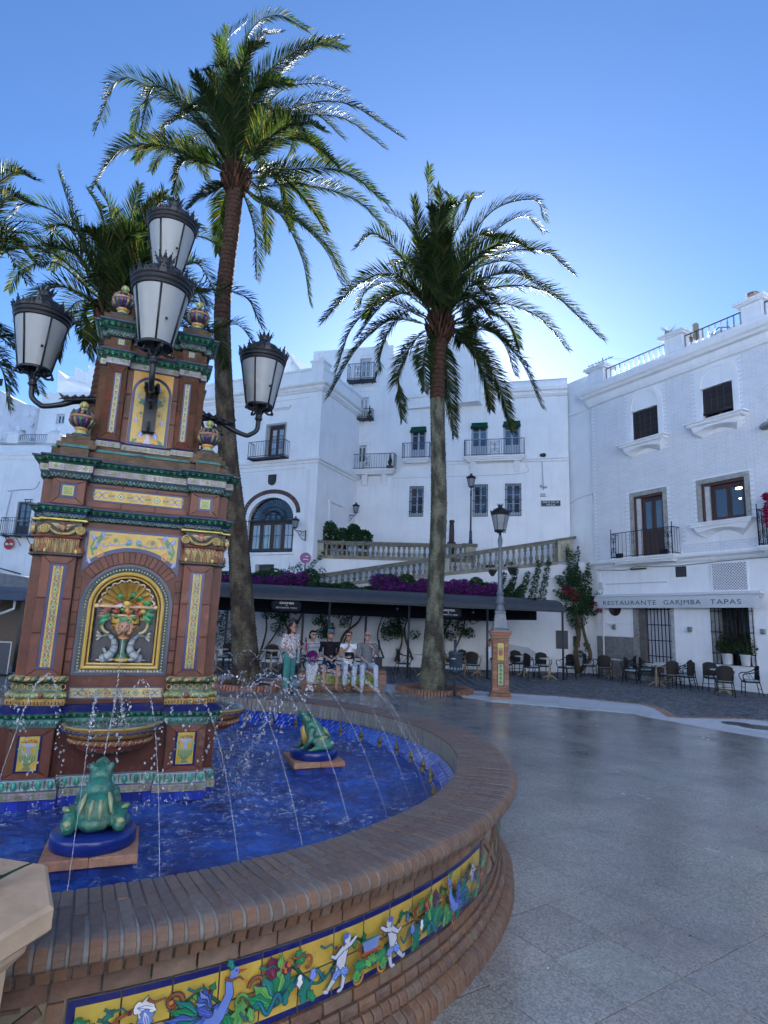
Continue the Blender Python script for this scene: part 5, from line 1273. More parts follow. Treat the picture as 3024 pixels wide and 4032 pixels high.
def balcony(par,a0,a1,z0,z1,dep=.55,slab=.12,nb=12,orn=(),col=(.02,.028,.06),solid=True,brackets=(),knob=False,name='balcony'):
 m=MB()
 if solid:
  m.box(a0-.04,a1+.04,-dep-.04,0,z0-slab*.45,z0,WH);m.box(a0+.02,a1-.02,-dep+.02,0,z0-slab,z0-slab*.45,jit(WH,.97));m.box(a0+.10,a1-.10,-dep+.10,0,z0-slab*1.5,z0-slab,WH)
 else:m.box(a0-.03,a1+.03,-dep-.03,0,z0-.05,z0-.005,(.03,.035,.06));[m.box(x-.02,x+.02,-dep,0,z0-.10,z0-.051,(.03,.035,.06))for x in(a0+.15,(a0+a1)/2,a1-.15)]
 for x in brackets:m.loops([[(x-.12,-.0,z0-slab*1.5-.5),(x+.12,-.0,z0-slab*1.5-.5),(x+.12,-.06,z0-slab*1.5-.5),(x-.12,-.06,z0-slab*1.5-.5)],[(x-.13,0,z0-slab*1.5),(x+.13,0,z0-slab*1.5),(x+.13,-dep+.2,z0-slab*1.5),(x-.13,-dep+.2,z0-slab*1.5)]],WH)
 o=m.build(name,plaster if solid else iron,par)
 r=MB()
 def bars(p,q,n,orn=()):
  for k in range(n+1):
   t=k/n;x,y=p[0]+(q[0]-p[0])*t,p[1]+(q[1]-p[1])*t
   if any(abs(x-c)<w_/2 for c,w_ in orn)and abs(p[1]-q[1])<.01:continue
   r.tube([(x,y,z0+.03),(x,y,z1)],.008,5,col)
 bars((a0,-dep),(a1,-dep),nb,orn);ns=max(2,int(dep/.12));bars((a0,-dep),(a0,0),ns);bars((a1,-dep),(a1,0),ns)
 for z in(z0+.06,z1):r.box(a0-.01,a1+.01,-dep-.012,-dep+.012,z-.012,z+.012,col);[r.box(x-.012,x+.012,-dep+.012,0,z-.012,z+.012,col)for x in(a0,a1)]
 for c,w_ in orn:scrollwork(r,c,-dep,z0+.07,z1-.02,w_,col);[r.tube([(c+s*w_/2,-dep,z0),(c+s*w_/2,-dep,z1)],.01,5,col)for s in(-1,1)]
 for x in(a0,a1):r.tube([(x,-dep,z0-.03),(x,-dep,z1+(.14 if knob else .02))],.016,6,col)
 if knob:[r.ell((x,-dep,z1+.16),(.02,.02,.035),col,6,5)for x in(a0,a1)]
 r.build('balcony_railing',iron,o);return o
def cornice(par,s0,s1,prof,name='cornice',col=WH,side0=0,side1=0,yb=0):
 """prof: (z, outset) carried along the front, mitred round the ends by side lengths"""
 m=MB();L_=[]
 for z,e in prof:L_.append([(s0-(e if side0 else 0),yb+side0,z),(s0-(e if side0 else 0),-e,z),(s1+(e if side1 else 0),-e,z),(s1+(e if side1 else 0),yb+side1,z),(s1-.05,yb+side1+.02,z),(s0+.05,yb+side0+.02,z)])
 m.loops(L_,col);return m.build(name,plaster,par)
# ---------------------------------------------------------------- restaurant building on the right
rb=thing('restaurant_building','white painted brick restaurant building with roof railing, dark blinds and a lettered awning','building',(12.45,19.64,0),math.radians(-60.5))
ops=[(-4.58,-3.41,9.42,10.74),(-1.54,-.42,9.48,10.74),(-4.69,-3.35,4.69,7.17),(-1.80,-.23,5.72,7.16),(-4.90,-3.26,0.55,2.95),(-1.72,-.26,.78,2.95)]
wall('wall',rb,-6.72,6.0,-.1,12.1,ops)
m=MB();m.box(-8.35,-6.721,.10,5,-.1,13.28,WH);m.box(-6.72,6.0,.30,5,-.1,12.1,WH);m.box(-6.72,6.0,.0,5,12.1,12.25,WH);m.build('wall_mass',plaster,rb)
m=MB();m.box(-8.36,-6.73,.05,.10,11.62,11.74,WH);m.box(-8.36,-6.73,.07,.10,11.74,11.80,WH);m.tube(smooth_path([(-8.3,.08,7.4),(-7.6,.08,7.62),(-6.95,.08,7.66),(-6.80,.08,7.45),(-6.78,.08,5)],4),.018,6,(.55,.57,.62));m.build('string_course',plaster,rb)
# painted brickwork, each brick proud of its joints, courses kept clear of openings and surrounds
m=MB();bh,bl_=.082,.27;clear=[(a-.32,b+.32,c-.55,d+1.05)for a,b,c,d in ops[:2]]+[(a-.25,b+.25,c-.25,d+.25)for a,b,c,d in ops[2:4]]+[(-2.6,.3,5.05,5.72),(-5.8,-2.6,4.4,4.75)]
z=4.70;row=0
while z<11.62:
 s=-6.68+(row%2)*bl_/2
 while s<1.6:
  cx=s+bl_/2
  if not any(a<cx<b and c<z+bh/2<d for a,b,c,d in clear):
   h=rnd.uniform(.002,.0048);cc=vary((.72,.73,.765),.035);j=.007;x0,x1,z0,z1=s+j,s+bl_-j,z+j,z+bh-j
   m.add([(x0,-.0005,z0),(x1,-.0005,z0),(x1,-.0005,z1),(x0,-.0005,z1),(x0+.003,-h,z0+.004),(x1-.003,-h,z0+.004),(x1-.003,-h,z1-.004),(x0+.003,-h,z1-.004)],[(4,5,6,7),(0,1,5,4),(1,2,6,5),(2,3,7,6),(3,0,4,7)],cc)
  s+=bl_
 z+=bh;row+=1
m.build('painted_bricks',plaster,rb,'stuff')
cornice(rb,-6.72,6.0,[(11.62,.02),(11.66,.10),(11.72,.12),(11.76,.14),(11.98,.16),(12.02,.30),(12.10,.34),(12.16,.42),(12.34,.46),(12.36,.46),(12.40,.05)],side0=1.2)
m=MB();m.box(-6.72,6.0,-.02,.30,12.38,12.68,WH)
POST=[(-6.72,-5.95),(-2.92,-2.18),(.11,.80),(3.2,3.9)]
for a,b in POST:m.box(a,b,-.05,.42,12.67,13.28,WH);m.box(a-.14,b+.14,-.17,.55,13.28,13.34,WH);m.box(a-.20,b+.20,-.23,.60,13.34,13.44,WH)
m.build('parapet',plaster,rb)
for a,b in((-5.93,-2.94),(-2.16,.09),(.82,3.18)):
 r=MB();n=int((b-a)/.115)
 for k in range(n+1):
  x=a+(b-a)*k/n
  if k%2==0:r.tube([(x,.12,12.68),(x,.12,13.21)],.012,5,(.03,.035,.05));r.tube([(x+.035,.12,12.68),(x+.035,.12,13.21)],.009,5,(.03,.035,.05))
 for z in(13.2,):r.box(a,b,.10,.14,z,z+.03,(.03,.035,.05))
 r.build('roof_railing',iron,rb)
m=MB();m.box(-5.4,-1.2,3.2,4.6,12.4,14.5,jit(WH,.95));m.loops([[(-6.3,2.2,12.4),(-2.9,2.2,12.4),(-2.9,2.6,12.4),(-6.3,2.6,12.4)],[(-5.9,2.2,12.6),(-2.9,2.2,14.55),(-2.9,2.6,14.55),(-5.9,2.6,12.6)]],WH)
m.build('roof_stair_house',plaster,rb)
m=MB();m.lathe([(.36,0),(.40,.1),(.42,.45),(.40,.5),(.40,.52),(.05,.56)],24,(-1.15,.9,12.55),(.62,.63,.62));m.tube([(-1.55,.88,13.05),(-1.5,.8,13.2),(-1.15,.7,13.3),(-.8,.8,13.2),(-.75,.88,13.05)],.02,6,(.03,.03,.04))
m.box(-2.02,-1.86,.45,.6,13.1,13.75,(.28,.24,.16));m.box(-2.22,-2.12,.45,.6,13.1,13.5,(.22,.2,.14));m.build('roof_tank',plaster,rb)
# upper windows: blind arches, surrounds, sills with curved bracket, roller blinds
for(a0,a1,b0,b1),low in((ops[0],9.42),(ops[1],9.72)):
 c=(a0+a1)/2;r0,r1=(a1-a0)/2+.02,(a1-a0)/2+.24;m=MB();n=18;zc2=b1+.16
 inn=[(c+r0,b0-.02)]+[(c+r0*math.cos(pi*i/n),zc2+r0*math.sin(pi*i/n))for i in range(n+1)]+[(c-r0,b0-.02)]
 ou=[(c+r1,b0-.02)]+[(c+r1*math.cos(pi*i/n),zc2+r1*math.sin(pi*i/n))for i in range(n+1)]+[(c-r1,b0-.02)]
 m.loops([[(x,.0,z)for x,z in ou],[(x,-.03,z)for x,z in ou],[(x,-.03,z)for x,z in inn],[(x,.0,z)for x,z in inn]],WH,caps=False,closed=False)
 m.box(c-r0-.0,c+r0+.0,-.045,-.002,b1+.0,b1+.06,WH);m.build('blind_arch',plaster,rb)
 m=MB();z=b0-.03;m.box(c-.95-.16,c+.95+.16,-.42,-.002,z-.05,z,WH);m.box(c-1.02,c+1.02,-.36,-.002,z-.14,z-.052,WH);m.box(c-.98,c+.98,-.33,-.002,z-.17,z-.141,WH)
 n=10;L_=[]
 for y0,k in((-.002,1),(-.28,.55)):
  top=[(c-.90+1.80*i/n,z-.172)for i in range(n+1)];bot=[(c-(.62 if k==1 else .8)+(1.24 if k==1 else 1.6)*i/n,z-.172-k*(.40-.24*math.sin(pi*i/n)))for i in range(n+1)]
  L_.append([(x,y0,zz)for x,zz in top]+[(x,y0,zz)for x,zz in reversed(bot)])
 m.loops(L_,WH);m.build('window_sill',plaster,rb)
 window(rb,a0,a1,b0,b1,.16,2,1,(.06,.035,.025),mt=wood_m)
 m=MB();k=int((b1-low)/.05)
 for i in range(k):zz=b1-.02-i*(b1-.02-low-.08)/k;m.box(a0+.02,a1-.02,.03-.015*(i/k),.045-.015*(i/k),zz-.036,zz,vary((.032,.028,.030),.3))
 m.tube([(a0+.02,.02,low+.05),(a1-.02,.02,low+.05)],.05,10,(.035,.03,.03));[m.tube([(a0+(a1-a0)*t,.008,b1),(a0+(a1-a0)*t,-.006,low+.03)],.005,4,(.12,.12,.11))for t in(.3,.5,.72)]
 m.build('roller_blind',wicker,rb)
# first floor: stone surrounds, dark wood french door and window, balcony, lit lamp inside
ST=(.36,.36,.34);DW=(.055,.022,.012)
for(a0,a1,b0,b1),sill in((ops[2],0),(ops[3],1)):
 m=MB();t=.17
 m.box(a0-t,a0,-.035,.06,b0,b1+t,ST);m.box(a1,a1+t,-.035,.06,b0,b1+t,ST);m.box(a0,a1,-.035,.06,b1,b1+t,ST);m.build('stone_surround',stone,rb)
 m=MB();m.box(a0,a0+.1,.02,.2,b0,b1,(.09,.035,.02));m.box(a0+.1,a1,.02,.2,b1-.1,b1,(.09,.035,.02));m.box(a0+.102,a0+.26,.05,.2,b0,b1-.1,(.55,.55,.56));m.build('shutter',wood_m,rb)
window(rb,-4.42,-3.36,4.70,7.06,.15,2,1,DW,.07,low=.95,mt=wood_m,name='french_door',glass=(.05,.06,.08),inner=.09)
window(rb,-1.53,-.24,5.73,7.05,.15,2,1,DW,.08,mt=wood_m,inner=.08)
E_=bpy.data.materials.new('lit_lamp');E_.use_nodes=True;bs=E_.node_tree.nodes['Principled BSDF'];bs.inputs['Emission Color'].default_value=(1,.8,.45,1);bs.inputs['Emission Strength'].default_value=3
m=MB();m.ell((-.52,.142,6.82),(.13,.012,.045),(.9,.8,.6),12,6);m.ell((-.50,.142,6.45),(.045,.01,.03),(.9,.8,.6),8,5);m.build('lit_ceiling_lamp',E_,rb)
m=MB();z=5.70;c=-1.03;m.box(c-1.15,c+1.15,-.36,-.002,z-.05,z,WH);m.box(c-1.08,c+1.08,-.32,-.002,z-.15,z-.052,WH);n=10;L_=[]
for y0,k in((-.002,1),(-.26,.5)):
 top=[(c-1.+2.0*i/n,z-.152)for i in range(n+1)];bot=[(c-(.62 if k==1 else .85)+(1.24 if k==1 else 1.7)*i/n,z-.152-k*(.42-.26*math.sin(pi*i/n)))for i in range(n+1)]
 L_.append([(x,y0,zz)for x,zz in top]+[(x,y0,zz)for x,zz in reversed(bot)])
m.loops(L_,WH);m.build('window_sill',plaster,rb)
balcony(rb,-5.5,-2.75,4.66,5.68,.45,.16,15,((-5.38,.22),(-2.92,.3)),(.012,.012,.018),knob=True)
cornice(rb,-6.72,6.0,[(4.34,.03),(4.40,.08),(4.46,.10),(4.53,.20),(4.60,.22),(4.605,.0)],'string_course',side0=.9)
for x in(-5.15,-3.15):m=MB();m.T=Mx((x,-.38,4.78),.3,-.4);m.box(-.13,.13,-.03,.05,-.09,.09,(.015,.015,.02),bev=.01);m.box(-.015,.015,.0,.03,-.14,-.09,(.02,.02,.02));m.build('floodlight',iron,rb)
# second balcony at the far right edge with pink bougainvillea
balcony(rb,.35,2.3,4.66,5.85,.5,.16,10,((.5,.25),),(.012,.012,.018),knob=True)
m=MB();m.lathe([(.0,0),(.5,.0),(.55,.05),(.5,.12)],20,(1.0,-.0,8.62),ST,a0=-pi,a1=0);m.loops([[(.45+q*1.1,-.001,8.74+(.55*math.sin(pi*q)))for q in[i/10 for i in range(11)]],[(.45+q*1.1,-.05,8.74+(.55*math.sin(pi*q)))for q in[i/10 for i in range(11)]]],WH);m.build('blind_oriel',stone,rb)
# ground floor
m=MB();m.box(-2.98,-2.55,-.012,.0,3.83,4.22,(.04,.04,.045));[m.box(-2.96+.07*k,-2.93+.07*k,-.02,-.012,3.86,4.19,(.06,.06,.065))for k in range(6)];m.build('vent_grille',iron,rb)
m=MB()
m.box(-1.62,-.34,-.03,-.002,3.26,3.30,WH);m.box(-1.62,-.34,-.03,-.002,4.22,4.26,WH);m.box(-1.62,-1.58,-.03,-.002,3.30,4.22,WH);m.box(-.38,-.34,-.03,-.002,3.30,4.22,WH)
m.box(-1.58,-.38,-.006,-.001,3.30,4.22,(.10,.10,.11))
for k in range(-9,13):
 for s in(-1,1):
  x0=-1.58+k*.1
  a,b=(x0,3.30),(x0+.92,4.22)
  if s<0:a,b=(-1.96-a[0],a[1]),(-1.96-b[0],b[1])
  # clip to the frame
  def clip(a,b):
   t0,t1=0.,1.;dx=b[0]-a[0]
   for lim,sg in((-1.58,1),(-.38,-1)):
    q=(lim-a[0])/dx
    if dx*sg>0:t0=max(t0,q)
    else:t1=min(t1,q)
   return t0,t1
  t0,t1=clip(a,b)
  if t1-t0>.03:
   p=(a[0]+(b[0]-a[0])*t0,a[1]+(b[1]-a[1])*t0);q=(a[0]+(b[0]-a[0])*t1,a[1]+(b[1]-a[1])*t1)
   y_=-.012 if s>0 else-.02;m.add([(p[0]-.012,y_,p[1]+s*.012),(p[0]+.012,y_,p[1]-s*.012),(q[0]+.012,y_,q[1]-s*.012),(q[0]-.012,y_,q[1]+s*.012)],[(0,1,2,3)],(.68,.69,.72))
m.build('white_lattice',paint_m,rb)
aw=MB();aw.box(-6.62,.12,-.26,-.002,3.14,3.24,(.66,.68,.70));aw.loops([[(-6.6,-.24,3.13),(.10,-.24,3.13),(.10,-.02,3.05),(-6.6,-.02,3.05)],[(-6.6,-.26,3.06),(.10,-.26,3.06),(.10,-.24,3.04),(-6.6,-.24,3.04)]],(.55,.57,.60))
n=60;aw.loops([[(-6.6+6.7*i/n,-.27+.006*math.sin(i*1.7),3.06)for i in range(n+1)],[(-6.6+6.7*i/n,-.275+.012*math.sin(i*1.7),2.86)for i in range(n+1)],[(-6.6+6.7*i/n,-.27+.016*math.sin(i*1.9),2.69)for i in range(n+1)]],(.60,.62,.65),caps=False,closed=False,smooth=True)
awo=aw.build('awning',cloth_m,rb)
for s,a,b in(('RESTAURANTE',-6.11,-3.66),('GARIMBA',-3.34,-1.88),('TAPAS',-1.54,-.48)):text('lettering',s,b-a,Matrix.Translation(((a+b)/2,-.292,2.89))@UP,paint_m,awo,(.02,.07,.055),spacing=1.15,height=.165)
m=MB();m.box(-2.655,-2.645,-.294,-.29,2.78,2.83,(.05,.08,.07));m.box(-2.72,-2.58,-.294,-.29,2.765,2.775,(.05,.08,.07));m.build('awning_emblem',paint_m,awo)
m=MB();m.box(-6.62,-6.45,-.05,0,3.3,4.2,WH);m.box(-6.5,-6.28,-.10,0,3.45,3.78,(.6,.61,.62),bev=.01);m.tube(smooth_path([(-6.6,-.02,4.3),(-5.2,-.05,4.22),(-4.6,-.05,4.32),(-3,-.04,4.25),(-.2,-.04,4.33),(3,-.04,4.3)],5),.018,6,(.35,.36,.38));m.box(-6.2,-3.35,-.03,0,3.66,3.70,(.6,.61,.64));m.box(-4.9,-4.2,-.09,-.01,4.20,4.26,(.06,.06,.06));m.build('wall_cables',plaster,rb)
m=MB();m.box(-6.71,-4.93,-.022,0,-.05,1.55,(.20,.20,.205));m.build('grey_plinth',stone,rb)
m=MB();[m.box(-6.71,-4.93,-.026,-.001,z,z+.03,jit(WH,.9))for z in(1.56,2.05)];m.tube([(-6.35,-.05,0),(-6.35,-.05,2.68)],.035,8,(.62,.63,.66));m.build('drain_pipe',plaster,rb)
m=MB();m.lathe([(.0,.0),(.26,.0),(.26,.01),(.30,.012),(.30,-.01)],24,(0,0,0),(.05,.03,.02));m.v=[(x-5.77,-z-.002,y+2.68)for x,y,z in m.v];m.build('round_window',wood_m,rb)
for x in(-5.79,-2.5,.02):m=MB();m.box(x-.06,x+.06,-.12,0,1.86,2.02,(.25,.25,.24),bev=.008);m.box(x-.05,x+.05,-.10,-.02,1.845,1.86,(.05,.05,.05));m.build('wall_light',iron,rb)
# restaurant door (barred), stone jambs, barred window with plants
m=MB();m.box(-4.90,-4.66,-.03,.06,-.05,2.95,(.26,.25,.24));m.box(-4.659,-4.40,.0,.2,-.05,2.95,(.13,.125,.12));m.box(-3.26,-3.14,-.03,.06,-.05,2.95,(.40,.40,.40));m.build('stone_jamb',stone,rb)
m=MB();m.box(-4.40,-3.27,.17,.2,.55,2.95,(.50,.52,.56));m.box(-4.40,-3.27,.1,.17,.56,.64,(.03,.03,.05));m.build('door_curtain',cloth_m,rb);grille(rb,-4.36,-3.30,.60,2.94,.12,8,4,(.012,.014,.035),.016)
m=MB();m.box(-4.9,-3.2,-.35,0,-.1,.14,(.3,.3,.3));m.box(-4.7,-3.3,-.18,0,.14,.5,(.12,.12,.12));m.build('door_step',stone,rb)
m=MB();m.box(-1.72,-1.45,.01,.2,.8,2.95,(.28,.28,.27));m.box(-.40,-.27,-.03,.2,.8,2.95,(.6,.6,.62));m.box(-1.0,-.9,.14,.2,.8,2.95,(.03,.02,.015));m.build('window_jamb',stone,rb);grille(rb,-1.70,-.28,.80,2.94,-.05,11,3,(.012,.012,.015),.014)
def leafcloud(name,par,pts,n,size,cols,m_=bush_m,seed=1,flat=.6,kind='stuff'):
 """many separate small leaves through a set of ellipsoids ((cx,cy,cz),(rx,ry,rz))"""
 r=random.Random(seed);mb=MB();vol=[max(1e-6,b[0]*b[1]*b[2])**.6 for a,b in pts];tot=sum(vol)
 for(c,q),v in zip(pts,vol):
  for _ in range(int(n*v/tot)):
   while True:
    u=Vector((r.uniform(-1,1),r.uniform(-1,1),r.uniform(-1,1)))
    if .1<u.length<1:break
   u=u*(u.length**-.4);p=Vector((c[0]+u.x*q[0],c[1]+u.y*q[1],c[2]+u.z*q[2]));s=size*r.uniform(.6,1.3)
   a=Vector((r.gauss(0,1),r.gauss(0,1),r.gauss(0,1)*flat)).normalized();b=a.cross(Vector((r.gauss(0,1),r.gauss(0,1),r.gauss(0,1)))).normalized();k=a.cross(b)*s*.18
   cc=vary(r.choice(cols),.3,r)
   mb.add([tuple(p-a*s),tuple(p+b*s*.45+k),tuple(p+a*s),tuple(p-b*s*.45+k)],[(0,1,2),(0,2,3)],cc)
 return mb.build(name,m_,par,kind)
BG=[(.018,.055,.018),(.03,.085,.025),(.012,.035,.014),(.05,.10,.03)]
def local(par,p):return par.matrix_basis.inverted()@Vector(p)
def potted(label,par,x,y,z,seed,pot=(.62,.63,.66),pr=.2,ph=.36,fl=((.10,.04,.015),),spread=(.34,.22,.3),grp=None):
 M_=Matrix.Translation(par.location)@Matrix.Rotation(par.rotation_euler.z,4,'Z');p=M_@Vector((x,y,z));t=thing('potted_plant',label,'potted plant',p,par.rotation_euler.z,grp)
 m=MB();m.lathe([(pr*.75,0),(pr*.95,ph*.9),(pr,ph*.92),(pr,ph),(pr*.88,ph),(pr*.86,ph*.9),(0,ph*.88)],20,col=pot);m.build('pot',plaster,t)
 leafcloud('foliage',t,[((0,0,ph+spread[2]*.8),spread),((spread[0]*.5,0,ph+spread[2]*.5),(spread[0]*.6,spread[1],spread[2]*.6)),((-spread[0]*.5,0,ph+spread[2]*.6),(spread[0]*.6,spread[1],spread[2]*.7))],900,.045,BG+list(fl),seed=seed)
 st_=MB();[st_.tube([(0,0,ph*.8),(rnd.uniform(-.1,.1),rnd.uniform(-.08,.08),ph+spread[2])],.012,5,(.08,.06,.035))for _ in range(4)];st_.build('stem',wood_m,t);return t
potted('left potted shrub in a white pot behind the restaurant window bars',rb,-1.22,.0,.80,3,spread=(.36,.10,.38),grp='potted shrubs in the restaurant window')
potted('right potted shrub in a white pot behind the restaurant window bars',rb,-.60,.0,.80,4,spread=(.36,.10,.38),grp='potted shrubs in the restaurant window')
# things on the restaurant roof posts
def small_pot(label,par,x,y,z,seed,dead=False,s=1.):
 M_=Matrix.Translation(par.location)@Matrix.Rotation(par.rotation_euler.z,4,'Z');t=thing('flower_pot',label,'flower pot',M_@Vector((x,y,z)),0)
 m=MB();m.lathe([(.09*s,0),(.14*s,.17*s),(.16*s,.18*s),(.16*s,.23*s),(.13*s,.23*s),(.12*s,.18*s),(0,.17*s)],18,col=(.36,.27,.20));m.build('pot',terra_old,t)
 if dead:
  r=random.Random(seed);q=MB()
  for _ in range(26):a=r.uniform(0,6.3);l=r.uniform(.15,.34);q.tube([(0,0,.16),(math.cos(a)*l*.4,math.sin(a)*l*.4,.2+l*.5),(math.cos(a)*l,math.sin(a)*l,.22+l*r.uniform(.5,1.1))],[.008,.006,.003],4,(.16,.09,.07))
  q.build('twigs',wood_m,t)
 return t
small_pot('terracotta pot with bare reddish twigs on the middle roof post',rb,-2.85,.15,13.44,2,True)
small_pot('squat empty terracotta pot on the right-hand roof post',rb,.45,.15,13.44,3,False,1.25)
Mrb=Matrix.Translation(rb.location)@Matrix.Rotation(rb.rotation_euler.z,4,'Z')
t=thing('tv_antenna','thin rooftop television antenna above the left roof post','antenna',Mrb@Vector((-6.4,.5,13.3)),-.5)
m=MB();m.tube([(0,0,-.2),(0,0,.75)],.02,6,(.05,.05,.06));m.build('mast',iron,t)
m=MB();m.tube([(-.65,0,.42),(.45,0,.72)],.018,6,(.05,.05,.06));
for k in range(7):x=-.6+k*.15;z=.43+(x+.6)*.27;m.tube([(x,-.22,z),(x,.22,z)],.009,4,(.05,.05,.06));m.tube([(x,0,z),(x-.03,0,z+.1*(-1)**k)],.008,4,(.05,.05,.06))
for k in range(4):m.tube([(-.25+.08*k,-.2,.2),(-.35+.08*k,.1,.52)],.008,4,(.06,.06,.07));m.tube([(-.42,-.25+.12*k,.2),(.05,-.2+.12*k,.3)],.007,4,(.06,.06,.07))
m.build('antenna_elements',iron,t)
m=MB();A_=Mrb@Vector((-6.2,.6,14.0));
for q in((-4.2,2.4,13.75),(-4.4,2.4,13.45)):B_=Mrb@Vector(q);m.tube([A_.lerp(B_,i/6)-Vector((0,0,.10*math.sin(pi*i/6)))for i in range(7)],.006,4,(.3,.32,.36))
tag(m.build('guy_wire',iron),'thin wires running from the rooftop antenna to the stair house','cable')
# ---------------------------------------------------------------- townhouse facing the square
th=thing('townhouse','long white townhouse with green roller shades, barred windows and iron balconies','building',(8.44,26.72,0),math.radians(-15))
W3=[(-7.50,-6.72,9.80,11.48),(-4.48,-3.69,9.86,11.54),(-2.94,-2.14,9.86,11.55)]
WG=[(-7.47,-6.76,6.88,8.41),(-4.38,-3.66,6.86,8.43),(-2.86,-2.11,6.87,8.44)]
ops2=W3+WG+[(-9.11,-8.37,7.87,8.64),(-10.30,-9.78,9.37,10.62),(-10.31,-9.79,12.0,13.2),(-10.33,-9.73,14.12,15.38)]
wall('wall',th,-13,-8.56,2,16.0,[o for o in ops2 if o[1]<-8.56],dep=.22)
wall('wall',th,-8.56,.05,2,13.54,[o for o in ops2 if o[0]>-8.5],dep=.22)
m=MB();m.add([(-9.11,0,7.87),(-8.56,0,7.87),(-8.56,0,8.64),(-9.11,0,8.64)],[(0,1,2,3)],(.1,.1,.1))if 0 else None
m.box(-13,.05,.30,9,2,13.5,WH);m.box(-13,-8.56,.30,9,13.5,15.9,WH);m.box(-8.56,.05,.0,.45,13.48,13.56,WH)
m.plate([(-9.30,13.4),(-8.56,13.4),(-8.50,15.1),(-8.62,15.5),(-9.11,16.75),(-9.28,15.98)],-.03,.35,WH)
m.plate([(-8.56,13.5),(-7.2,13.5),(-7.0,13.9),(-7.9,14.9),(-8.50,15.15)],.9,1.2,WH);m.box(-5.9,.05,2.5,5,13.4,14.2,jit(WH,.95));m.build('wall_mass',plaster,th)
m=MB();m.loops([[(-7.62,.6,14.6),(-7.50,.6,14.66),(-7.50,3,14.66),(-7.62,3,14.6)],[(-7.0,.6,13.45),(-6.88,.6,13.5),(-6.88,3,13.5),(-7.0,3,13.45)]],(.05,.045,.04));[m.box(-7.5+.14*k,-7.44+.14*k,.7,.75,13.45,13.9-.1*k,(.06,.06,.06))for k in range(4)];m.build('lean_to_roof',wood_m,th)
cornice(th,-7.80,.05,[(12.66,.02),(12.68,.10),(12.74,.12),(12.76,.16),(12.90,.18),(12.93,.30),(13.08,.34),(13.10,.30),(13.12,.0)])
cornice(th,-7.8,.05,[(9.46,.0),(9.47,.06),(9.56,.08),(9.58,.14),(9.66,.14),(9.67,.0)],'string_course')
m=MB();m.tube(smooth_path([(-8.4,-.02,8.84),(-5,-.02,8.86),(-2.0,-.02,8.93),(-1.9,-.02,9.4)],5),.012,5,(.55,.57,.6));m.tube([(-1.16,-.03,9.45),(-1.10,-.03,8.1)],.022,6,(.5,.52,.56));m.tube([(-1.25,-.03,8.3),(-.95,-.1,8.2)],.05,8,(.5,.52,.55));m.box(-1.25,-1.02,-.1,-.01,7.78,7.92,(.5,.5,.5));m.build('wall_cables',plaster,th)
GN=(.02,.075,.045);BGY=(.42,.46,.52)
for k,(a0,a1,b0,b1)in enumerate(W3):
 window(th,a0,a1,b0,b1,.13,2,3,BGY,.05,low=.42,name='french_door',glass=(.06,.08,.12))
 m=MB();hz=.28;m.tube([(a0-.02,-.06,b1-hz+.02),(a1+.02,-.06,b1-hz+.02)],.075,10,GN);m.loops([[(a0,.04,b1),(a1,.04,b1),(a1,.05,b1),(a0,.05,b1)],[(a0,-.07,b1-hz),(a1,-.07,b1-hz),(a1,-.05,b1-hz),(a0,-.05,b1-hz)]],GN)
 [m.box(a0-.005,a1+.005,-.14+.0,-.13,b1-hz-.03+i*.03,b1-hz-.012+i*.03,vary(GN,.3))for i in range(3)];m.build('green_roller_shade',cloth_m,th)
for(a0,a1,b0,b1)in WG:
 window(th,a0,a1,b0,b1,.15,2,3,BGY,.05,low=.12,glass=(.04,.05,.07));grille(th,a0+.02,a1-.02,b0+.02,b1-.02,-.03,7,3,(.03,.045,.08),.011)
window(th,-10.26,-9.80,9.40,10.60,.10,2,2,(.66,.67,.68),.04,low=.3,name='french_door',glass=(.03,.03,.03));window(th,-10.29,-9.81,12.0,13.18,.10,2,3,(.66,.67,.68),.05,low=.2,name='french_door',glass=(.35,.38,.4));window(th,-10.3,-9.75,14.12,15.36,.10,2,3,(.6,.62,.64),.05,low=.2,name='french_door',glass=(.35,.38,.4))
m=MB();m.box(-9.10,-8.57,.04,.06,7.89,8.63,(.10,.085,.07));[m.box(-9.10,-8.57,.03,.04,7.90+.05*k,7.93+.05*k,(.13,.11,.09))for k in range(14)];m.build('louvre_shutter',wood_m,th)
for a0,a1,b1 in((-10.5,-9.68,10.74),(-10.42,-9.68,13.32),(-10.44,-9.62,15.5)):m=MB();m.box(a0,a1,-.04,0,b1,b1+.05,WH);m.box(a0,a0+.1,-.025,0,b1-.9,b1,WH);m.box(a1-.1,a1,-.025,0,b1-.9,b1,WH);m.build('door_surround',plaster,th)
balcony(th,-7.80,-6.45,9.72,10.50,.45,.13,11,brackets=());balcony(th,-4.75,-1.95,9.72,10.52,.45,.15,24,((-3.31,.42),),brackets=(-4.35,-2.3))
balcony(th,-10.70,-8.20,9.22,10.00,.5,.15,20,((-9.6,.36),),brackets=(-9.75,-8.75));balcony(th,-10.50,-9.48,11.95,12.45,.35,.1,8,solid=False);balcony(th,-10.85,-9.45,14.02,14.90,.45,.1,12,((-10.3,.3),),solid=False)
cornice(th,-10.7,-9.3,[(13.5,.0),(13.52,.06),(13.7,.08),(13.74,.14),(13.8,.14),(13.81,0)],'string_course')
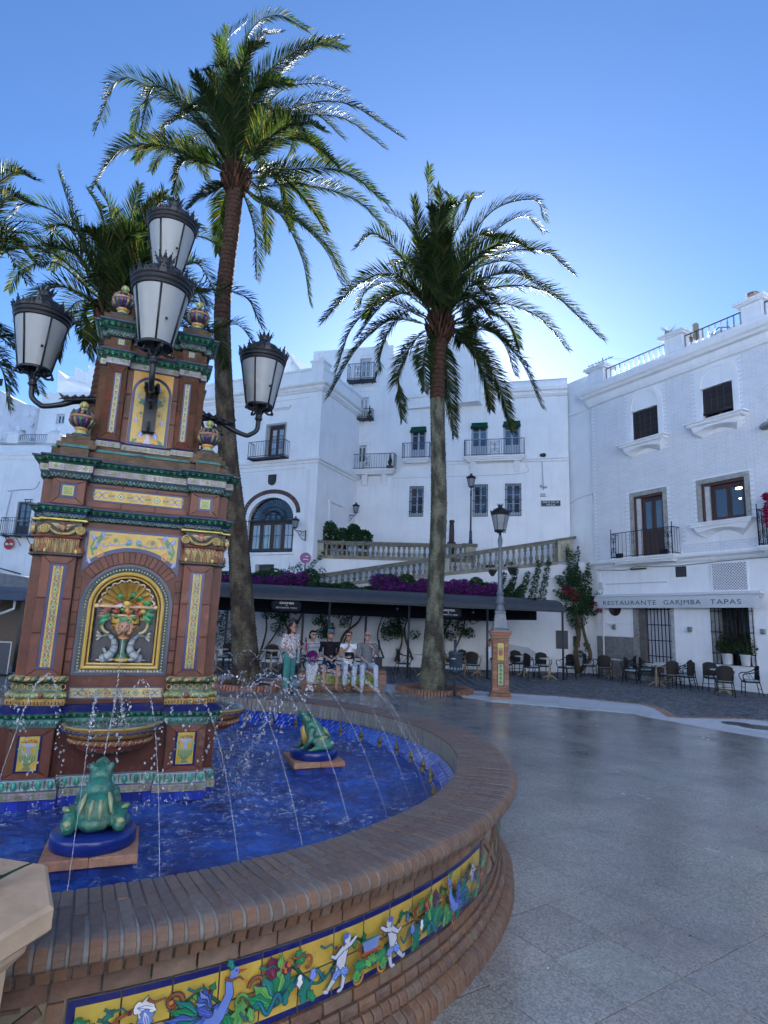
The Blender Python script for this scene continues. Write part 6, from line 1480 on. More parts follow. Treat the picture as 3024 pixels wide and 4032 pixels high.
def cactus(label,par,x,y,z,s=1.):
 M_=Matrix.Translation(par.location)@Matrix.Rotation(par.rotation_euler.z,4,'Z');t=thing('potted_cactus',label,'potted cactus',M_@Vector((x,y,z)),0)
 m=MB();m.box(-.16*s,.16*s,-.1*s,.1*s,0,.2*s,(.26,.14,.10),bev=.01);m.build('pot',terra_old,t)
 m=MB();m.tube([(0,0,.15*s),(.01,0,.5*s),(0,0,.85*s)],[.05*s,.06*s,.02*s],8,(.03,.055,.03));m.tube([(0,0,.3*s),(.08*s,0,.38*s),(.09*s,0,.55*s)],[.03*s,.035*s,.015*s],6,(.03,.055,.03));m.tube([(0,0,.25*s),(-.08*s,0,.34*s),(-.08*s,0,.48*s)],[.03*s,.035*s,.015*s],6,(.03,.055,.03));m.build('cactus',bush_m,t)
cactus('potted cactus at the right end of the long left balcony',th,-8.45,-.3,9.22);cactus('potted cactus on the small upper balcony',th,-9.65,-.2,11.95,.85)
Mth=Matrix.Translation(th.location)@Matrix.Rotation(th.rotation_euler.z,4,'Z')
t=thing('street_name_plate','dark blue street name plate on the white townhouse wall at the right','street sign',Mth@Vector((-.79,-.03,7.45)),th.rotation_euler.z)
m=MB();m.box(-.44,.44,-.01,.025,-.14,.14,(.5,.5,.5));m.box(-.425,.425,-.016,-.0101,-.125,.125,(.008,.01,.022));m.build('plate',glaze,t)
text('lettering','ARCO DE LA',.74,Matrix.Translation((0,-.019,.06))@UP,paint_m,t,(.7,.7,.72),height=.085);text('lettering','VILLA',.40,Matrix.Translation((0,-.019,-.06))@UP,paint_m,t,(.7,.7,.72),height=.085)
t=thing('ledge_plant','small spiky plant growing from the ledge above the street name plate','plant',Mth@Vector((-1.1,-.1,9.66)),0);leafcloud('foliage',t,[((0,0,.08),(.14,.08,.1))],60,.06,BG,seed=8)
# ---------------------------------------------------------------- arched house at the left of it
ah=thing('arched_house','white house with a big arched window under a brick arch and a corner cornice','building',(-3.02,25.78,0),math.radians(-24))
opa=[(-2.84,-1.86,9.10,10.66),(-3.56,-1.06,4.66,6.16),(-2.97,-1.95,3.2,4.13)]
AC,AR=-2.33,1.20
mb=MB();
wall('wall',ah,-8.5,0,-.1,12.2,opa+[(-3.62,-1.02,6.16,7.45)],dep=.3)
n=20;ap=[(AC+AR*1.02*math.cos(pi*i/n),6.16+1.04*math.sin(pi*i/n))for i in range(n+1)]
m=MB()
for i in range(n):
 a,b=ap[i],ap[i+1];m.add([(a[0],-.001,a[1]),(a[0],-.001,7.452),(b[0],-.001,7.452),(b[0],-.001,b[1])],[(0,1,2,3)],WH);m.add([(a[0],-.001,a[1]),(b[0],-.001,b[1]),(b[0],.24,b[1]),(a[0],.24,a[1])],[(0,1,2,3)],WH)
m.add([(-1.02,-.001,6.16),(-1.02,-.001,7.452),(ap[0][0],-.001,7.452),(ap[0][0],-.001,6.16)],[(0,1,2,3)],WH);m.add([(-3.62,-.001,6.16),(-3.62,-.001,7.452),(ap[-1][0],-.001,7.452),(ap[-1][0],-.001,6.16)],[(0,1,2,3)],WH)
m.box(-8.5,-.002,.32,5.2,-.1,13.0,WH);m.box(-8.5,-.001,0.0,.32,12.15,13.2,WH)
# side wall with door recess, seen obliquely
m.build('wall_mass',plaster,ah)
m=MB();yy=[0,1.32,2.28,6.0];zz=[-.1,5.2,7.03,13.2]
for i in range(3):
 for j in range(3):
  if i==1 and j==1:continue
  m.add([(0,yy[i],zz[j]),(0,yy[i+1],zz[j]),(0,yy[i+1],zz[j+1]),(0,yy[i],zz[j+1])],[(0,1,2,3)],WH)
m.loops([[(0,1.32,5.2),(0,2.28,5.2),(0,2.28,7.03),(0,1.32,7.03)],[(-.15,1.32,5.2),(-.15,2.28,5.2),(-.15,2.28,7.03),(-.15,1.32,7.03)]],WH,caps=False);m.build('side_wall',plaster,ah)
m=MB();m.box(-.14,-.09,1.33,2.27,5.2,7.02,(.12,.035,.025));[m.box(-.09,-.075,1.42+.44*a,1.42+.36+.44*a,5.3+.58*b,5.78+.58*b,(.15,.045,.03),bev=.01)for a in range(2)for b in range(3)];m.build('side_door',wood_m,ah)
m=MB();m.box(0.001,.10,1.12,2.48,7.12,7.22,WH);m.box(.001,.05,1.18,1.30,5.2,7.12,WH);m.build('door_surround',plaster,ah)
def corner_cornice(prof,name,ln=6.0):
 m=MB();L_=[[(-8.5,.05,z),(-8.5,-e,z),(e,-e,z),(e,ln,z),(-.05,ln,z),(-.05,.05,z)]for z,e in prof];m.loops(L_,WH);m.build(name,plaster,ah)
corner_cornice([(12.06,.01),(12.09,.08),(12.15,.10),(12.18,.16),(12.30,.18),(12.34,.30),(12.42,.34),(12.44,.30),(12.46,.0)],'cornice')
corner_cornice([(13.14,.0),(13.16,.05),(13.26,.06),(13.28,.0)],'parapet_moulding');corner_cornice([(8.66,.01),(8.69,.06),(8.78,.08),(8.82,.16),(8.92,.18),(8.94,.0)],'string_course')
m=MB();m.box(-8.5,-.6,-.012,-.001,8.46,8.49,jit(WH,.8));m.box(-8.5,-.6,-.012,-.001,11.82,11.85,jit(WH,.8));m.box(-2.7,-1.6,-.14,-.001,11.44,11.56,WH);m.box(-2.62,-1.68,-.08,-.001,11.38,11.439,WH);m.box(-6.1,-5.1,-.14,-.001,11.44,11.56,WH);m.box(-.62,-.01,-.05,.62,12.46,13.5,WH);m.box(-.68,.05,-.10,.68,13.50,13.58,WH);m.lathe([(.3,0),(.2,.06),(.06,.12),(.05,.16)],4,(-.31,.29,13.58),WH,smooth=False);m.ell((-.31,.29,13.80),(.11,.11,.11),WH,12,8)
m.box(-.55,-.35,-.012,-.001,4.7,8.4,jit(WH,.93));m.build('corner_parapet',plaster,ah)
# further block rising behind, stepped gable at its left
m=MB();m.plate([(-5.6,12.5),(-.6,12.5),(-.6,15.15),(-3.6,14.9),(-4.1,15.6),(-5.1,16.9),(-5.6,16.9)],4.2,8,WH);m.build('rear_block',plaster,ah)
m=MB();m.plate([(-3.6,14.92),(-.6,15.17),(6.2,15.9),(6.2,12.4),(-3.6,12.4)],4.21,9,WH);m.build('rear_wall',plaster,ah)
for k in range(5):m=MB();m.T=Mx((-4.95+.28*k,4.1,16.4-.42*k),0,0,.85);m.box(-.22,.22,-.05,.08,-.1,.1,jit(WH,.92));m.build('gable_coping',plaster,ah)
m=MB();m.lathe([(.07,0),(.10,.06),(.09,.2),(.05,.26),(.0,.28)],12,(0,0,0),(.12,.10,.09));o=m.build('chimney_cowl',terra_old);o.location=Matrix.Translation(ah.location)@Matrix.Rotation(ah.rotation_euler.z,4,'Z')@Vector((1.2,4.5,15.35));tag(o,'small dark clay chimney cowl on the skyline above the arched house','chimney cowl')
t_=window(ah,-2.80,-1.90,9.12,10.62,.16,2,4,DW,.07,mt=wood_m,name='french_door',glass=(.30,.33,.36),inner=.07)
m=MB();m.box(-2.93,-2.84,-.03,.02,9.1,10.72,(.4,.41,.42));m.box(-2.93,-1.80,-.03,.02,10.66,10.75,(.4,.41,.42));m.box(-1.86,-1.80,-.03,.02,9.1,10.66,(.4,.41,.42));m.build('door_surround',plaster,ah)
balcony(ah,-3.52,-1.58,9.02,9.78,.45,.1,14,solid=False)
m=MB();P=[(-2.59,8.27),(-2.17,8.27),(-2.17,7.95),(-2.22,7.82),(-2.38,7.76),(-2.54,7.82),(-2.59,7.95)];m.plate(P,-.05,0,(.035,.035,.045));m.plate([(x*.8-.476,z*.8+1.6)for x,z in P],-.065,-.0501,(.05,.05,.06));m.build('stone_coat_of_arms',stone,ah)
m=MB()  # brick arch
n=26
for i in range(n):
 a0=-.02+(pi+.04)*i/n+.004;a1=-.02+(pi+.04)*(i+1)/n-.004
 P=[(AC+1.36*math.cos(a),6.45+.93*math.sin(a))for a in(a0,a1)];Q=[(AC+1.56*math.cos(a),6.45+1.12*math.sin(a))for a in(a1,a0)]
 mm=MB();mm.plate(P+Q,-.03,0,vary((.10,.055,.055),.25));mm.build('arch_brick',brick_m,ah)
f_=window(ah,-3.56,-1.06,4.68,6.14,.2,4,1,DW,.09,mt=wood_m,name='arched_window',glass=(.30,.34,.36),inner=.10)
m=MB();n=20;m.add([(AC,.2,6.16)]+[(AC+AR*.99*math.cos(pi*i/n),.2,6.16+1.02*math.sin(pi*i/n))for i in range(n+1)],[(0,i,i+1)for i in range(1,n+1)],(.012,.018,.03));m.build('fanlight',glass_m,ah)
m=MB()
for i in range(25):a=pi*i/24;m.tube([(AC+.42*math.cos(a),.14,6.17+.36*math.sin(a)),(AC+AR*.97*math.cos(a),.14,6.17+1.0*math.sin(a))],.014,5,(.03,.035,.05))
for q in(.42,.62,1.0):m.tube([(AC+AR*.97*q*math.cos(pi*i/16),.135,6.17+1.0*q*math.sin(pi*i/16))for i in range(17)],.014,5,(.03,.035,.05))
for s in(-1,1):scrollwork(m,AC+s*.16,.135,6.2,6.5,.25,(.03,.035,.05))
m.build('fan_ironwork',iron,ah)
m=MB();[m.tube([(x,-.06,4.66),(x,-.06,6.14)],.011,5,(.04,.06,.07))for x in[-3.6+.21*k for k in range(13)]];[m.box(-3.66,-1.0,-.07,-.05,z,z+.03,(.04,.06,.07))for z in(4.75,5.4,6.1)];m.build('window_grille',iron,ah)
m=MB();m.box(-3.75,-.92,-.12,0,4.56,4.655,WH);m.build('window_sill',plaster,ah)
# ---------------------------------------------------------------- left-hand background houses
def mk(label,x,y,name='house',cat='house'):return thing(name,label,cat,(x,y,0),math.radians(-7))
l1=mk('white house at the far left with a roof terrace, ball-topped posts and an iron balcony',-12,30)
wall('wall',l1,-12,-5.2,-1,10.6,[(-7.35,-6.5,5.55,7.3)],dep=.2);m=MB();m.box(-12,-5.2,.22,3.2,-1,10.4,WH);m.box(-12,-5.2,0,.22,10.38,10.62,WH);m.build('wall_mass',plaster,l1)
cornice(l1,-12,-5.2,[(9.55,.02),(9.60,.06),(9.78,.08),(9.82,.16),(9.98,.18),(10.02,.10),(10.04,.0)])
for a,b in((-8.53,-7.86),(-6.18,-5.52)):m=MB();m.box(a,b,-.05,.6,10.5,11.0,WH);m.box(a-.08,b+.08,-.13,.68,11.0,11.07,WH);c=(a+b)/2;m.lathe([(.52,0),(.06,.28)],4,(c,.27,11.07),WH,a0=pi/4,a1=pi/4+2*pi,smooth=False);m.ell((c,.27,11.46),(.13,.13,.13),WH,12,8);m.build('terrace_post',plaster,l1)
m=MB();[m.tube([(x,.1,10.6),(x,.1,11.0)],.012,4,(.10,.11,.13))for x in[-7.84+.11*k for k in range(16)]+[-5.5+.11*k for k in range(4)]];m.box(-7.86,-6.2,.09,.11,11.0,11.03,(.1,.11,.13));m.build('terrace_railing',iron,l1)
window(l1,-7.30,-6.55,5.56,7.28,.12,2,3,(.05,.06,.08),low=.4,name='french_door');balcony(l1,-7.70,-6.0,5.48,6.36,.5,.1,14,((-6.3,.3),),(.02,.025,.04),solid=False)
m=MB()
for k in range(3):m.tube(smooth_path([(-7.4+.6*k,-.05,4.95),(-7.3+.6*k,-.25,5.05),(-7.45+.6*k,-.4,5.38)],4),.02,5,(.03,.03,.04))
m.tube([(-8.4,-.06,3.92),(-6.55,-.06,3.52)],.03,6,(.03,.03,.04));[m.tube([(x,0,z),(x,-.06,z)],.02,5,(.03,.03,.04))for x,z in((-7.8,3.8),(-6.7,3.56))];m.build('handrail',iron,l1)
m=MB();m.tube(smooth_path([(-8.0,-.02,7.85),(-7.2,-.02,7.95),(-6.5,-.02,8.0),(-6.25,-.02,8.4)],5),.02,5,(.35,.38,.42));m.tube([(-7.75,-.03,7.9),(-7.9,-.03,6.3)],.035,6,(.6,.62,.66));m.box(-8.6,-5.25,-.02,0,6.25,6.30,(.45,.47,.5));m.build('wall_cables',plaster,l1)
m=MB();m.tube([(-6.95,-.05,7.42),(-6.45,-.05,7.42)],.02,5,(.03,.04,.07));m.tube(smooth_path([(-6.9,-.05,7.4),(-6.85,-.05,7.2),(-6.7,-.05,7.15),(-6.72,-.05,7.3)],4),.016,5,(.03,.04,.07));m.tube(smooth_path([(-6.6,-.05,7.4),(-6.6,-.05,7.1),(-6.5,-.05,6.95),(-6.42,-.05,7.05)],4),.016,5,(.03,.04,.07));m.build('wall_bracket',iron,l1)
t=thing('no_entry_sign','round red no entry sign on the white wall below the far left balcony','traffic sign',Matrix.Translation(l1.location)@Matrix.Rotation(l1.rotation_euler.z,4,'Z')@Vector((-7.4,-.1,5.04)),l1.rotation_euler.z)
def disc_sign(t,R,cols,tube_=None):
 m=MB()
 for r_,h,c in cols:m.lathe([(0,h),(r_,h),(r_,h-.012)],28,col=c,smooth=False)
 m.v=[(x,-z,y)for x,y,z in m.v];return m.build('disc',paint_m,t)
disc_sign(t,.3,((.30,.0,(.5,.5,.5)),(.285,.004,(.42,.015,.025))));m=MB();m.box(-.21,.21,-.008,-.0042,-.055,.055,(.7,.7,.7));m.build('white_bar',paint_m,t)
l2=thing('back_house','tall white house behind the far left terrace, with an old flaking wall','house',(-12,33,0),math.radians(-7));k=33/30
wall('wall',l2,-8.9,-5.0,5,14.6,[(-7.75,-7.20,12.6,13.25)],dep=.2);m=MB();m.box(-8.9,-5.0,.21,4,5,14.55,WH);m.build('wall_mass',plaster,l2);window(l2,-7.74,-7.21,12.61,13.24,.12,2,1,(.62,.64,.66),.06)
m=MB();m.plate([(-14,6),(-8.92,6),(-8.92,13.6),(-9.6,13.75),(-10.4,14.1),(-11.5,14.7),(-14,15.6)],-.35,2,(.62,.64,.70));m.build('flaking_wall',plaster_old,l2)
m=MB();m.box(-11.2,-10.4,-.40,-.34,14.2,14.7,(.2,.2,.2))if 0 else m.box(-12.1,-11.3,-.38,-.34,14.9,15.35,(.03,.03,.03));m.box(-10.1,-9.3,-.40,-.351,11.0,12.1,(.30,.28,.22));m.build('exposed_stone',stone,l2)
l3=thing('crenellated_tower','white crenellated rooftop tower rising behind the far left houses','tower',(-12,36,0),math.radians(-7))
m=MB();m.plate([(-9.2,9),(-6.4,9),(-6.4,16.0),(-7.0,16.3),(-7.4,16.45),(-8.7,17.0),(-9.3,16.8),(-10,17.4)],0,4,WH);m.box(-7.75,-7.30,-.05,.5,16.3,17.65,WH);m.box(-7.82,-7.24,-.1,.55,17.55,17.65,WH);m.plate([(-8.75,16.6),(-7.75,16.4),(-7.75,17.1),(-8.1,17.25),(-8.75,17.6)],-.06,.1,WH);m.plate([(-9.3,16.55),(-7.0,15.9),(-7.0,16.05),(-9.3,16.75)],-.15,0,WH);m.build('tower_wall',plaster,l3)
for k,(x0,y0,w_,d_,h)in enumerate(((-27,27,5,6,9.5),(-34,34,8,6,14))):
 m=MB();m.box(x0-w_,x0,y0,y0+d_,-1,h,WH);o=m.build('side_house',plaster);tag(o,('lower' if k==0 else 'taller')+' plain white house block past the left edge of the square','house')
# ================================================================== PALMS: heart of each crown, then frond curves as offsets from it (metres)
FR1=((-4.95,16.20,15.05),[[(-1.33,-0.2,1.82),(-2.54,-0.4,2.57),(-3.67,-0.6,2.78),(-4.05,-0.8,0.75)],[(-1.23,0.3,1.99),(-2.56,0.6,3.27),(-3.61,0.9,3.44),(-3.96,1.2,2.3)],[(-0.85,-0.4,0.07),(-1.7,-0.8,0.27),(-2.94,-1.2,-0.15),(-3.41,-1.6,-1.82)],[(-0.95,0.38,1.67),(-1.99,0.75,2.7),(-2.79,1.12,3.03),(-3.13,1.5,2.27)],[(-0.54,0.5,3.01),(-1.13,1,5.88),(-0.57,1.5,7.65)],[(-0.15,0.12,2.66),(-0.13,0.25,5.49),(0.7,0.38,6.53),(1.78,0.5,6.13)],[(0.2,-0.3,2.1),(0.89,-0.6,3.29),(2.21,-0.9,3.96),(3.3,-1.2,3.51)],[(0.33,0.35,2.1),(0.97,0.7,3.86),(2.1,1.05,4.61),(3.1,1.4,4.67)],[(0.64,0.05,1.52),(1.5,0.1,2.63),(3.18,0.15,2.99),(5.07,0.2,1.85)],[(0.54,0.45,1.81),(1.35,0.9,3.08),(3.01,1.35,3.58),(4.5,1.8,2.88)],[(0.93,-0.45,0.62),(1.77,-0.9,0.69),(2.68,-1.35,-0.04),(3.32,-1.8,-1.02)],[(0.82,-0.25,-0.17),(1.76,-0.5,-0.05),(3.39,-0.75,-0.26),(4.7,-1,-1.47)],[(0.58,0.25,-0.07),(1.93,0.5,0.27),(3.64,0.75,0),(4.85,1,-1.07)],[(0.56,0.2,-0.56),(1.35,0.4,-0.9),(2.08,0.6,-2.21),(2.41,0.8,-3.68)],[(0.81,-0.25,-0.91),(1.87,-0.5,-1.63),(2.9,-0.75,-2.74),(3.54,-1,-4.08)],[(0.49,-0.2,-1.1),(0.85,-0.4,-2.23),(1.04,-0.6,-3.74)],[(0.67,0.53,0.71),(1.19,1.07,0.78),(1.48,1.6,-0.47)],[(-0.37,0.47,-0.16),(-0.66,0.93,-0.58),(-0.79,1.4,-1.65)],[(-0.52,-0.2,-0.63),(-0.82,-0.4,-0.99),(-1.08,-0.6,-1.55)],[(-0.16,-0.47,2.07),(-0.28,-0.93,2.96),(-0.77,-1.4,2.36)],[(0.04,-0.73,1.97),(0.39,-1.47,2.86),(1.12,-2.2,2.5)],[(-0.1,-0.33,1.74),(-0.42,-0.67,3.4),(-0.71,-1,4.02)],[(0.04,0.55,2.6),(0.79,1.1,3.5),(1.32,1.65,3.03),(1.25,2.2,2.83)],[(-1.26,0.53,1.57),(-1.54,1.07,1.39),(-1.36,1.6,0.95)],[(0.35,-0.73,1.38),(0.85,-1.47,1.85),(1.99,-2.2,1.2)],[(-0.36,-0.53,1.54),(-0.8,-1.07,1.59),(-1.27,-1.6,0.47)],[(-0.75,0.67,3.33),(-1.33,1.33,5.54),(-1.48,2,7.92)],[(0.07,-0.8,1.01),(0.16,-1.6,1.53),(0.55,-2.4,1.34)],[(0.23,0.5,2.08),(0.93,1,2.74),(1.86,1.5,2.91),(2.58,2,2.37)],[(0.58,-0.57,0.5),(1.16,-1.15,1.01),(1.91,-1.72,0.49),(2.41,-2.3,-0.57)],[(-0.79,0.55,0.97),(-2.02,1.1,1.88),(-3.1,1.65,2.16),(-3.65,2.2,1.93)]])
FR2=((1.47,16.60,10.61),[[(-0.25,0.2,2.58),(-0.44,0.4,4.84),(-0.42,0.6,5.97)],[(-0.02,-0.27,2.61),(-0.13,-0.53,3.76),(-0.25,-0.8,4.02)],[(0.23,0.4,3.09),(0.7,0.8,4.84),(1.42,1.2,5.45)],[(0.66,-0.2,2.35),(1.53,-0.4,3.66),(2.7,-0.6,3.9),(3,-0.8,3.02)],[(0.74,0.35,2.31),(1.74,0.7,3.72),(2.79,1.05,4.61),(3.55,1.4,4.3)],[(0.55,-0.25,1.12),(1.34,-0.5,1.98),(2.82,-0.75,2.13),(3.72,-1,1.24)],[(0.87,0.35,1.9),(1.8,0.7,2.65),(2.52,1.05,2.84),(3.06,1.4,2.51)],[(0.57,-0.2,0.56),(1.54,-0.4,1.07),(3.08,-0.6,0.88),(4.6,-0.8,-0.67)],[(0.75,0.25,0.69),(2.02,0.5,1.09),(3.27,0.75,0.74),(4.15,1,-0.12)],[(0.78,0.5,0.56),(1.48,1,1.21),(2.42,1.5,0.97),(2.86,2,0.38)],[(0.46,-0.2,-0.22),(1.43,-0.4,-0.34),(2.25,-0.6,-1.28),(2.81,-0.8,-2.77)],[(0.45,0.25,0.02),(1.1,0.5,-0.55),(1.52,0.75,-1.4),(1.72,1,-2.21)],[(-0.76,-0.25,1.06),(-1.34,-0.5,2.06),(-2.07,-0.75,2.45),(-2.56,-1,1.8)],[(-0.57,0.53,2.65),(-1.17,1.07,4.23),(-1.86,1.6,5.05)],[(-0.48,0.67,1.91),(-1.12,1.33,3.02),(-1.58,2,3.21)],[(-0.52,-0.2,0.84),(-1.56,-0.4,1.39),(-2.53,-0.6,0.84),(-3.44,-0.8,-0.44)],[(-0.6,0.38,1.04),(-1.42,0.75,1.85),(-2.25,1.12,1.76),(-2.63,1.5,1.25)],[(-0.66,0.25,0.44),(-1.71,0.5,1),(-2.68,0.75,0.22),(-3.13,1,-1.15)],[(-0.56,-0.3,-0.12),(-1.44,-0.6,-0.19),(-2.37,-0.9,-1.24),(-3.1,-1.2,-2.87)],[(-0.52,0.15,-0.2),(-0.92,0.3,-0.73),(-1.19,0.45,-1.64),(-1.03,0.6,-2.78)],[(-0.34,-0.3,-0.49),(-0.49,-0.6,-1.45),(-0.48,-0.9,-2.47)],[(0.17,0.4,-0.31),(0.36,0.8,-1.62),(0.61,1.2,-3.03)],[(-0.2,-0.5,1.45),(-0.37,-1,1.89),(-0.84,-1.5,1.03),(-0.85,-2,0.24)],[(0.02,-0.73,1.19),(-0.07,-1.47,1.58),(0.02,-2.2,1.56)],[(-0.07,-0.55,0.78),(-0.36,-1.1,1.32),(-0.62,-1.65,0.58),(-0.16,-2.2,-0.55)],[(0.74,0.73,1.31),(1.17,1.47,1.18),(1.35,2.2,0.86)],[(0.39,-0.5,1.48),(0.84,-1,2.26),(1.39,-1.5,1.93),(1.67,-2,1.59)],[(-0,0.67,3.33),(0.43,1.33,5.17),(0.22,2,6.16)],[(-0.62,-0.6,1.63),(-0.74,-1.2,2.12),(-0.99,-1.8,2.86)],[(-0.28,-0.5,2.44),(-0.04,-1,3.07),(0.25,-1.5,2.96)],[(0.43,0.67,0.3),(0.9,1.33,0.12),(1.12,2,1.03)],[(0.55,-0.4,-0.13),(1.18,-0.8,-0.44),(1.67,-1.2,-1.11),(1.91,-1.6,-2.21)]])
FR3=((-6.23,12.60,8.43),[[(-0.53,-0.17,0.84),(-1.03,-0.33,1.89),(-1.57,-0.5,3.27)],[(-0.52,0.33,1.52),(-1.06,0.67,3.04),(-1.68,1,3.94)],[(-0.08,-0.33,1.1),(-0.15,-0.67,2.14),(-0.35,-1,2.52)],[(-0.26,0.33,1.53),(-0.32,0.67,3.15),(-0.4,1,4.19)],[(0.17,-0.33,0.83),(0.68,-0.67,1.86),(1.13,-1,2.28)],[(0.01,0.33,1.18),(0.47,0.67,2.83),(0.72,1,3.72)],[(-0.45,-0.2,0.82),(-1.37,-0.4,2.11),(-2.07,-0.6,2.32),(-2.24,-0.8,1.78)],[(-0.74,0.25,0.92),(-2.05,0.5,2.38),(-3.2,0.75,2.82),(-3.95,1,2.58)],[(-0.44,-0.25,0.45),(-1.4,-0.5,1.17),(-2.05,-0.75,1.14),(-2.29,-1,0.57)],[(-0.87,0.25,0.73),(-1.93,0.5,1.57),(-2.87,0.75,1.5),(-3.3,1,1.08)],[(-0.33,-0.38,0.05),(-0.84,-0.75,0.2),(-1.11,-1.12,-0.16),(-1.21,-1.5,-0.94)],[(-0.87,0.3,0.48),(-1.44,0.6,0.49),(-1.77,0.9,-0.19),(-1.94,1.2,-0.6)],[(-0.38,-0.27,0),(-0.54,-0.53,-0.38),(-0.2,-0.8,-1.3)],[(0.17,0.33,1.18),(1.19,0.67,2.48),(1.81,1,2.59)],[(0.68,-0.33,0.45),(1.81,-0.67,0.96),(2.54,-1,-0.03)],[(0.35,0.47,0.63),(1.09,0.93,1.52),(1.53,1.4,0.95)],[(0.6,-0.5,0.34),(1.52,-1,0.47),(2.21,-1.5,-0.49)],[(0.23,0.17,1.26),(1.01,0.33,2.69),(1.57,0.5,2.61)],[(0.22,-0.67,0.56),(0.57,-1.33,1.04),(1.29,-2,0.78)],[(0.16,-0.67,0.56),(0.18,-1.33,0.93),(0.12,-2,0.73)],[(0.36,0.38,0.5),(1.7,0.75,1.14),(2.55,1.12,1.21),(2.93,1.5,0.64)],[(0.65,0.25,0.09),(1.88,0.5,-0.07),(2.51,0.75,0.26),(2.96,1,-0.2)],[(-0.36,-0.45,0.5),(-0.61,-0.9,0.87),(-0.94,-1.35,0.71),(-0.82,-1.8,0.04)],[(-0.64,0.67,1.81),(-0.94,1.33,3.1),(-1.48,2,4.24)],[(0.36,-0.67,0.4),(1.05,-1.33,0.62),(1.76,-2,0.2)],[(-0.02,0.5,1.1),(0.23,1,2.37),(0.44,1.5,2.72)]])
FR4=((-8.98,11.50,8.28),[[(0.14,-0.17,1.76),(0.8,-0.33,2.52),(1.46,-0.5,2.27)],[(0.22,-0.17,1.31),(0.83,-0.33,1.96),(1.46,-0.5,1.69)],[(-0.18,0.17,2.41),(-0.01,0.33,3.15),(0.34,0.5,3.27)],[(0.11,-0.17,0.22),(0.84,-0.33,0.77),(1.63,-0.5,-0.08)],[(0,0.1,-0.26),(0.75,0.2,-0.8),(1.13,0.3,-1.2)],[(0.36,-0.12,-0.99),(1.12,-0.25,-1.17),(1.77,-0.38,-1.71),(2.21,-0.5,-2.4)],[(0.11,0.17,-1.16),(0.67,0.33,-1.21),(1.03,0.5,-1.9)],[(0.07,0,0.64),(0.7,0,1.25),(1.37,0,0.7)],[(0.32,0.13,-1.47),(0.82,0.27,-1.54),(1.05,0.4,-2.39)]])
LG=[(.022,.045,.014),(.016,.034,.014),(.036,.060,.016),(.050,.070,.018)]
def frond(par,heart,pts,seed,ll=.52,nl=74,dry=False):
 r=random.Random(seed);P=smooth_path([(0,0,0)]+[tuple(p)for p in pts],10);L_=[0]
 for i in range(1,len(P)):L_.append(L_[-1]+(P[i]-P[i-1]).length)
 T=L_[-1]
 def at(t):
  s=t*T
  for i in range(1,len(P)):
   if L_[i]>=s:u=(s-L_[i-1])/max(1e-6,L_[i]-L_[i-1]);return P[i-1].lerp(P[i],u),(P[i]-P[i-1]).normalized()
  return P[-1],(P[-1]-P[-2]).normalized()
 m=MB();m.tube(P,[.030*(1-.9*i/len(P))+.002 for i in range(len(P))],5,(.06,.07,.025),flat=.6);m2=m
 up0=Vector((0,0,1));tw_=r.uniform(-.5,.5)
 for k in range(nl):
  t=.13+.87*(k+.5)/nl;p,d=at(t);side=d.cross(up0)
  if side.length<.15:side=d.cross(Vector((1,0,0)))
  side.normalize();up=side.cross(d).normalized();side=(side*math.cos(tw_*t)+up*math.sin(tw_*t)).normalized();up=side.cross(d).normalized()
  prof=(min(1,(t-.08)/.22)**.8)*(1-.62*max(0,(t-.45)/.55)**1.5);l0=ll*prof*(.45 if t<.2 else 1)
  for s in(-1,1):
   l=l0*r.uniform(.82,1.12);a=r.gauss(0,.08);dirv=(d*(.62+.35*t+a)+side*s*(.80-.25*t)+up*(.34+r.gauss(0,.13))).normalized()
   w_=.0165*(1.1-.3*t);q=dirv.cross(up+side*.3*r.uniform(-1,1));q=q.normalized()if q.length>.01 else side
   mid=p+dirv*l*.5+Vector((0,0,-.015*l));tip=p+(dirv+Vector((.04,0,-.16))*r.uniform(.3,1.5)).normalized()*l
   c=vary(r.choice(LG),.3,r)if r.random()>.07 else(.14,.11,.045)
   f=up*w_*.5;m.add([tuple(p-q*w_*.5),tuple(p+q*w_*.5),tuple(mid-q*w_+f),tuple(mid+q*w_+f),tuple(mid-f*.3),tuple(tip)],[(0,4,2),(0,1,4),(1,3,4),(2,4,5),(4,3,5)],c)
 o=m.build('frond',leaf_m,par);o.location=heart;return o
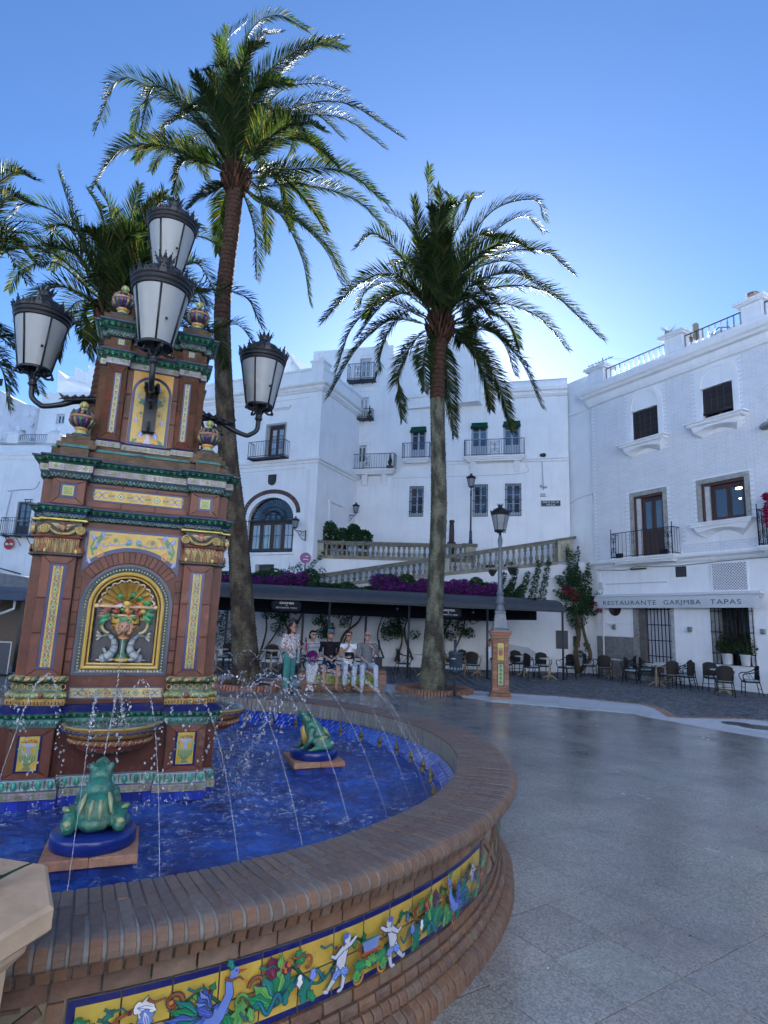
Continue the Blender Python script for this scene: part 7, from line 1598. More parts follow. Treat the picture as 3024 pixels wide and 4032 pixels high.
def trunk_mesh(path,radii,seed,top_from,nseg=40,dz=.022,dark=(.05,.038,.030),lite=(.11,.095,.065)):
 P=smooth_path(path,12);L_=[0]
 for i in range(1,len(P)):L_.append(L_[-1]+(P[i]-P[i-1]).length)
 T=L_[-1];n=int(T/dz);V=[];F=[];Cc=[];j=0
 for i in range(n+1):
  s=T*i/n
  while j<len(P)-2 and L_[j+1]<s:j+=1
  p=P[j].lerp(P[j+1],min(1,(s-L_[j])/max(1e-6,L_[j+1]-L_[j])));q=s/T*(len(radii)-1);k=min(len(radii)-2,int(q));R=radii[k]+(radii[k+1]-radii[k])*(q-k)
  fresh=s/T>top_from
  for a in range(nseg):
   th=2*pi*a/nseg;u=th*11/(2*pi);ph=7.0 if fresh else 11.5
   v=s*ph;row=math.floor(v);fr=v-row;uu=u+.5*(row%2);sc_=abs((uu%1)-.5)*2
   rr_=(s*11.5+.8*noise.noise(Vector((math.cos(th)*2,math.sin(th)*2,s*2))))%1;b=.022*(1-fr)**.6*(1-sc_**3)if fresh else .016*(1-rr_)*(.5+abs(noise.noise(Vector((math.cos(th)*5,math.sin(th)*5,s*9))))*2)
   b+=.012*noise.noise(Vector((math.cos(th)*5,math.sin(th)*5,s*6+seed)))
   V.append((p.x+(R+b)*math.cos(th),p.y+(R+b)*math.sin(th),p.z))
 red=(.08,.045,.030)
 for i in range(n):
  s=T*i/n;fresh=s/T>top_from
  for a in range(nseg):
   k=(a+1)%nseg;F.append((i*nseg+a,i*nseg+k,(i+1)*nseg+k,(i+1)*nseg+a))
   th=2*pi*a/nseg;g_=noise.fractal(Vector((math.cos(th)*1.2,math.sin(th)*1.2,s*1.6+seed)),1,2,5);kk=max(0,min(1,.5+g_*1.6));base=red if fresh else tuple(d_+(l_-d_)*kk for d_,l_ in zip(dark,lite));fr=(s*(7.0 if fresh else 11.5))%1
   Cc.append(jit(base,(.6 if fr>.8 and fresh else 1)*rnd.uniform(.8,1.2)))
 m=MB();m.add(V,F,Cc,True);return m
def palm(label,base,path,radii,spec,seed,top_from,ll=.52,nl=74,kw={}):
 heart,fr=spec;t=thing('palm_tree',label,'palm tree',base,0,'palm trees of the square');b=Vector(base)
 trunk_mesh([Vector(p)-b for p in path],radii,seed,top_from,**kw).build('trunk',bark_m,t)
 h=Vector(heart)-b;m=MB();r=random.Random(seed)
 for k in range(64):  # cut leaf bases round the neck
  a=k*2.39996;z=-.50+.75*k/64;R=radii[-1]+.05+.10*math.sin(pi*min(1,(z+.5)/.75));c,s=math.cos(a),math.sin(a)
  m.tube([(c*R*.7,s*R*.7,z-.1),(c*R*1.05,s*R*1.05,z+.06),(c*(R+.10),s*(R+.10),z+.22)],[.07,.06,.035],6,vary((.07,.036,.022),.4,r),flat=.5)
 m.ell((0,0,-.15),(radii[-1]*.95,radii[-1]*.95,.5),(.09,.05,.03),12,8)
 o=m.build('leaf_bases',bark_m,t);o.location=h
 for k,f in enumerate(fr):
  f0=Vector(f[0]).normalized()*radii[-1]*.8
  frond(t,h,f,seed*100+k,ll,nl)
  if f[-1][2]<-.6 and abs(f[-1][0])<2.2:continue
  if k%5>2:continue
  sg=(-1)**k;K_=.62+.3*rnd.random();frond(t,h,[((x*math.cos(.5*sg)-y*math.sin(.5*sg))*K_,(x*math.sin(.5*sg)+y*math.cos(.5*sg))*K_+.9*sg*(j+1)/len(f),z*K_-.1*j)for j,(x,y,z)in enumerate(f)],seed*100+60+k,ll,nl)
 return t
palm('tallest palm, its leaning trunk rising just right of the fountain tower',(-3.47,16.2,0),[(-3.45,16.2,.0),(-3.50,16.2,.6),(-3.94,16.2,3.66),(-4.51,16.2,6.66),(-4.95,16.2,10.18),(-4.98,16.2,11.67),(-4.94,16.2,13.21),(-4.93,16.2,14.7)],
     [.38,.31,.28,.27,.26,.245,.23,.22,.22,.23],FR1,1,.70,.66,140)
palm('shorter palm with a straight lichened trunk in front of the canopy, beside the litter bin',(1.49,16.6,0),[(1.50,16.6,.0),(1.49,16.6,.4),(1.50,16.6,2.37),(1.55,16.6,4.98),(1.46,16.6,7.73),(1.42,16.6,9.17),(1.47,16.6,10.3)],
     [.38,.29,.225,.22,.22,.22,.21,.20,.205,.21,.22],FR2,2,.80,.66,140,dict(dark=(.06,.056,.042),lite=(.15,.15,.105)))
palm('palm behind the fountain tower, its crown spreading over the lanterns',(-6.4,12.6,0),[(-6.45,12.6,0),(-6.4,12.6,4),(-6.25,12.6,8.2)],[.34,.28,.27,.27],FR3,3,.7,.58,90)
palm('palm at the far left edge, only its frond tips reaching into view',(-9.0,11.5,0),[(-9.1,11.5,0),(-9.05,11.5,4),(-9.0,11.5,8.0)],[.34,.28,.27,.27],FR4,4,.7,.58,90)
# brick rings and soil at the palm feet
for i,(x,y,R,lb)in enumerate(((-3.3,15.85,.88,'round brick kerb ring at the foot of the tallest palm'),(1.52,16.5,.92,'round brick kerb ring at the foot of the palm beside the litter bin'))):
 t=thing('tree_ring',lb,'tree ring',(x,y,0),0,'brick kerb rings round the palms');m=MB();m.lathe([(R,.0),(R,.03),(0,.045)],40,col=(.05,.04,.03));m.build('soil',soil_m,t,'stuff')
 n=int(2*pi*R/.075);b=MB();b.loops([[(R-.12,-.031,0),(R+.12,-.031,0),(R+.12,.031,0),(R-.12,.031,0)],[(R-.12,-.031,.10),(R+.12,-.031,.10),(R+.12,.031,.10),(R-.12,.031,.10)],[(R-.08,-.028,.125),(R+.08,-.028,.125),(R+.08,.028,.125),(R-.08,.028,.125)]],(.27,.14,.09))
 vs=[]
 for k in range(4):b.c=[vary((.27,.14,.09),.3)]*len(b.f);me=b.mesh('kerb_brick');me.materials.append(brick_m);vs.append(me)
 for k in range(n):inst(vs[rnd.randrange(4)],'kerb_brick',t,Mx((0,0,rnd.uniform(-.006,.004)),2*pi*k/n))
# ================================================================== TERRACE WALL, BALUSTRADES
WA=.03
rw=thing('retaining_wall','white retaining wall of the stair ramp behind the black canopy','wall',(.12,25.5,0),WA)
def zb(s):return 3.45+(s+.16)*.138
m=MB();m.plate([(-9,-.1),(8.7,-.1),(8.7,zb(8.7)),(-2.4,zb(-2.4)),(-9,zb(-9))],0,.35,(.72,.72,.74));m.build('wall',plaster,rw)
m=MB();m.box(-9,8.6,-.06,-.001,-.05,.36,(.66,.67,.70));m.plate([(4.9,.361),(6.3,.361),(6.5,.75),(6.2,.95),(5.1,1.1),(4.8,.8)],-.012,-.001,(.42,.44,.48));m.plate([(8.1,.361),(8.5,.361),(8.5,.9),(8.2,.8)],-.012,-.001,(.42,.44,.48));m.box(6.9,8.5,-.02,-.001,2.5,2.53,(.6,.6,.62));m.build('plinth',plaster,rw)
m=MB();m.box(-9,7.5,.36,1.0,2.4,2.6,(.4,.4,.4));m.box(-3.3,5,1.0,2.2,4.2,4.46,(.35,.35,.34));m.build('ramp_floor',stone,rw)
upw=thing('upper_terrace_wall','white wall carrying the upper terrace balustrade','wall',(.12,25.5,0),WA);m=MB();m.plate([(-3.35,2.6),(4.3,2.6),(4.3,4.60),(-3.35,4.45)],.80,1.0,WH);m.build('wall',plaster,upw)
SC=[(.24,.225,.18),(.30,.28,.22),(.19,.18,.15)]
def balustrade(label,s0,s1,zlow,zup,y,step,th=.24):
 t=thing('stone_balustrade',label,'balustrade',(.12,25.5,0),WA,'weathered stone balustrades');m=MB()
 def rail(z0f,z1f,w_,col):return[[(s0,y-w_,z0f(s0)),(s0,y+w_,z0f(s0)),(s0,y+w_,z1f(s0)),(s0,y-w_,z1f(s0))],[(s1,y-w_,z0f(s1)),(s1,y+w_,z0f(s1)),(s1,y+w_,z1f(s1)),(s1,y-w_,z1f(s1))]]
 m.loops(rail(lambda s:zup(s)-.11,zup,.16,0),(.17,.16,.13));m.loops(rail(lambda s:zup(s)-.16,lambda s:zup(s)-.111,.12,0),(.25,.235,.19));m.build('handrail',stone,t)
 m=MB();m.loops(rail(lambda s:zlow(s)-.12,lambda s:zlow(s)+.03,.15,0),(.25,.23,.18));m.build('base_rail',stone,t)
 n=int((s1-s0)/step)
 for k in range(n):
  s=s0+(s1-s0)*(k+.5)/n;a,b=zlow(s)+.03,zup(s)-.16;h=b-a;q=MB()
  q.lathe([(.075,0),(.075,.06),(.055,.07),(.045,.11),(.075,.22),(.085,.32),(.07,.42),(.042,.50),(.036,.56),(.055,.585),(.055,.61),(.036,.635),(.04,.70),(.068,.80),(.072,.86),(.05,.92),(.07,.93),(.07,1.0)],10,(0,0,0),vary(rnd.choice(SC),.2));q.v=[(x+s,yy+y,a+z*h)for x,yy,z in q.v];q.build('baluster',stone,t)
 return t
b1=balustrade('upper level stone balustrade along the terrace in front of the townhouse',-2.7,3.75,lambda s:4.56+.012*(s+3),lambda s:5.22+.018*(s+3),.9,.225)
m=MB();m.box(-3.2,-2.7,.7,1.1,4.4,5.11,(.40,.38,.30));m.box(-3.25,-2.64,.66,1.14,5.11,5.23,(.18,.17,.14));m.box(3.6,4.05,.7,1.1,4.5,5.22,(.36,.34,.28));m.box(3.45,4.12,.65,1.16,5.22,5.36,(.16,.15,.12));m.build('end_pier',stone,b1)
zl2=lambda s:zb(s)+.12;zu2=lambda s:3.55+(s+2.44)*.2165+(0 if s>-2.4 else 0)
b2=balustrade('sloping stone balustrade climbing the ramp above the canopy to the right',-4.2,7.5,zl2,lambda s:4.18+(s+.16)*.189,.12,.25)
m=MB();m.plate([(7.5,zl2(7.5)),(8.2,zl2(8.2)),(8.2,5.66),(7.5,5.53)],-.03,.32,(.42,.39,.30));m.plate([(7.42,5.50),(8.3,5.67),(8.3,5.79),(7.42,5.62)],-.08,.38,(.18,.17,.14));m.plate([(7.62,4.8),(8.08,4.88),(8.08,5.5),(7.62,5.42)],-.036,-.031,(.36,.34,.26));m.box(2.5,2.78,-.0,.30,zl2(2.6),4.7,(.40,.38,.3));m.build('end_pier',stone,b2)
# shrubs on the upper terrace, ramp pots, old cannon bollard
t=thing('terrace_shrub','dark leafy shrub in planters behind the upper balustrade beside the brown door','shrub',(-1.7,26.7,4.42))
leafcloud('foliage',t,[((-.75,0,1.15),(.45,.3,.65)),((-.1,0,1.0),(.4,.3,.5)),((.35,0,1.2),(.35,.3,.5)),((.85,0,1.0),(.4,.3,.45))],3200,.085,BG,seed=21);m=MB();[m.lathe([(.18,0),(.25,.42),(.2,.42),(.1,.35)],14,(x,0,0),(.3,.17,.12))for x in(-.8,0,.8)];m.build('planter_pot',terra_old,t)
for k,x in enumerate((4.75,5.6)):
 t=thing('ramp_planter',('left' if k==0 else 'right')+' dark low planter standing behind the sloping balustrade','planter',(x,25.85,3.84+.14*k),0,'dark planters on the ramp');m=MB();m.lathe([(.2,0),(.3,.3),(.33,.32),(.3,.34),(.1,.3)],16,col=(.04,.045,.05));m.build('pot',iron,t);leafcloud('foliage',t,[((0,0,.42),(.3,.2,.16))],160,.06,BG,seed=30+k)
t=thing('iron_column','dark old cannon standing upright as a bollard by the townhouse wall','bollard',(3.13,26.95,4.5));m=MB();m.lathe([(.20,.9),(.20,.96),(.13,1.0),(.12,1.1),(.115,1.5),(.10,1.88),(.125,1.9),(.125,1.96),(.09,2.0),(0,2.0)],20,col=(.045,.025,.028));m.lathe([(.13,0),(.13,.9)],16,col=(.045,.025,.028));m.build('barrel',iron,t)
# no parking sign
t=thing('no_parking_sign','round blue and red no parking sign on a post above the bougainvillea','traffic sign',(-3.21,24.9,4.3),.12);disc_sign(t,.23,((.235,-.004,(.4,.4,.4)),(.23,.0,(.42,.03,.035)),(.175,.003,(.05,.10,.42))));m=MB();m.add([(-.15,-.005,.10),(-.10,-.005,.15),(.15,-.005,-.10),(.10,-.005,-.15)],[(0,1,2,3)],(.42,.03,.035));m.box(-.10,.10,-.0075,-.006,-.075,-.05,(.7,.7,.7));m.box(.0,.12,-.0075,-.006,.055,.08,(.7,.7,.7));m.build('sign_face',paint_m,t);m=MB();m.tube([(0,.03,-1.3),(0,.03,.2)],.03,8,(.12,.12,.13));m.build('post',iron,t)
# street lamps
def wall_lamp(label,p,rz,s=.75):
 t=thing('wall_lamp',label,'wall lamp',p,rz,'lanterns on wall brackets');m=MB();m.box(-.02,.02,-.03,.03,-.42,.06,IR);m.tube([(0,0,0),(.45,0,0),(.47,0,.03)],.018,6,IR);m.tube(smooth_path([(0,0,-.38),(.12,0,-.36),(.25,0,-.2),(.40,0,-.02)],5),.014,6,IR)
 for c,q in((.13,-.13),(.24,-.09)):m.tube([(c+.07*math.cos(a),0,q+.07*math.sin(a))for a in[pi*1.8*i/10 for i in range(11)]],.010,5,IR)
 m.build('wall_bracket',iron,t);lantern_parts(t,s,.03/1)
 for o in C.objects:
  if o.parent==t and o.name.split('.')[0]in('bracket_ring','glass_panel','rib','lantern_roof','roof_cresting','lantern_crown'):o.location=(.47,0,.02)
 return t
wl=wall_lamp('wall lantern on a scrolled bracket between the brown door and the shrub',(-1.84,28.75,6.87),-.15,.66)
register(wl);dup(wl,(-3.40,25.85,5.56),pi+.25,'wall lantern on a scrolled bracket right of the arched window')
def lamp_post(t,zn,col):
 m=MB();m.lathe([(.115,0),(.115,.03),(.09,.05),(.075,.12),(.085,.16),(.07,.19),(.062,.55),(.07,.57),(.055,.60),(.042,.64),(.035,zn-.5),(.042,zn-.48),(.032,zn-.44),(.045,zn-.28),(.038,zn-.1),(.02,zn)],20,col=col);m.build('post',iron,t)
t=thing('terrace_street_lamp','slim street lamp on the pier at the right end of the upper balustrade','street lamp',Matrix.Translation((.12,25.5,0))@Matrix.Rotation(WA,4,'Z')@Vector((3.84,.9,5.355)),0,'street lamps with crowned lanterns');lamp_post(t,2.55,(.03,.04,.055));lantern_parts(t,.82,2.55)
t=thing('pedestal_street_lamp','grey street lamp with crowned lantern on a square brick pedestal by the litter bin','street lamp',(3.10,15.62,0),-.1,'street lamps with crowned lanterns')
G2=(.13,.15,.18);m=MB();m.loops([[(s*q,w_*q,z)for s,w_ in((-1,-1),(1,-1),(1,1),(-1,1))]for q,z in((.22,1.66),(.22,1.69),(.19,1.71),(.18,1.74),(.125,2.10),(.14,2.12),(.14,2.15),(.11,2.17))],G2);m.lathe([(.12,2.17),(.13,2.2),(.10,2.24),(.10,2.34),(.13,2.36),(.13,2.39),(.09,2.42),(.085,2.58),(.10,2.6),(.10,2.63),(.07,2.66),(.062,2.75),(.05,3.6),(.045,3.75),(.06,3.78),(.06,3.8),(.04,3.84),(.055,3.9),(.065,4.0),(.05,4.08),(.03,4.14)],20,col=G2);m.build('post',iron,t);lantern_parts(t,.96,4.14)
def pier(t,hw,z0,z1,pitch=.064):
 n=int((z1-z0)/pitch);m=MB();m.box(-hw+.012,hw-.012,-hw+.012,hw-.012,z0,z1,(.20,.15,.12));m.build('pier_core',mortar_m,t)
 for k in range(n):
  z=z0+(z1-z0)*k/n;h=(z1-z0)/n-.009;o_=k%2
  for f in range(4):
   q=[(-hw,-hw+.235),(-hw+.243,hw)]if o_ else[(-hw,hw-.243),(hw-.235,hw)]
   for a,b in q:m=MB();m.T=Matrix.Rotation(f*pi/2,4,'Z');m.box(a+(.0 if o_ else 0),b-.001-(.118 if b==hw else 0),-hw,-hw+.10,z,z+h,vary((.30,.145,.085),.3),bev=.003);m.build('brick',brick_m,t)
pier(t,.20,.20,1.47)
for z,q in((.0,.265),(.07,.25),(.14,.225),(1.475,.225),(1.54,.25),(1.60,.27)):
 m=MB();m.box(-q,q,-q,q,z,z+.06,vary((.29,.15,.095),.2),bev=.012);m.build('moulded_brick_course',brick_m,t)
t2_=Paint(lambda a,b,h:(a,-.204-h,b),.001,.0008);t2_.rect(-.09,.09,.92,1.37,(.5,.38,.03));t2_.frame(-.09,.09,.92,1.37,.012,NB);t2_.poly([(-.05,1.18),(.05,1.18),(.05,1.08),(.03,1.05),(0,1.035),(-.03,1.05),(-.05,1.08)],(.35,.03,.02));t2_.frame(-.03,.03,1.08,1.15,.008,(.1,.08,.2));t2_.poly([(-.05,1.19),(.05,1.19),(.06,1.25),(.03,1.22),(0,1.27),(-.03,1.22),(-.06,1.25)],(.16,.22,.06));t2_.leaf(-.06,1.08,.12,.01,pi/2,(.2,.3,.1),3);t2_.leaf(.06,1.08,.12,.01,pi/2,(.2,.3,.1),3)
t2_.build('coat_of_arms_tile',glaze,t)
t2_=Paint(lambda a,b,h:(a,-.204-h,b),.001,.0008);t2_.rect(-.09,.09,.30,.86,NB);t2_.rect(-.068,.068,.32,.84,(.33,.33,.16))
for k in range(5):z=.36+.1*k;t2_.leaf(0,z,.09,.02,pi/2,GRN,2);[t2_.leaf(0,z,.06,.016,pi/2+s*.9,LGRN,2)for s in(-1,1)];t2_.disc(0,z,.012,ORG,8)
t2_.build('painted_tile_strip',glaze,t)
# litter bin on its post
t=thing('litter_bin','dark grey round litter bin on a post beside the palm kerb ring','litter bin',(1.93,15.4,0));BC=(.05,.065,.085)
m=MB();m.tube([(0,.02,0),(0,.02,1.36)],.035,12,BC);m.ell((0,.02,1.37),(.045,.045,.04),BC,10,6);m.lathe([(.2,0),(.2,.02),(.05,.03)],20,(0,0,0),BC);m.build('post',iron,t)
m=MB();m.lathe([(.0,.54),(.06,.56),(.13,.60),(.165,.64),(.172,1.06),(.182,1.07),(.182,1.10),(.165,1.10),(.155,.7)],28,(0,-.12,0),BC)
for k in range(14):a=2*pi*k/14;m.box(.172*math.cos(a)-.012,.172*math.cos(a)+.012,-.12+.172*math.sin(a)-.006,-.12+.172*math.sin(a)+.006,.68,.73,(.25,.3,.38))
m.box(-.14,-.03,-.30,-.285,.93,.955,(.3,.34,.4));m.build('bin',iron,t)
# ================================================================== CANOPY
cn=thing('terrace_canopy','long black rounded canopy on slim posts over the cafe tables, with two oval restaurant signs','canopy',(.99,20.47,0),math.atan2(1.35,5.59))
BK=(.018,.021,.030);n=8;prof=[(0,2.40),(0,2.47)]+[(.85*(1-math.cos(pi/2*i/n)),2.47+.36*math.sin(pi/2*i/n))for i in range(1,n+1)]+[(3.6,3.02),(3.6,2.95),(.9,2.78),(.5,2.70),(.12,2.46),(.1,2.40)]
top=mat('canopy_cloth',.62,(8,.25,.03),(2,.2),spec=.35);m=MB();m.loops([[(x,y,z)for y,z in prof]for x in(-9.5,5.85)],(.05,.056,.07));m.build('canopy_roof',top,cn)
m=MB();m.box(-9.5,4.9,3.45,3.5,1.98,2.9,BK);m.box(-9.5,4.9,.35,3.9,2.40,2.43,(.008,.009,.012))if 0 else None;m.box(4.87,4.9,.3,3.45,2.05,2.85,BK);m.build('inner_blind',cloth_m,cn)
m=MB();m.box(-9.5,5.85,-.03,.03,2.36,2.42,(.03,.035,.045))
for x in(-9.3,-5.9,-2.72,.0,2.86,5.78):m.box(x-.02,x+.02,.04,3.6,2.42,2.46,(.03,.035,.04))
m.build('frame',iron,cn)
for x in(-8.5,-5.6,-2.72,.0,2.86,5.78):m=MB();m.tube([(x,.03,-.03),(x,.03,2.38)],.038,10,(.035,.04,.05));m.lathe([(.09,-.03),(.09,-.015),(.04,-.01)],12,(x,.03,0),(.04,.045,.055));m.build('post',iron,cn)
for x in(-6.0,-3.2,-.75,2.05,4.85):m=MB();m.box(x-.04,x+.04,3.38,3.46,-.03,2.0,(.03,.033,.04));m.build('rear_post',iron,cn)
for c in(-4.13,1.42):
 m=MB();R=.17;P=[(c+.32+R*math.cos(a),2.19+R*math.sin(a))for a in[-pi/2+pi*i/10 for i in range(11)]]+[(c-.32+R*math.cos(a),2.19+R*math.sin(a))for a in[pi/2+pi*i/10 for i in range(11)]]
 m.plate(P,.06,.09,(.016,.018,.024));m.tube([(c-.3,.075,2.34),(c-.3,.075,2.41)],.006,4,BK);m.tube([(c+.3,.075,2.34),(c+.3,.075,2.41)],.006,4,BK);so=m.build('oval_sign',cloth_m,cn)
 text('lettering','GARIMBA',.47,Matrix.Translation((c,.055,2.26))@UP,paint_m,so,(.7,.7,.7),height=.07);text('lettering','RESTAURANTE Y TAPAS',.66,Matrix.Translation((c,.055,2.11))@UP,paint_m,so,(.62,.62,.62),height=.045);q=MB();q.box(c-.004,c+.004,.05,.056,2.17,2.23,(.6,.6,.6));q.box(c-.03,c+.03,.05,.056,2.165,2.172,(.6,.6,.6));q.build('emblem',paint_m,so)
for x,y in((-1.45,1.4),(4.0,1.4)):m=MB();m.lathe([(.16,2.56),(.15,2.52),(.08,2.49),(0,2.48)],20,(x,y,0),(.55,.56,.55));m.tube([(x,y,2.56),(x,y,2.8)],.02,5,BK);m.build('ceiling_light',frost,cn)
for x in(-.3,2.5):m=MB();m.ell((x,.5,2.25),(.06,.05,.06),(.02,.02,.02),8,6);m.ell((x,.45,2.24),(.03,.01,.03),(.4,.4,.4),6,4);m.tube([(x,.5,2.3),(x,.5,2.5)],.012,5,BK);m.build('spotlight',iron,cn)
m=MB();m.box(7.35,7.86,-.05,-.01,.95,1.71,(.035,.04,.045));m.v=[(x,y,z)for x,y,z in m.v];o=m.build('menu_board',paint_m);o.location=(.12,25.5,0);o.rotation_euler=(0,0,WA);tag(o,'blank dark menu board on the white wall behind the last canopy post','menu board')
m=MB();m.box(8.1,8.34,-.12,0,1.05,1.5,(.04,.045,.05),bev=.01);o=m.build('meter_box',iron);o.location=(.1,25.7,0);o.rotation_euler=(0,0,0);tag(o,'small dark box on the wall behind the bougainvillea trunk','meter box')
# ================================================================== CLIMBING PLANTS
PUR=[(.17,.02,.24),(.26,.04,.35),(.10,.012,.16),(.21,.03,.20),(.02,.05,.018)]
def lw(s,y,z):return(s,y,z)
def vine(label,cl,fl,stems,seed,nl,nf,pets=PUR,lsz=.055,psz=.05,loc=(.12,25.5,0),rz=WA,name='bougainvillea',grp='bougainvilleas along the ramp wall',cat='bougainvillea'):
 if loc[1]==25.5:sq=lambda x:x*.915 if x>0 else x;cl=[((sq(a[0]),*a[1:]),b)for a,b in cl];fl=[((sq(a[0]),*a[1:]),b)for a,b in fl];stems=[([(sq(q[0]),*q[1:])for q in p],a,b)for p,a,b in stems]
 t=thing(name,label,cat,loc,rz,grp)
 if cl:leafcloud('foliage',t,cl,nl,lsz,BG,seed=seed)
 if fl:leafcloud('blossom',t,fl,nf,psz,pets,petal_m,seed=seed+1)
 m=MB()
 for p,r0,r1 in stems:P=smooth_path(p,5);m.tube(P,[r0+(r1-r0)*i/(len(P)-1)for i in range(len(P))],7,(.10,.075,.045))
 if stems:m.build('stem',bark_m,t)
 return t
r9=random.Random(9)
def row(s0,s1,y,z,dz,n,rx=.5,rz_=.38,ry=.3):return[((s0+(s1-s0)*(k+.5)/n,y+r9.uniform(-.1,.1),z+r9.uniform(-dz,dz)),(rx*r9.uniform(.7,1.2),ry,rz_*r9.uniform(.7,1.3)))for k in range(n)]
vine('purple bougainvillea spilling over the left part of the canopy behind the tall palm',row(-7.2,-2.8,-.9,3.3,.1,9),row(-7.2,-3.2,-1.2,3.22,.16,10,.42,.30,.25),[([(-5,-.3,.2),(-4.8,-.25,1.5),(-5.2,-.4,2.9)],.05,.02),([(-5,-.3,.2),(-4.3,-.25,1.4),(-4.0,-.4,2.9)],.04,.02)],41,9000,7000)
vine('green stretch of climber over the canopy left of the straight palm, few blossoms',row(-2.7,-.4,-.8,3.05,.1,5,.45,.25),[],[([(-1.9,-.25,.2),(-1.6,-.2,1.2),(-1.0,-.2,1.8),(-.6,-.3,2.8)],.06,.03),([(-1.9,-.25,.2),(-2.3,-.2,1.3),(-2.9,-.2,2.6)],.05,.02),([(-1.6,-.25,.8),(-1.3,-.2,1.9),(-1.5,-.25,2.8)],.035,.02)],43,5200,0)
vine('purple bougainvillea clump over the canopy, left of the straight palm trunk',row(-.4,1.9,-1.,3.25,.2,6,.45,.36),row(-.4,1.9,-1.4,3.2,.2,7,.38,.30,.2),[([(.6,-.25,.2),(.9,-.2,1.2),(.4,-.2,2.8)],.05,.02)],45,7000,3600)
vine('purple bougainvillea between the straight palm and the street lamp',row(2.2,5.2,-.9,3.25,.15,7,.45,.3),row(2.2,5.0,-1.25,3.25,.16,8,.38,.26,.2),[([(3.0,-.25,.2),(2.7,-.2,1.1),(3.1,-.2,2.0),(3.3,-.3,2.9)],.07,.03),([(3.0,-.25,.2),(3.6,-.25,1.4),(3.9,-.25,2.7)],.05,.02)],47,8000,4600)
cl=[]
for k,(s,z1)in enumerate(((5.2,3.9),(5.75,4.1),(6.3,4.0),(6.85,4.5),(7.3,4.55),(5.5,3.5),(6.0,3.4))):
 for q in range(6):cl.append(((s+.07*q,-.3,3.0+(z1-3.0)*q/5),(.20-.018*q,.12,.18)))
vine('loose green climber fanning up the white ramp wall above the canopy end',cl,[],[([(6,-.2,2.6),(6.6,-.2,3.5),(7.3,-.2,4.4)],.02,.008)],49,3400,0)
vine('thin climber twigs with sparse leaves over the left end of the canopy',[((-4.6+.33*k,-.3,3.5+.14*(k%4)),(.16,.1,.2))for k in range(7)]+[((-3.4+.15*k,-.3,3.7+.16*k),(.10,.08,.12))for k in range(6)],[],[([(-3.9,-.3,3.2),(-3.0,-.3,4.0),(-2.5,-.3,4.6)],.012,.005),([(-4.2,-.3,3.2),(-4.0,-.3,4.1)],.012,.005)],51,500,0)
under=[]
for k in range(70):under.append(((r9.choice((-4.6,-4.1,-2.6,-1.8,1.0,.6,3.2,3.7))+r9.uniform(-.5,.5),-.3,r9.uniform(1.2,2.6)),(.24,.1,.22)))
vine('dark leafy climber stems on the shaded white wall under the canopy',under+[((-6.2,-.4,1.4),(.6,.2,.9)),((-7.0,-.4,1.2),(.6,.2,.9))],[],[([(-4.0,-.2,1.0),(-3.4,-.2,1.9),(-3.2,-.2,2.8)],.05,.03),([(-3.0,-.2,.6),(-3.9,-.2,1.3),(-4.3,-.2,2.6)],.05,.03),([(.1,-.2,.3),(-.2,-.2,1.3),(.2,-.2,2.6)],.04,.02),([(1.4,-.2,.3),(1.0,-.2,1.5),(1.5,-.2,2.6)],.05,.02)],53,7000,0)
trc=[(a,tuple(q*1.1 for q in b))for a,b in[((8.45,-1.3,2.3),(.4,.35,.5)),((8.5,-1.3,2.9),(.55,.4,.5)),((8.4,-1.3,3.5),(.38,.3,.5)),((8.35,-1.2,4.1),(.30,.25,.5)),((8.2,-1.2,4.8),(.16,.14,.4)),((8.5,-1.2,4.7),(.12,.12,.4)),((8.0,-1.3,3.7),(.3,.2,.2)),((7.85,-1.3,3.2),(.25,.2,.25)),((9.0,-1.3,3.0),(.4,.2,.2)),((9.3,-1.4,3.15),(.3,.15,.1)),((8.9,-1.3,3.9),(.2,.15,.35)),((9.0,-1.2,2.5),(.35,.2,.12)),((9.0,-1.2,4.3),(.08,.1,.3)),((8.8,-1.3,1.1),(.12,.1,.2)),((8.55,-1.3,.8),(.12,.1,.15)),((7.7,-1.3,3.9),(.2,.12,.12)),((9.5,-1.4,3.35),(.25,.1,.06)),((8.75,-1.3,3.3),(.3,.2,.4)),((8.1,-1.2,5.1),(.06,.06,.25)),((8.6,-1.2,5.1),(.06,.06,.25))]]
for k in range(16):
 a=-1.3+2.6*k/15;L0=r9.uniform(.5,1.0);z0_=2.6+1.2*(1-abs(a)/1.3)+r9.uniform(-.3,.3)
 for q in range(5):trc.append(((8.4+math.sin(a)*(.3+L0*q/5),-1.3,z0_+math.cos(a)*(.2+L0*q/5)),(.11-.012*q,)*3))
vine('tall bougainvillea with bare twisted trunk and red blossoms at the corner of the restaurant',trc,[((7.9,-1.5,3.35),(.22,.15,.2)),((8.3,-1.6,3.1),(.22,.12,.16)),((9.05,-1.6,2.85),(.16,.1,.1)),((9.25,-1.6,2.6),(.14,.1,.1)),((8.2,-1.5,3.3),(.16,.1,.12))],
     [([(8.45,-1.3,.0),(8.35,-1.3,.8),(8.5,-1.3,1.6),(8.45,-1.25,2.6)],.12,.06),([(8.5,-1.3,.1),(8.95,-1.3,.7),(8.75,-1.3,1.5),(8.6,-1.25,2.4)],.10,.05),([(8.45,-1.3,1.5),(8.3,-1.2,3),(8.2,-1.2,4.6)],.05,.02)],55,5200,240,[(.30,.02,.05),(.20,.012,.04)],.06,.055,loc=(-.2,26.4,0),name='bougainvillea_tree',grp=None)
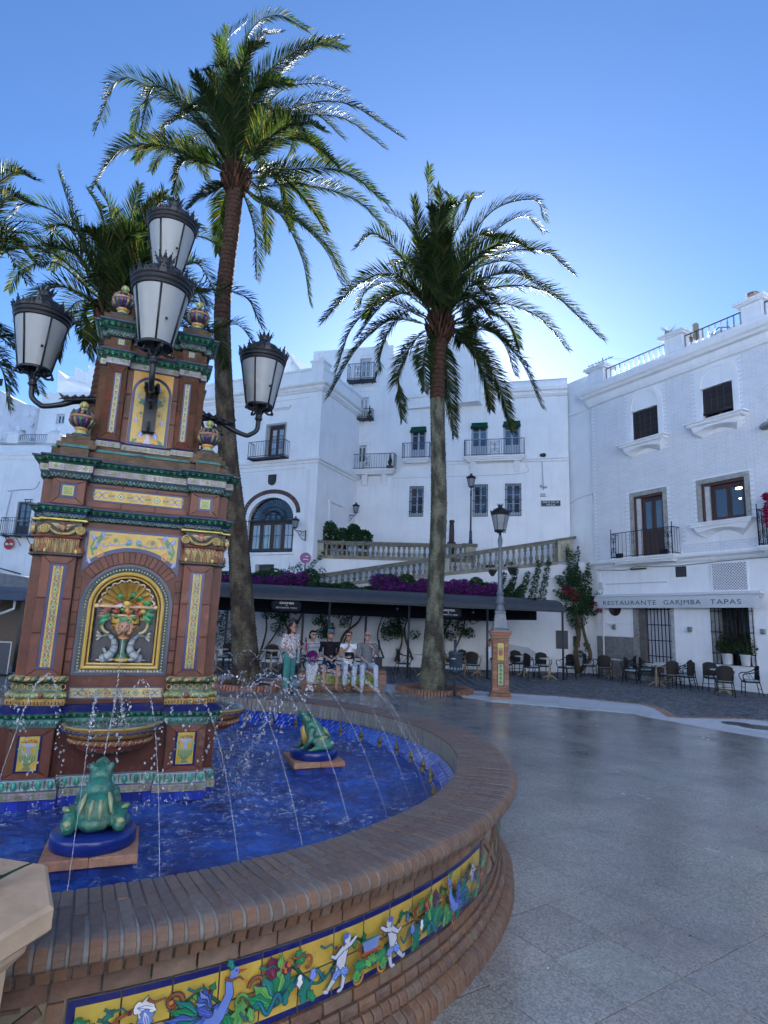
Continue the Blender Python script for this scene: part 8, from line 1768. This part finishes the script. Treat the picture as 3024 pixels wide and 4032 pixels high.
pm=Mrb@Vector((.95,-.45,4.7));vine('bright pink bougainvillea on the balcony at the right picture edge',[((0,0,.1),(.3,.2,.25))],[((-.15,-.1,.9),(.22,.15,.5)),((.1,0,1.5),(.3,.2,.3)),((-.3,0,1.55),(.12,.1,.12)),((.1,0,.6),(.35,.2,.4)),((.3,0,1.1),(.3,.2,.5))],[([(.1,0,0),(0,0,.8),(.1,0,1.6)],.02,.01)],57,500,2600,[(.42,.015,.10),(.33,.01,.08)],.06,.06,loc=pm,rz=-1.05,name='pink_bougainvillea',grp=None)
# ================================================================== CAFE FURNITURE
CHB=(.02,.016,.015);PL=(.40,.30,.19)
def chair(label,frame=CHB):
 t=thing('cafe_chair',label,'chair');def_leg=[]
 for sx in(-1,1):  # chair faces -y
  for fy,p in((-1,[(sx*.22,-.20,.43),(sx*.235,-.23,0)]),(1,[(sx*.20,.19,.62),(sx*.20,.19,.43),(sx*.23,.27,0)])):m=MB();m.tube(p,.015,6,frame);m.build('leg',iron if frame==CHB else wood_m,t)
  m=MB();m.tube(smooth_path([(sx*.20,.18,.80),(sx*.27,.02,.70),(sx*.275,-.18,.67),(sx*.255,-.26,.60),(sx*.22,-.21,.44)],4),.016,6,frame);m.tube(smooth_path([(sx*.27,-.10,.665),(sx*.26,-.02,.58),(sx*.24,.02,.50),(sx*.23,.06,.44)],3),.008,5,frame);m.build('armrest',iron if frame==CHB else wood_m,t)
 m=MB();m.loops([[(-.22,-.22,z),(.22,-.22,z),(.235,0,z),(.20,.20,z),(-.20,.20,z),(-.235,0,z)]for z in(.40,.445)],CHB);m.tube([(-.23,-.21,.25),(.23,-.21,.25)],.009,5,frame);m.tube([(-.22,.22,.22),(.22,.22,.22)],.009,5,frame);m.build('seat',wicker,t)
 m=MB();m.loops([[(-.18*q,-.18*q,z),(.18*q,-.18*q,z),(.20*q,0,z),(.17*q,.16*q,z),(-.17*q,.16*q,z),(-.20*q,0,z)]for q,z in((1,.447),(1.04,.465),(.98,.485),(.8,.49))],[(.30,.40,.42),(.38,.47,.48),(.40,.48,.48)]);m.build('cushion',cloth_m,t)
 m=MB();n=8;f=[];b=[]
 for k in range(n+1):
  a=-1+2*k/n;x=.215*a;y=.215-.05*abs(a)**2;zt=.83+.07*(1-a*a);f.append((x,y,zt));b.append((x*.9,y-.03,.47))
 mid=[(x*1.02,y-.005,.66)for x,y,z in f];m.loops([b,mid,f],CHB,caps=False,closed=False,smooth=True);m.loops([[(x,y+.02,z)for x,y,z in q]for q in(b,mid,f)],CHB,caps=False,closed=False,smooth=True);m.tube([(x,y+.01,z)for x,y,z in f],.016,6,frame);m.build('backrest',wicker,t);return t
def table(label,R=.36):
 t=thing('cafe_table',label,'table');m=MB();m.lathe([(0,.715),(R-.01,.715),(R,.722),(R,.738),(R-.012,.745),(0,.745)],32,col=(.62,.60,.56));m.build('tabletop',paint_m,t)
 m=MB();m.lathe([(.12,.714),(.05,.70),(.03,.66),(.035,.45),(.028,.40),(.045,.30),(.05,.22),(.03,.16),(.045,.10)],14,col=PL);m.build('pedestal',wood_m,t)
 for k in range(4):a=pi/4+k*pi/2;m=MB();m.tube([(0,0,.16),(math.cos(a)*.12,math.sin(a)*.12,.12),(math.cos(a)*.22,math.sin(a)*.22,.05),(math.cos(a)*.27,math.sin(a)*.27,.02)],[.03,.028,.022,.02],6,PL);m.build('claw_foot',wood_m,t)
 return t
c0=chair('-');register(c0);c1=chair('-',(.33,.23,.14));register(c1);t0=table('-');register(t0);GZ=-.03;used=set()
def put(proto,x,y,rz,label,group):
 if proto.name in used:o=dup(proto)
 else:used.add(proto.name);o=proto
 o.location=(x,y,GZ);o.rotation_euler=(0,0,rz);o['label']=label;o['group']=group
def face(x,y,tx,ty):return math.atan2(tx-x,-(ty-y))  # turns local -y towards the target
TB={'the door-side table left of the restaurant door':(8.95,23.55,[(8.28,24.05),(8.45,22.85),(9.55,23.25)]),'the table in front of the barred restaurant door':(9.50,20.95,[(8.9,21.55),(9.6,20.2),(10.05,20.0)]),'the second table close to the barred door':(10.25,21.9,[(10.7,21.4),(9.75,22.3)]),
      'the rightmost table below the plant window':(10.72,19.05,[(10.85,19.9),(10.35,18.35),(11.45,18.85)]),'the canopy table right of the litter bin':(1.6,21.5,[(.85,21.35),(2.35,21.6)]),"the seated man's table":(3.62,22.4,[(3.35,21.75),(3.25,23.0)]),
      'the table at the canopy end, nearer one':(6.15,22.0,[(5.45,21.85),(6.85,22.3),(6.1,22.75)]),'the table at the canopy end, farther one':(5.5,23.1,[(4.75,23.0),(5.4,23.8)]),'the table hidden behind the tall palm':(-5.3,20.1,[(-6.1,19.9),(-4.5,20.2),(-5.2,20.9),(-5.6,19.3)]),'the table right of the tall palm trunk':(-3.6,20.6,[(-4.1,19.9),(-3.0,20.7),(-3.7,21.3)])}
od=['left-hand','right-hand','third','fourth']
for k,(nm,(x,y,cs))in enumerate(TB.items()):
 put(t0,x,y,.3*k,('round pale cafe table with claw feet: '+nm).replace(', ',' '),'round cafe tables')
 for i,(cx,cy)in enumerate(cs):a=face(cx,cy,x,y);put(c1 if(x<4.2 and(i+k)%3!=1)else c0,cx,cy,a+rnd.uniform(-.15,.15),('%s wicker armchair at %s'%(od[i],nm)).replace(', ',' '),'wicker armchairs of the cafe')
# ================================================================== BENCH
bn=thing('tiled_bench','brick and yellow tile bench with black ironwork back, four people sitting on it','bench',(-.92,15.98,0),.19)
m=MB();m.box(-1.02,1.02,-.20,.24,.14,.44,(.20,.13,.09));m.build('bench_core',brick_m,bn)
m=MB();m.box(-1.06,1.06,-.26,.26,0,.07,(.25,.14,.09),bev=.01);m.box(-1.04,1.04,-.23,.25,.071,.14,(.28,.16,.10),bev=.01);m.build('base_course',brick_m,bn)
for k in range(12):m=MB();m.box(-1.11+.185*k,-.93+.185*k,-.27,.27,.46,.53,vary((.29,.165,.105),.25),bev=.012);m.build('seat_brick',brick_m,bn)
for s in(-1,1):m=MB();m.box(s*1.02-.10,s*1.02+.10,-.24,.26,.145,.455,(.27,.15,.10),bev=.02);m.build('end_pier',brick_m,bn)
t=Paint(lambda a,b,h:(a,-.203-h,b),.001,.0006)
for k in range(8):
 a0=-.9+.225*k;t.rect(a0+.002,a0+.223,.165,.43,(.28,.25,.04));c=a0+.11
 for q in range(4):t.leaf(c,.29,.11,.03,pi/4+q*pi/2,(GRN,LGRN)[q%2],3);t.spiral(c+(.05,-.05,-.05,.05)[q],.29+(.07,.07,-.07,-.07)[q],.03,0,.9,.009,BRN)
 t.disc(c,.29,.02,ORG,8)
t.rect(-.9,.9,.430,.445,NB);t.rect(-.9,.9,.15,.165,NB);t.build('painted_tile_front',glaze,bn)
m=MB()
for s in(-1,1):
 m.box(s*.98-.09,s*.98+.09,.14,.24,.53,.85,IR,bev=.01);m.tube([(s*.98,.2,.85),(s*.98,.2,1.1)],.02,8,IR);m.lathe([(.0,.0),(.03,.02),(.035,.05),(.02,.08),(.03,.1),(.015,.14),(.02,.16),(0,.22)],10,(s*.98,.2,1.1),IR)
 m.tube([(s*.98,.2,1.05),(s*.9,.2,1.0),(s*.84,.2,.85),(s*.9,.2,.7)],.012,6,IR)
for z in(.62,.72,.82):m.tube([(-.98,.22,z),(.98,.22,z)],.016,6,IR)
m.build('iron_back',iron,bn)
# ================================================================== PEOPLE
SK=(.36,.20,.14)
def striped(nm,c1,c2,sc_,axis=2,r=.9):
 def f(n,L,co,col,noi,mr,mixc,b):
  w_=n.new('ShaderNodeTexWave');w_.wave_type='BANDS';w_.bands_direction='XYZ'[axis];w_.inputs['Scale'].default_value=sc_;L.new(co,w_.inputs['Vector']);return mixc(mr(w_.outputs['Fac'],.45,.55,0,1),c1,c2)
 return mat(nm,r,(120,.2,.003),None,spec=.2,setup=f)
def floral(nm):
 def f(n,L,co,col,noi,mr,mixc,b):
  c=mixc(mr(noi(38,1,.3),.56,.60,0,1),(.62,.60,.60),(.22,.03,.05));return mixc(mr(noi(52,1,.3),.60,.63,0,1),c,(.03,.04,.09))
 return mat(nm,.85,(120,.2,.003),None,spec=.2,setup=f)
def V3(p):return Vector(p)
def person(label,loc,rz,J,shirt,shirt_m,slv,trou,tlen,shoe,hair,hairkind,yaw=0,fat=1.,skin=SK,glasses=True,pitch=0,neckl=1,name='person',extra=None,hs=1.14):
 """J: joints in the person's frame, facing -y. slv/tlen: how far sleeves and trouser legs reach, 0..2 along the limb"""
 t=thing('person',label,'person',loc,rz,None);hp,ch,nk,hd=[V3(J[k])for k in('hip','chest','neck','head')];sh,el,wr,hand=[[V3(q)for q in J[k]]for k in('sh','el','wr','hand')];hj,kn,an,toe=[[V3(q)for q in J[k]]for k in('hj','kn','an','toe')]
 pr=[('c',hp,ch,.12*fat,.13*fat),('c',ch,nk,.10,.052),('c',nk,hd,.058,.052)];R=Matrix.Rotation(yaw,3,'Z')@Matrix.Rotation(pitch,3,'X')
 def h(x,y,z):return hd+R@Vector((x,y,z))*hs
 pr+=[('e',hd,(.073*hs,.090*hs,.108*hs),R),('e',h(0,-.02,-.055),(.055*hs,.065*hs,.055*hs),R),('e',h(0,-.095,-.008),(.012,.02,.024),R),('e',h(0,-.075,-.055),(.026,.018,.012),R),('e',h(0,-.078,-.088),(.024,.018,.018),R),('e',h(.074,.0,-.01),(.01,.02,.03),R),('e',h(-.074,.0,-.01),(.01,.02,.03),R),('e',h(0,-.078,.028),(.05,.012,.010),R)]
 for k in(0,1):
  pr+=[('c',sh[k],el[k],.048,.038),('c',el[k],wr[k],.038,.025)];d=(hand[k]-wr[k]);l=d.length;d.normalize();s_=d.cross(Vector((0,0,1)));s_=s_.normalized()if s_.length>.1 else Vector((1,0,0));pm_=wr[k]+d*.05
  pr+=[('c',wr[k],pm_,.023,.028)]
  for q,(o_,ln_)in enumerate(((-.026,.062),(-.009,.072),(.009,.068),(.025,.055))):b_=pm_+s_*o_+d*.02;e_=b_+d*ln_*.55;pr+=[('c',b_,e_,.0095,.009),('c',e_,e_+(d*.6+Vector((0,0,-.6)))*ln_*.45,.009,.0075)]
  pr+=[('c',wr[k]+d*.02+s_*.02*(-1)**k,pm_+s_*.052*(-1)**k,.012,.009)]
  pr+=[('c',hj[k],kn[k],.082*fat,.058),('c',kn[k],an[k],.056,.036),('c',an[k],toe[k],.035,.026)]
 blob('body',pr,skin_m,t,.0095,skin,2)
 def seg(a,b,c,f,r0,r1,r2):  # limb covered to fraction f (0..2)
  if f<=1:e=a.lerp(b,f);return[('c',a,e,r0,r0+(r1-r0)*f)]
  return[('c',a,b,r0,r1),('c',b,b.lerp(c,f-1),r1,r1+(r2-r1)*(f-1))]
 q=[('c',hp+(ch-hp)*.0,ch,.145*fat,.142*fat),('c',ch,(sh[0]+sh[1])/2-Vector((0,0,.02)),.135,.085),('e',hp.lerp(ch,.5)+Vector((0,-.03*fat,0)),(.145*fat,.115*fat,.17))]
 for k in(0,1):q+=[('c',ch+(sh[k]-ch)*.5,sh[k]-Vector((0,0,.012)),.085,.055)]+seg(sh[k]-Vector((0,0,.012)),el[k],wr[k],slv,.058,.052,.040)
 so=blob('shirt',q,shirt_m,t,.011,shirt,3)
 q=[('e',hp,(.165*fat,.125*fat,.115))]
 for k in(0,1):q+=seg(hj[k],kn[k],an[k],tlen,.098*fat,.074,.052)
 blob('trousers',q,cloth_m,t,.011,trou,3)
 for k in(0,1):d=(toe[k]-an[k]);d.z=0;d.normalize();blob('shoe',[('c',an[k]+Vector((0,0,-.045))-d*.03,toe[k]+Vector((0,0,.0)),.042,.034),('c',an[k]+Vector((0,0,-.02)),an[k]+d*.05+Vector((0,0,-.03)),.044,.038)],paint_m,t,.009,shoe,1)
 hk={'bob':[('e',h(0,.018,.03),(.088,.100,.095),R),('e',h(.06,.02,-.03),(.03,.06,.08),R),('e',h(-.06,.02,-.03),(.03,.06,.08),R),('e',h(0,-.06,.075),(.06,.035,.03),R)],'short':[('e',h(0,.016,.038),(.080,.092,.085),R),('e',h(0,.05,-.02),(.06,.045,.06),R),('e',h(0,-.05,.085),(.05,.035,.022),R)],
          'long':[('e',h(0,.02,.03),(.09,.10,.095),R),('e',h(0,.06,-.09),(.085,.06,.14),R),('e',h(.06,.0,-.05),(.035,.06,.09),R),('e',h(-.06,.02,-.05),(.03,.05,.09),R)],'thin':[('e',h(0,.022,.035),(.077,.086,.080),R)],
          'cap':[('e',h(0,.005,.062),(.088,.10,.058),R),('e',h(0,-.085,.045),(.06,.055,.014),R)]}[hairkind]
 blob('cap' if hairkind=='cap' else 'hair',hk,cloth_m,t,.0085,hair,1)
 if hairkind=='cap':blob('hair',[('e',h(0,.035,.0),(.075,.06,.05),R)],cloth_m,t,.0085,(.16,.15,.14),1)
 if glasses:
  m=MB()
  for s in(-1,1):m.ell(h(s*.033,-.094,.012),(.027,.010,.020),(.01,.01,.012),10,6,R);m.tube([h(s*.055,-.085,.015),h(s*.078,-.01,.012)],.004,5,(.01,.01,.01))
  m.tube([h(-.03,-.1,.018),h(.03,-.1,.018)],.004,5,(.01,.01,.01));m.build('glasses',paint_m,t)
 else:
  m=MB();[m.ell(h(s*.030,-.083,.012),(.011,.006,.006),(.03,.02,.02),8,5,R)for s in(-1,1)];m.build('eyes',paint_m,t)
 if extra:extra(t,h)
 return t
def seated(el,wr,hand,lean=0,kn=((-.12,-.42,.60),(.12,-.42,.60)),an=((-.10,-.46,.13),(.10,-.46,.13)),toe=((-.11,-.60,.045),(.11,-.60,.045)),sw=.19,zt=0):
 return dict(hip=(0,.02,.66),chest=(lean,.03,1.04+zt),neck=(lean,.02,1.22+zt),head=(lean,-.035,1.375+zt),sh=((-sw,.02,1.145+zt),(sw,.02,1.145+zt)),el=el,wr=wr,hand=hand,hj=((-.09,-.02,.62),(.09,-.02,.62)),kn=kn,an=an,toe=toe)
Mbn=Matrix.Translation(bn.location)@Matrix.Rotation(bn.rotation_euler.z,4,'Z')
def onb(x,y=-.02):return Mbn@Vector((x,y,0))
def bag1(t,h):blob('purple_bag',[('e',(.0,-.24,.86),(.15,.11,.13)),('e',(.02,-.24,.76),(.14,.12,.08))],cloth_m,t,.012,(.11,.012,.10),3);m=MB();m.tube(smooth_path([(-.15,.0,1.2),(-.16,-.14,1.05),(-.12,-.22,.9)],4),.014,6,(.40,.03,.03));m.tube(smooth_path([(-.14,-.25,.78),(-.17,-.3,.62),(-.12,-.3,.6)],4),.008,5,(.02,.02,.03));m.build('strap',cloth_m,t)
def bag2(t,h):m=MB();m.box(-.10,.14,-.17,-.10,.80,.97,(.015,.015,.02),bev=.02);m.tube(smooth_path([(.14,-.16,.80),(.10,-.30,.72),(-.02,-.34,.66)],4),.02,6,(.02,.02,.03));m.tube(smooth_path([(.17,-.18,.78),(.13,-.32,.70),(.01,-.37,.64)],4),.016,6,(.5,.5,.5));m.build('belt_bag',cloth_m,t);m=MB();m.lathe([(.032,-.01),(.032,.012)],12,(-.01,-.26,.845),(.6,.6,.6));m.build('wrist_watch',paint_m,t)
def watch(t,h):m=MB();m.lathe([(.03,-.01),(.03,.012)],12,(.09,-.20,1.12),(.6,.6,.6));m.build('wrist_watch',paint_m,t);m=MB();[m.ell((.0,-.165-.006*k,1.12-.09*k),(.006,.004,.006),(.5,.5,.5),6,4)for k in range(5)];m.build('shirt_button',paint_m,t)
person('dark haired seated woman in a navy and white striped top holding a purple bag',onb(-.82),.19,seated(((-.23,.0,.92),(.24,.0,.92)),((-.08,-.22,.90),(.16,-.26,.82)),((.0,-.30,.88),(.08,-.32,.78)),kn=((-.09,-.42,.60),(.08,-.42,.60)),an=((-.08,-.42,.16),(-.02,-.40,.14)),toe=((-.13,-.55,.06),(.02,-.54,.05)),sw=.175),
       (.5,.5,.5),striped('navy_stripes',(.03,.035,.07),(.60,.60,.60),9.5),1.35,(.60,.60,.60),1.75,(.70,.70,.70),(.012,.010,.012),'bob',.35,.95,(.42,.26,.19),True,extra=bag1)
person('seated man in a black t-shirt, navy shorts and a blue flat cap',onb(-.36),.19,seated(((-.26,-.02,.90),(.26,-.02,.90)),((-.06,-.24,.80),(.12,-.26,.82)),((.04,-.32,.76),(.0,-.34,.76)),kn=((-.17,-.42,.60),(.19,-.40,.60)),an=((-.16,-.42,.12),(.15,-.46,.10)),toe=((-.18,-.56,.04),(.16,-.60,.04)),sw=.225,zt=.04),
       (.012,.012,.016),cloth_m,.72,(.02,.035,.10),.82,(.09,.04,.03),(.10,.14,.24),'cap',-.15,1.14,SK)
person('seated short-haired woman in a sleeveless white top, one hand raised to her chin',onb(.12),.19,seated(((-.22,-.10,.92),(.23,-.02,.88)),((-.02,-.17,1.10),(-.05,-.22,.85)),((.0,-.13,1.22),(-.15,-.24,.84)),kn=((-.11,-.42,.61),(.13,-.42,.61)),an=((-.12,-.42,.14),(.10,-.44,.14)),toe=((-.13,-.56,.05),(.11,-.58,.05)),sw=.17),
       (.72,.74,.78),cloth_m,.22,(.40,.44,.52),1.85,(.02,.02,.02),(.015,.012,.012),'short',-.55,.92,(.34,.19,.13),extra=bag2)
person('white haired man in a grey striped shirt and pale trousers at the right bench end',onb(.62),.19,seated(((-.25,-.06,.90),(.28,-.04,.95)),((-.10,-.30,.78),(.09,-.20,1.12)),((.02,-.38,.70),(-.02,-.17,1.20)),kn=((-.17,-.42,.62),(.17,-.42,.62)),an=((-.17,-.42,.13),(.20,-.44,.12)),toe=((-.2,-.56,.05),(.24,-.58,.05)),sw=.215,zt=.03),
       (.2,.2,.2),striped('grey_stripes',(.10,.105,.115),(.22,.225,.24),14,0),1.45,(.42,.47,.56),1.9,(.5,.5,.5),(.62,.62,.62),'thin',-.35,1.1,(.42,.24,.19),extra=watch)
def bag3(t,h):m=MB();m.box(.08,.17,-.05,.14,.78,1.08,(.015,.013,.013),bev=.02);m.tube(smooth_path([(.16,.0,1.35),(.17,.04,1.2),(.13,.04,1.08)],3),.01,5,(.02,.02,.02));m.build('shoulder_bag',cloth_m,t)
person('standing woman in a flowered white blouse and green trousers talking to the seated group',(-2.12,14.72,0),.75,dict(hip=(0,0,.93),chest=(0,.02,1.24),neck=(0,-.0,1.42),head=(0,-.03,1.555),sh=((-.17,.0,1.37),(.17,.0,1.37)),el=((-.22,.05,1.12),(.21,.0,1.12)),wr=((-.16,-.14,1.02),(.20,-.16,1.10)),hand=((-.10,-.22,1.02),(.18,-.26,1.12)),hj=((-.08,0,.90),(.08,0,.90)),kn=((-.09,-.02,.50),(.08,.02,.50)),an=((-.09,.02,.09),(.09,.06,.09)),toe=((-.10,-.13,.035),(.11,-.09,.035))),
       (.6,.6,.6),floral('flowered_cloth'),1.25,(.07,.22,.20),1.8,(.03,.02,.03),(.025,.015,.013),'long',.25,1.0,SK,extra=bag3)
person('man in a white shirt sitting at a cafe table under the canopy, seen from behind',(4.15,22.75,-.06),pi-1.0,seated(((-.22,-.08,.92),(.22,-.08,.92)),((-.12,-.28,.82),(.12,-.28,.82)),((-.05,-.35,.80),(.05,-.35,.80)),zt=-.1),(.62,.63,.68),cloth_m,.8,(.03,.035,.05),1.8,(.05,.05,.05),(.10,.07,.055),'thin',.3,1.1,SK,False)
# ================================================================== LEFT FOREGROUND PLANTER AND LEFT EDGE
pl=thing('stone_planter','beige stone octagonal planter corner with spiky leaves at the lower left edge','planter',(-1.27,1.75,0),math.radians(-36+22.5))
SB=(.42,.31,.21);R=.41;o8=lambda r,z:[(r*math.cos(pi/8+k*pi/4),r*math.sin(pi/8+k*pi/4),z)for k in range(8)]
sand=mat('sandstone',.85,(40,.5,.004),(6,.22),spec=.2,var2=(5,(.26,.19,.13),.55,.8))
m=MB();m.loops([o8(.33,0),o8(.33,.08),o8(.29,.10),o8(.31,.80),o8(.35,.84),o8(.36,.88)],SB);m.build('body',sand,pl)
m=MB();m.loops([o8(R-.01,.885),o8(R,.895),o8(R,.945),o8(R-.012,.955),o8(R-.20,.955),o8(R-.20,.90)],SB,caps=False);m.build('rim_slab',sand,pl);m=MB();m.loops([o8(.21,.89),o8(.21,.925)],(.05,.035,.025));m.build('soil',soil_m,pl)
r=random.Random(3)
for k in range(20):
 a=r.uniform(0,2*pi);l=r.uniform(.14,.25);m=MB();b_=Vector((r.uniform(-.1,.1),r.uniform(-.1,.1),.93));d=Vector((math.cos(a),math.sin(a),r.uniform(.1,.8))).normalized();s=d.cross(Vector((0,0,1))).normalized();P=[]
 for t_,w_ in((0,.006),(.3,.014),(.6,.012),(.85,.006),(1,.0008)):c=b_+d*l*t_-Vector((0,0,.12*t_*t_*l));P.append([tuple(c-s*w_),tuple(c+Vector((0,0,-.004))),tuple(c+s*w_)])
 m.loops(P,vary((.02,.05,.03),.3),caps=False,closed=False,smooth=True);m.build('leaf',bush_m,pl)
for k,(y_,z_,l)in enumerate(((2.24,1.0,.05),(2.12,1.0,.05),(2.0,1.0,.11),(1.97,1.01,.09),(1.93,.99,.12),(1.86,.98,.13),(1.80,1.0,.10),(1.9,1.03,.10))):
 m=MB();M_=pl.matrix_basis if 0 else Matrix.Translation(pl.location)@Matrix.Rotation(pl.rotation_euler.z,4,'Z');m.T=M_.inverted();x_=-.648*y_+.01;m.tube([(x_-.12,y_-.05,z_-.05),(x_-.02,y_-.01,z_),(x_+l*.4,y_+l*.15,z_+.012),(x_+l,y_+l*.3,z_+.01)],[.004,.008,.009,.0008],6,(.018,.045,.028),flat=.35);m.T=None;m.build('leaf',bush_m,pl)
# kiosk roof, boards and railings glimpsed left of the tower
k_=thing('kiosk','grey roofed kiosk with a brown fascia at the far left edge of the square','kiosk',(-10.6,17.2,0));m=MB();m.loops([[(-2.5,-.6,1.98),(.75,-.6,1.98),(.75,2,1.98),(-2.5,2,1.98)],[(-1.8,.2,2.4),(.3,.2,2.22),(.3,1.4,2.4),(-1.8,1.4,2.4)]],(.09,.10,.12));m.build('roof',canopy_ if 0 else top,k_)
m=MB();m.box(-2.4,.1,-.5,-.45,1.75,1.96,(.10,.06,.035));m.build('fascia',wood_m,k_);m=MB();m.tube([(.45,-.4,1.98),(.45,-.4,1.75),(.1,-.4,1.6),(-1,-.4,1.35)],.035,6,(.55,.57,.58));m.build('gutter',paint_m,k_);
for x in(-2.3,.4):m=MB();m.box(x,x+.1,0,.1,0,1.98,(.05,.05,.05));m.build('post',iron,k_)
m=MB();m.box(-2.3,.5,1.5,1.6,0,1.98,(.10,.065,.04));m.build('back_wall',wood_m,k_)
mb_=thing('sign_board','leaning dark notice board with white edges behind the left side of the tower','sign board',(-10.1,16.2,0),.15);m=MB();m.box(-.9,.35,0,.04,.05,.88,(.05,.06,.08));m.box(-.92,.37,-.01,-.001,.86,.89,(.55,.56,.58));m.box(.345,.37,-.01,-.001,.05,.86,(.55,.56,.58));m.build('board',paint_m,mb_);m=MB();[m.ell((-.1-.22*i,-.01,.72-.2*j),(.06,.004,.05),((.45,.38,.28),(.5,.5,.52))[(i+j)%2],8,4)for i in range(3)for j in range(3)];m.build('pictures',paint_m,mb_)
rs_=thing('red_sign','red and white advertising sign seen just left of the tower shaft','sign',(-9.85,17.0,0));m=MB();m.box(0,.30,0,.03,1.72,1.98,(.48,.02,.03));m.box(-.02,.02,.03,.06,0,1.98,(.1,.1,.1));m.box(-.1,.25,-.02,.02,.05,.95,(.45,.03,.035));m.build('panel',paint_m,rs_);m=MB();m.tube([(.12+.05*math.cos(a),-.012,1.85+.05*math.sin(a))for a in[.8+4.7*i/12 for i in range(13)]],.010,5,(.75,.75,.75));m.tube([(.08+.09*math.cos(a),-.03,.35+.09*math.sin(a))for a in[6.28*i/14 for i in range(15)]],.014,5,(.75,.75,.75));m.build('white_mark',paint_m,rs_)
fr_=thing('iron_fence','black iron fence with pointed finials at the far left behind the fountain','fence',(-9.6,14.6,0),.1);m=MB()
for k in range(9):x=-1.6+.2*k;m=MB();m.tube([(x,0,0),(x,0,1.05)],.016,6,IR);m.lathe([(.02,0),(.035,.04),(.012,.09),(.028,.12),(0,.2)],8,(x,0,1.05),IR);m.build('bar',iron,fr_)
m=MB();m.box(-1.7,.05,-.012,.012,.2,.24,IR);m.box(-1.7,.05,-.012,.012,.9,.94,IR);m.build('rail',iron,fr_)
bl_=balustrade('short stretch of stone balustrade at the far left behind the kiosk',-18,-15.0,lambda s:.72,lambda s:1.45,0,.3);bl_.location=(0,26,0);bl_.rotation_euler=(0,0,0);m=MB();m.plate([(-18.5,-.1),(-14.6,-.1),(-14.6,.7),(-18.5,.7)],-.1,.3,(.42,.42,.42));o=m.build('low_wall',plaster);o.location=(0,26,0);tag(o,'low grey wall under the far left balustrade','wall')
m=MB();m.plate([(-24,-.1),(-13.4,-.1),(-13.4,2.75),(-16,3.2),(-24,4.0)],0,3.5,(.20,.21,.22));o=m.build('side_ramp_road',sett_m,None,'structure');o.location=(0,26.6,0)
# small leaves and scraps lying on the wet slabs
lv=[(2.35,7.35,'white scrap'),(2.9,5.2,'pale scrap'),(1.05,3.05,'brown leaf'),(.95,3.5,'white bottle cap'),(2.1,3.35,'dark leaf'),(2.35,4.75,'dark leaf'),(3.6,6.0,'dark leaf'),(.85,4.3,'white petal'),(1.9,3.9,'dark leaf')]
for k,(x,y,nm)in enumerate(lv):
 m=MB();s=.02 if 'leaf' in nm else .014;c=(.5,.5,.52)if('white' in nm or 'pale' in nm)else(.05,.045,.035);m.add([(-s,0,.001),(0,-s*.5,.006),(s,.002,.002),(0,s*.5,.004)],[(0,1,2),(0,2,3)],c);o=m.build(nm.split()[-1],cloth_m);o.location=(x,y,.002);o.rotation_euler=(0,0,k*1.3)
 tag(o,nm+' lying on the granite slabs '+['near the lamp reflection','in the middle distance','at the bottom edge','beside the fountain foot','towards the lower right','halfway up the floor','toward the cobbles','touching the fountain foot','in the middle of the floor'][k],'litter')
# ================================================================== HOUSES BEHIND THE VIEWER: unseen, they close the square, added to bounce sunlight into it
for k,(x0,x1,y0,h,a)in enumerate(((-22,-9,-8.5,11.5,.08),(-9,3,-9.5,13,0),(3,14,-8.5,12,-.06),(14,24,-3,12.5,-.7))):
 t=thing('house_opposite',['white house with shuttered windows on the near side of the square, first from the left','tallest white house on the near side of the square','lower white house on the near side of the square','white house closing the near right corner of the square'][k],'house',((x0+x1)/2,y0,0),pi+a);w_=(x1-x0)/2
 op=[(-w_+1.2+2.6*i,-w_+2.2+2.6*i,1+3.4*j,3+3.4*j)for i in range(int((2*w_-1.5)/2.6))for j in range(3)]
 wall('wall',t,-w_,w_,-.1,h,op);m=MB();m.box(-w_,w_,.26,7,-.1,h,WH);m.box(-w_-.1,w_+.1,-.2,.255,h,h+.25,WH);m.build('wall_mass',plaster,t)
 for q in op:window(t,*q,rows=2,col=(.1,.07,.05))
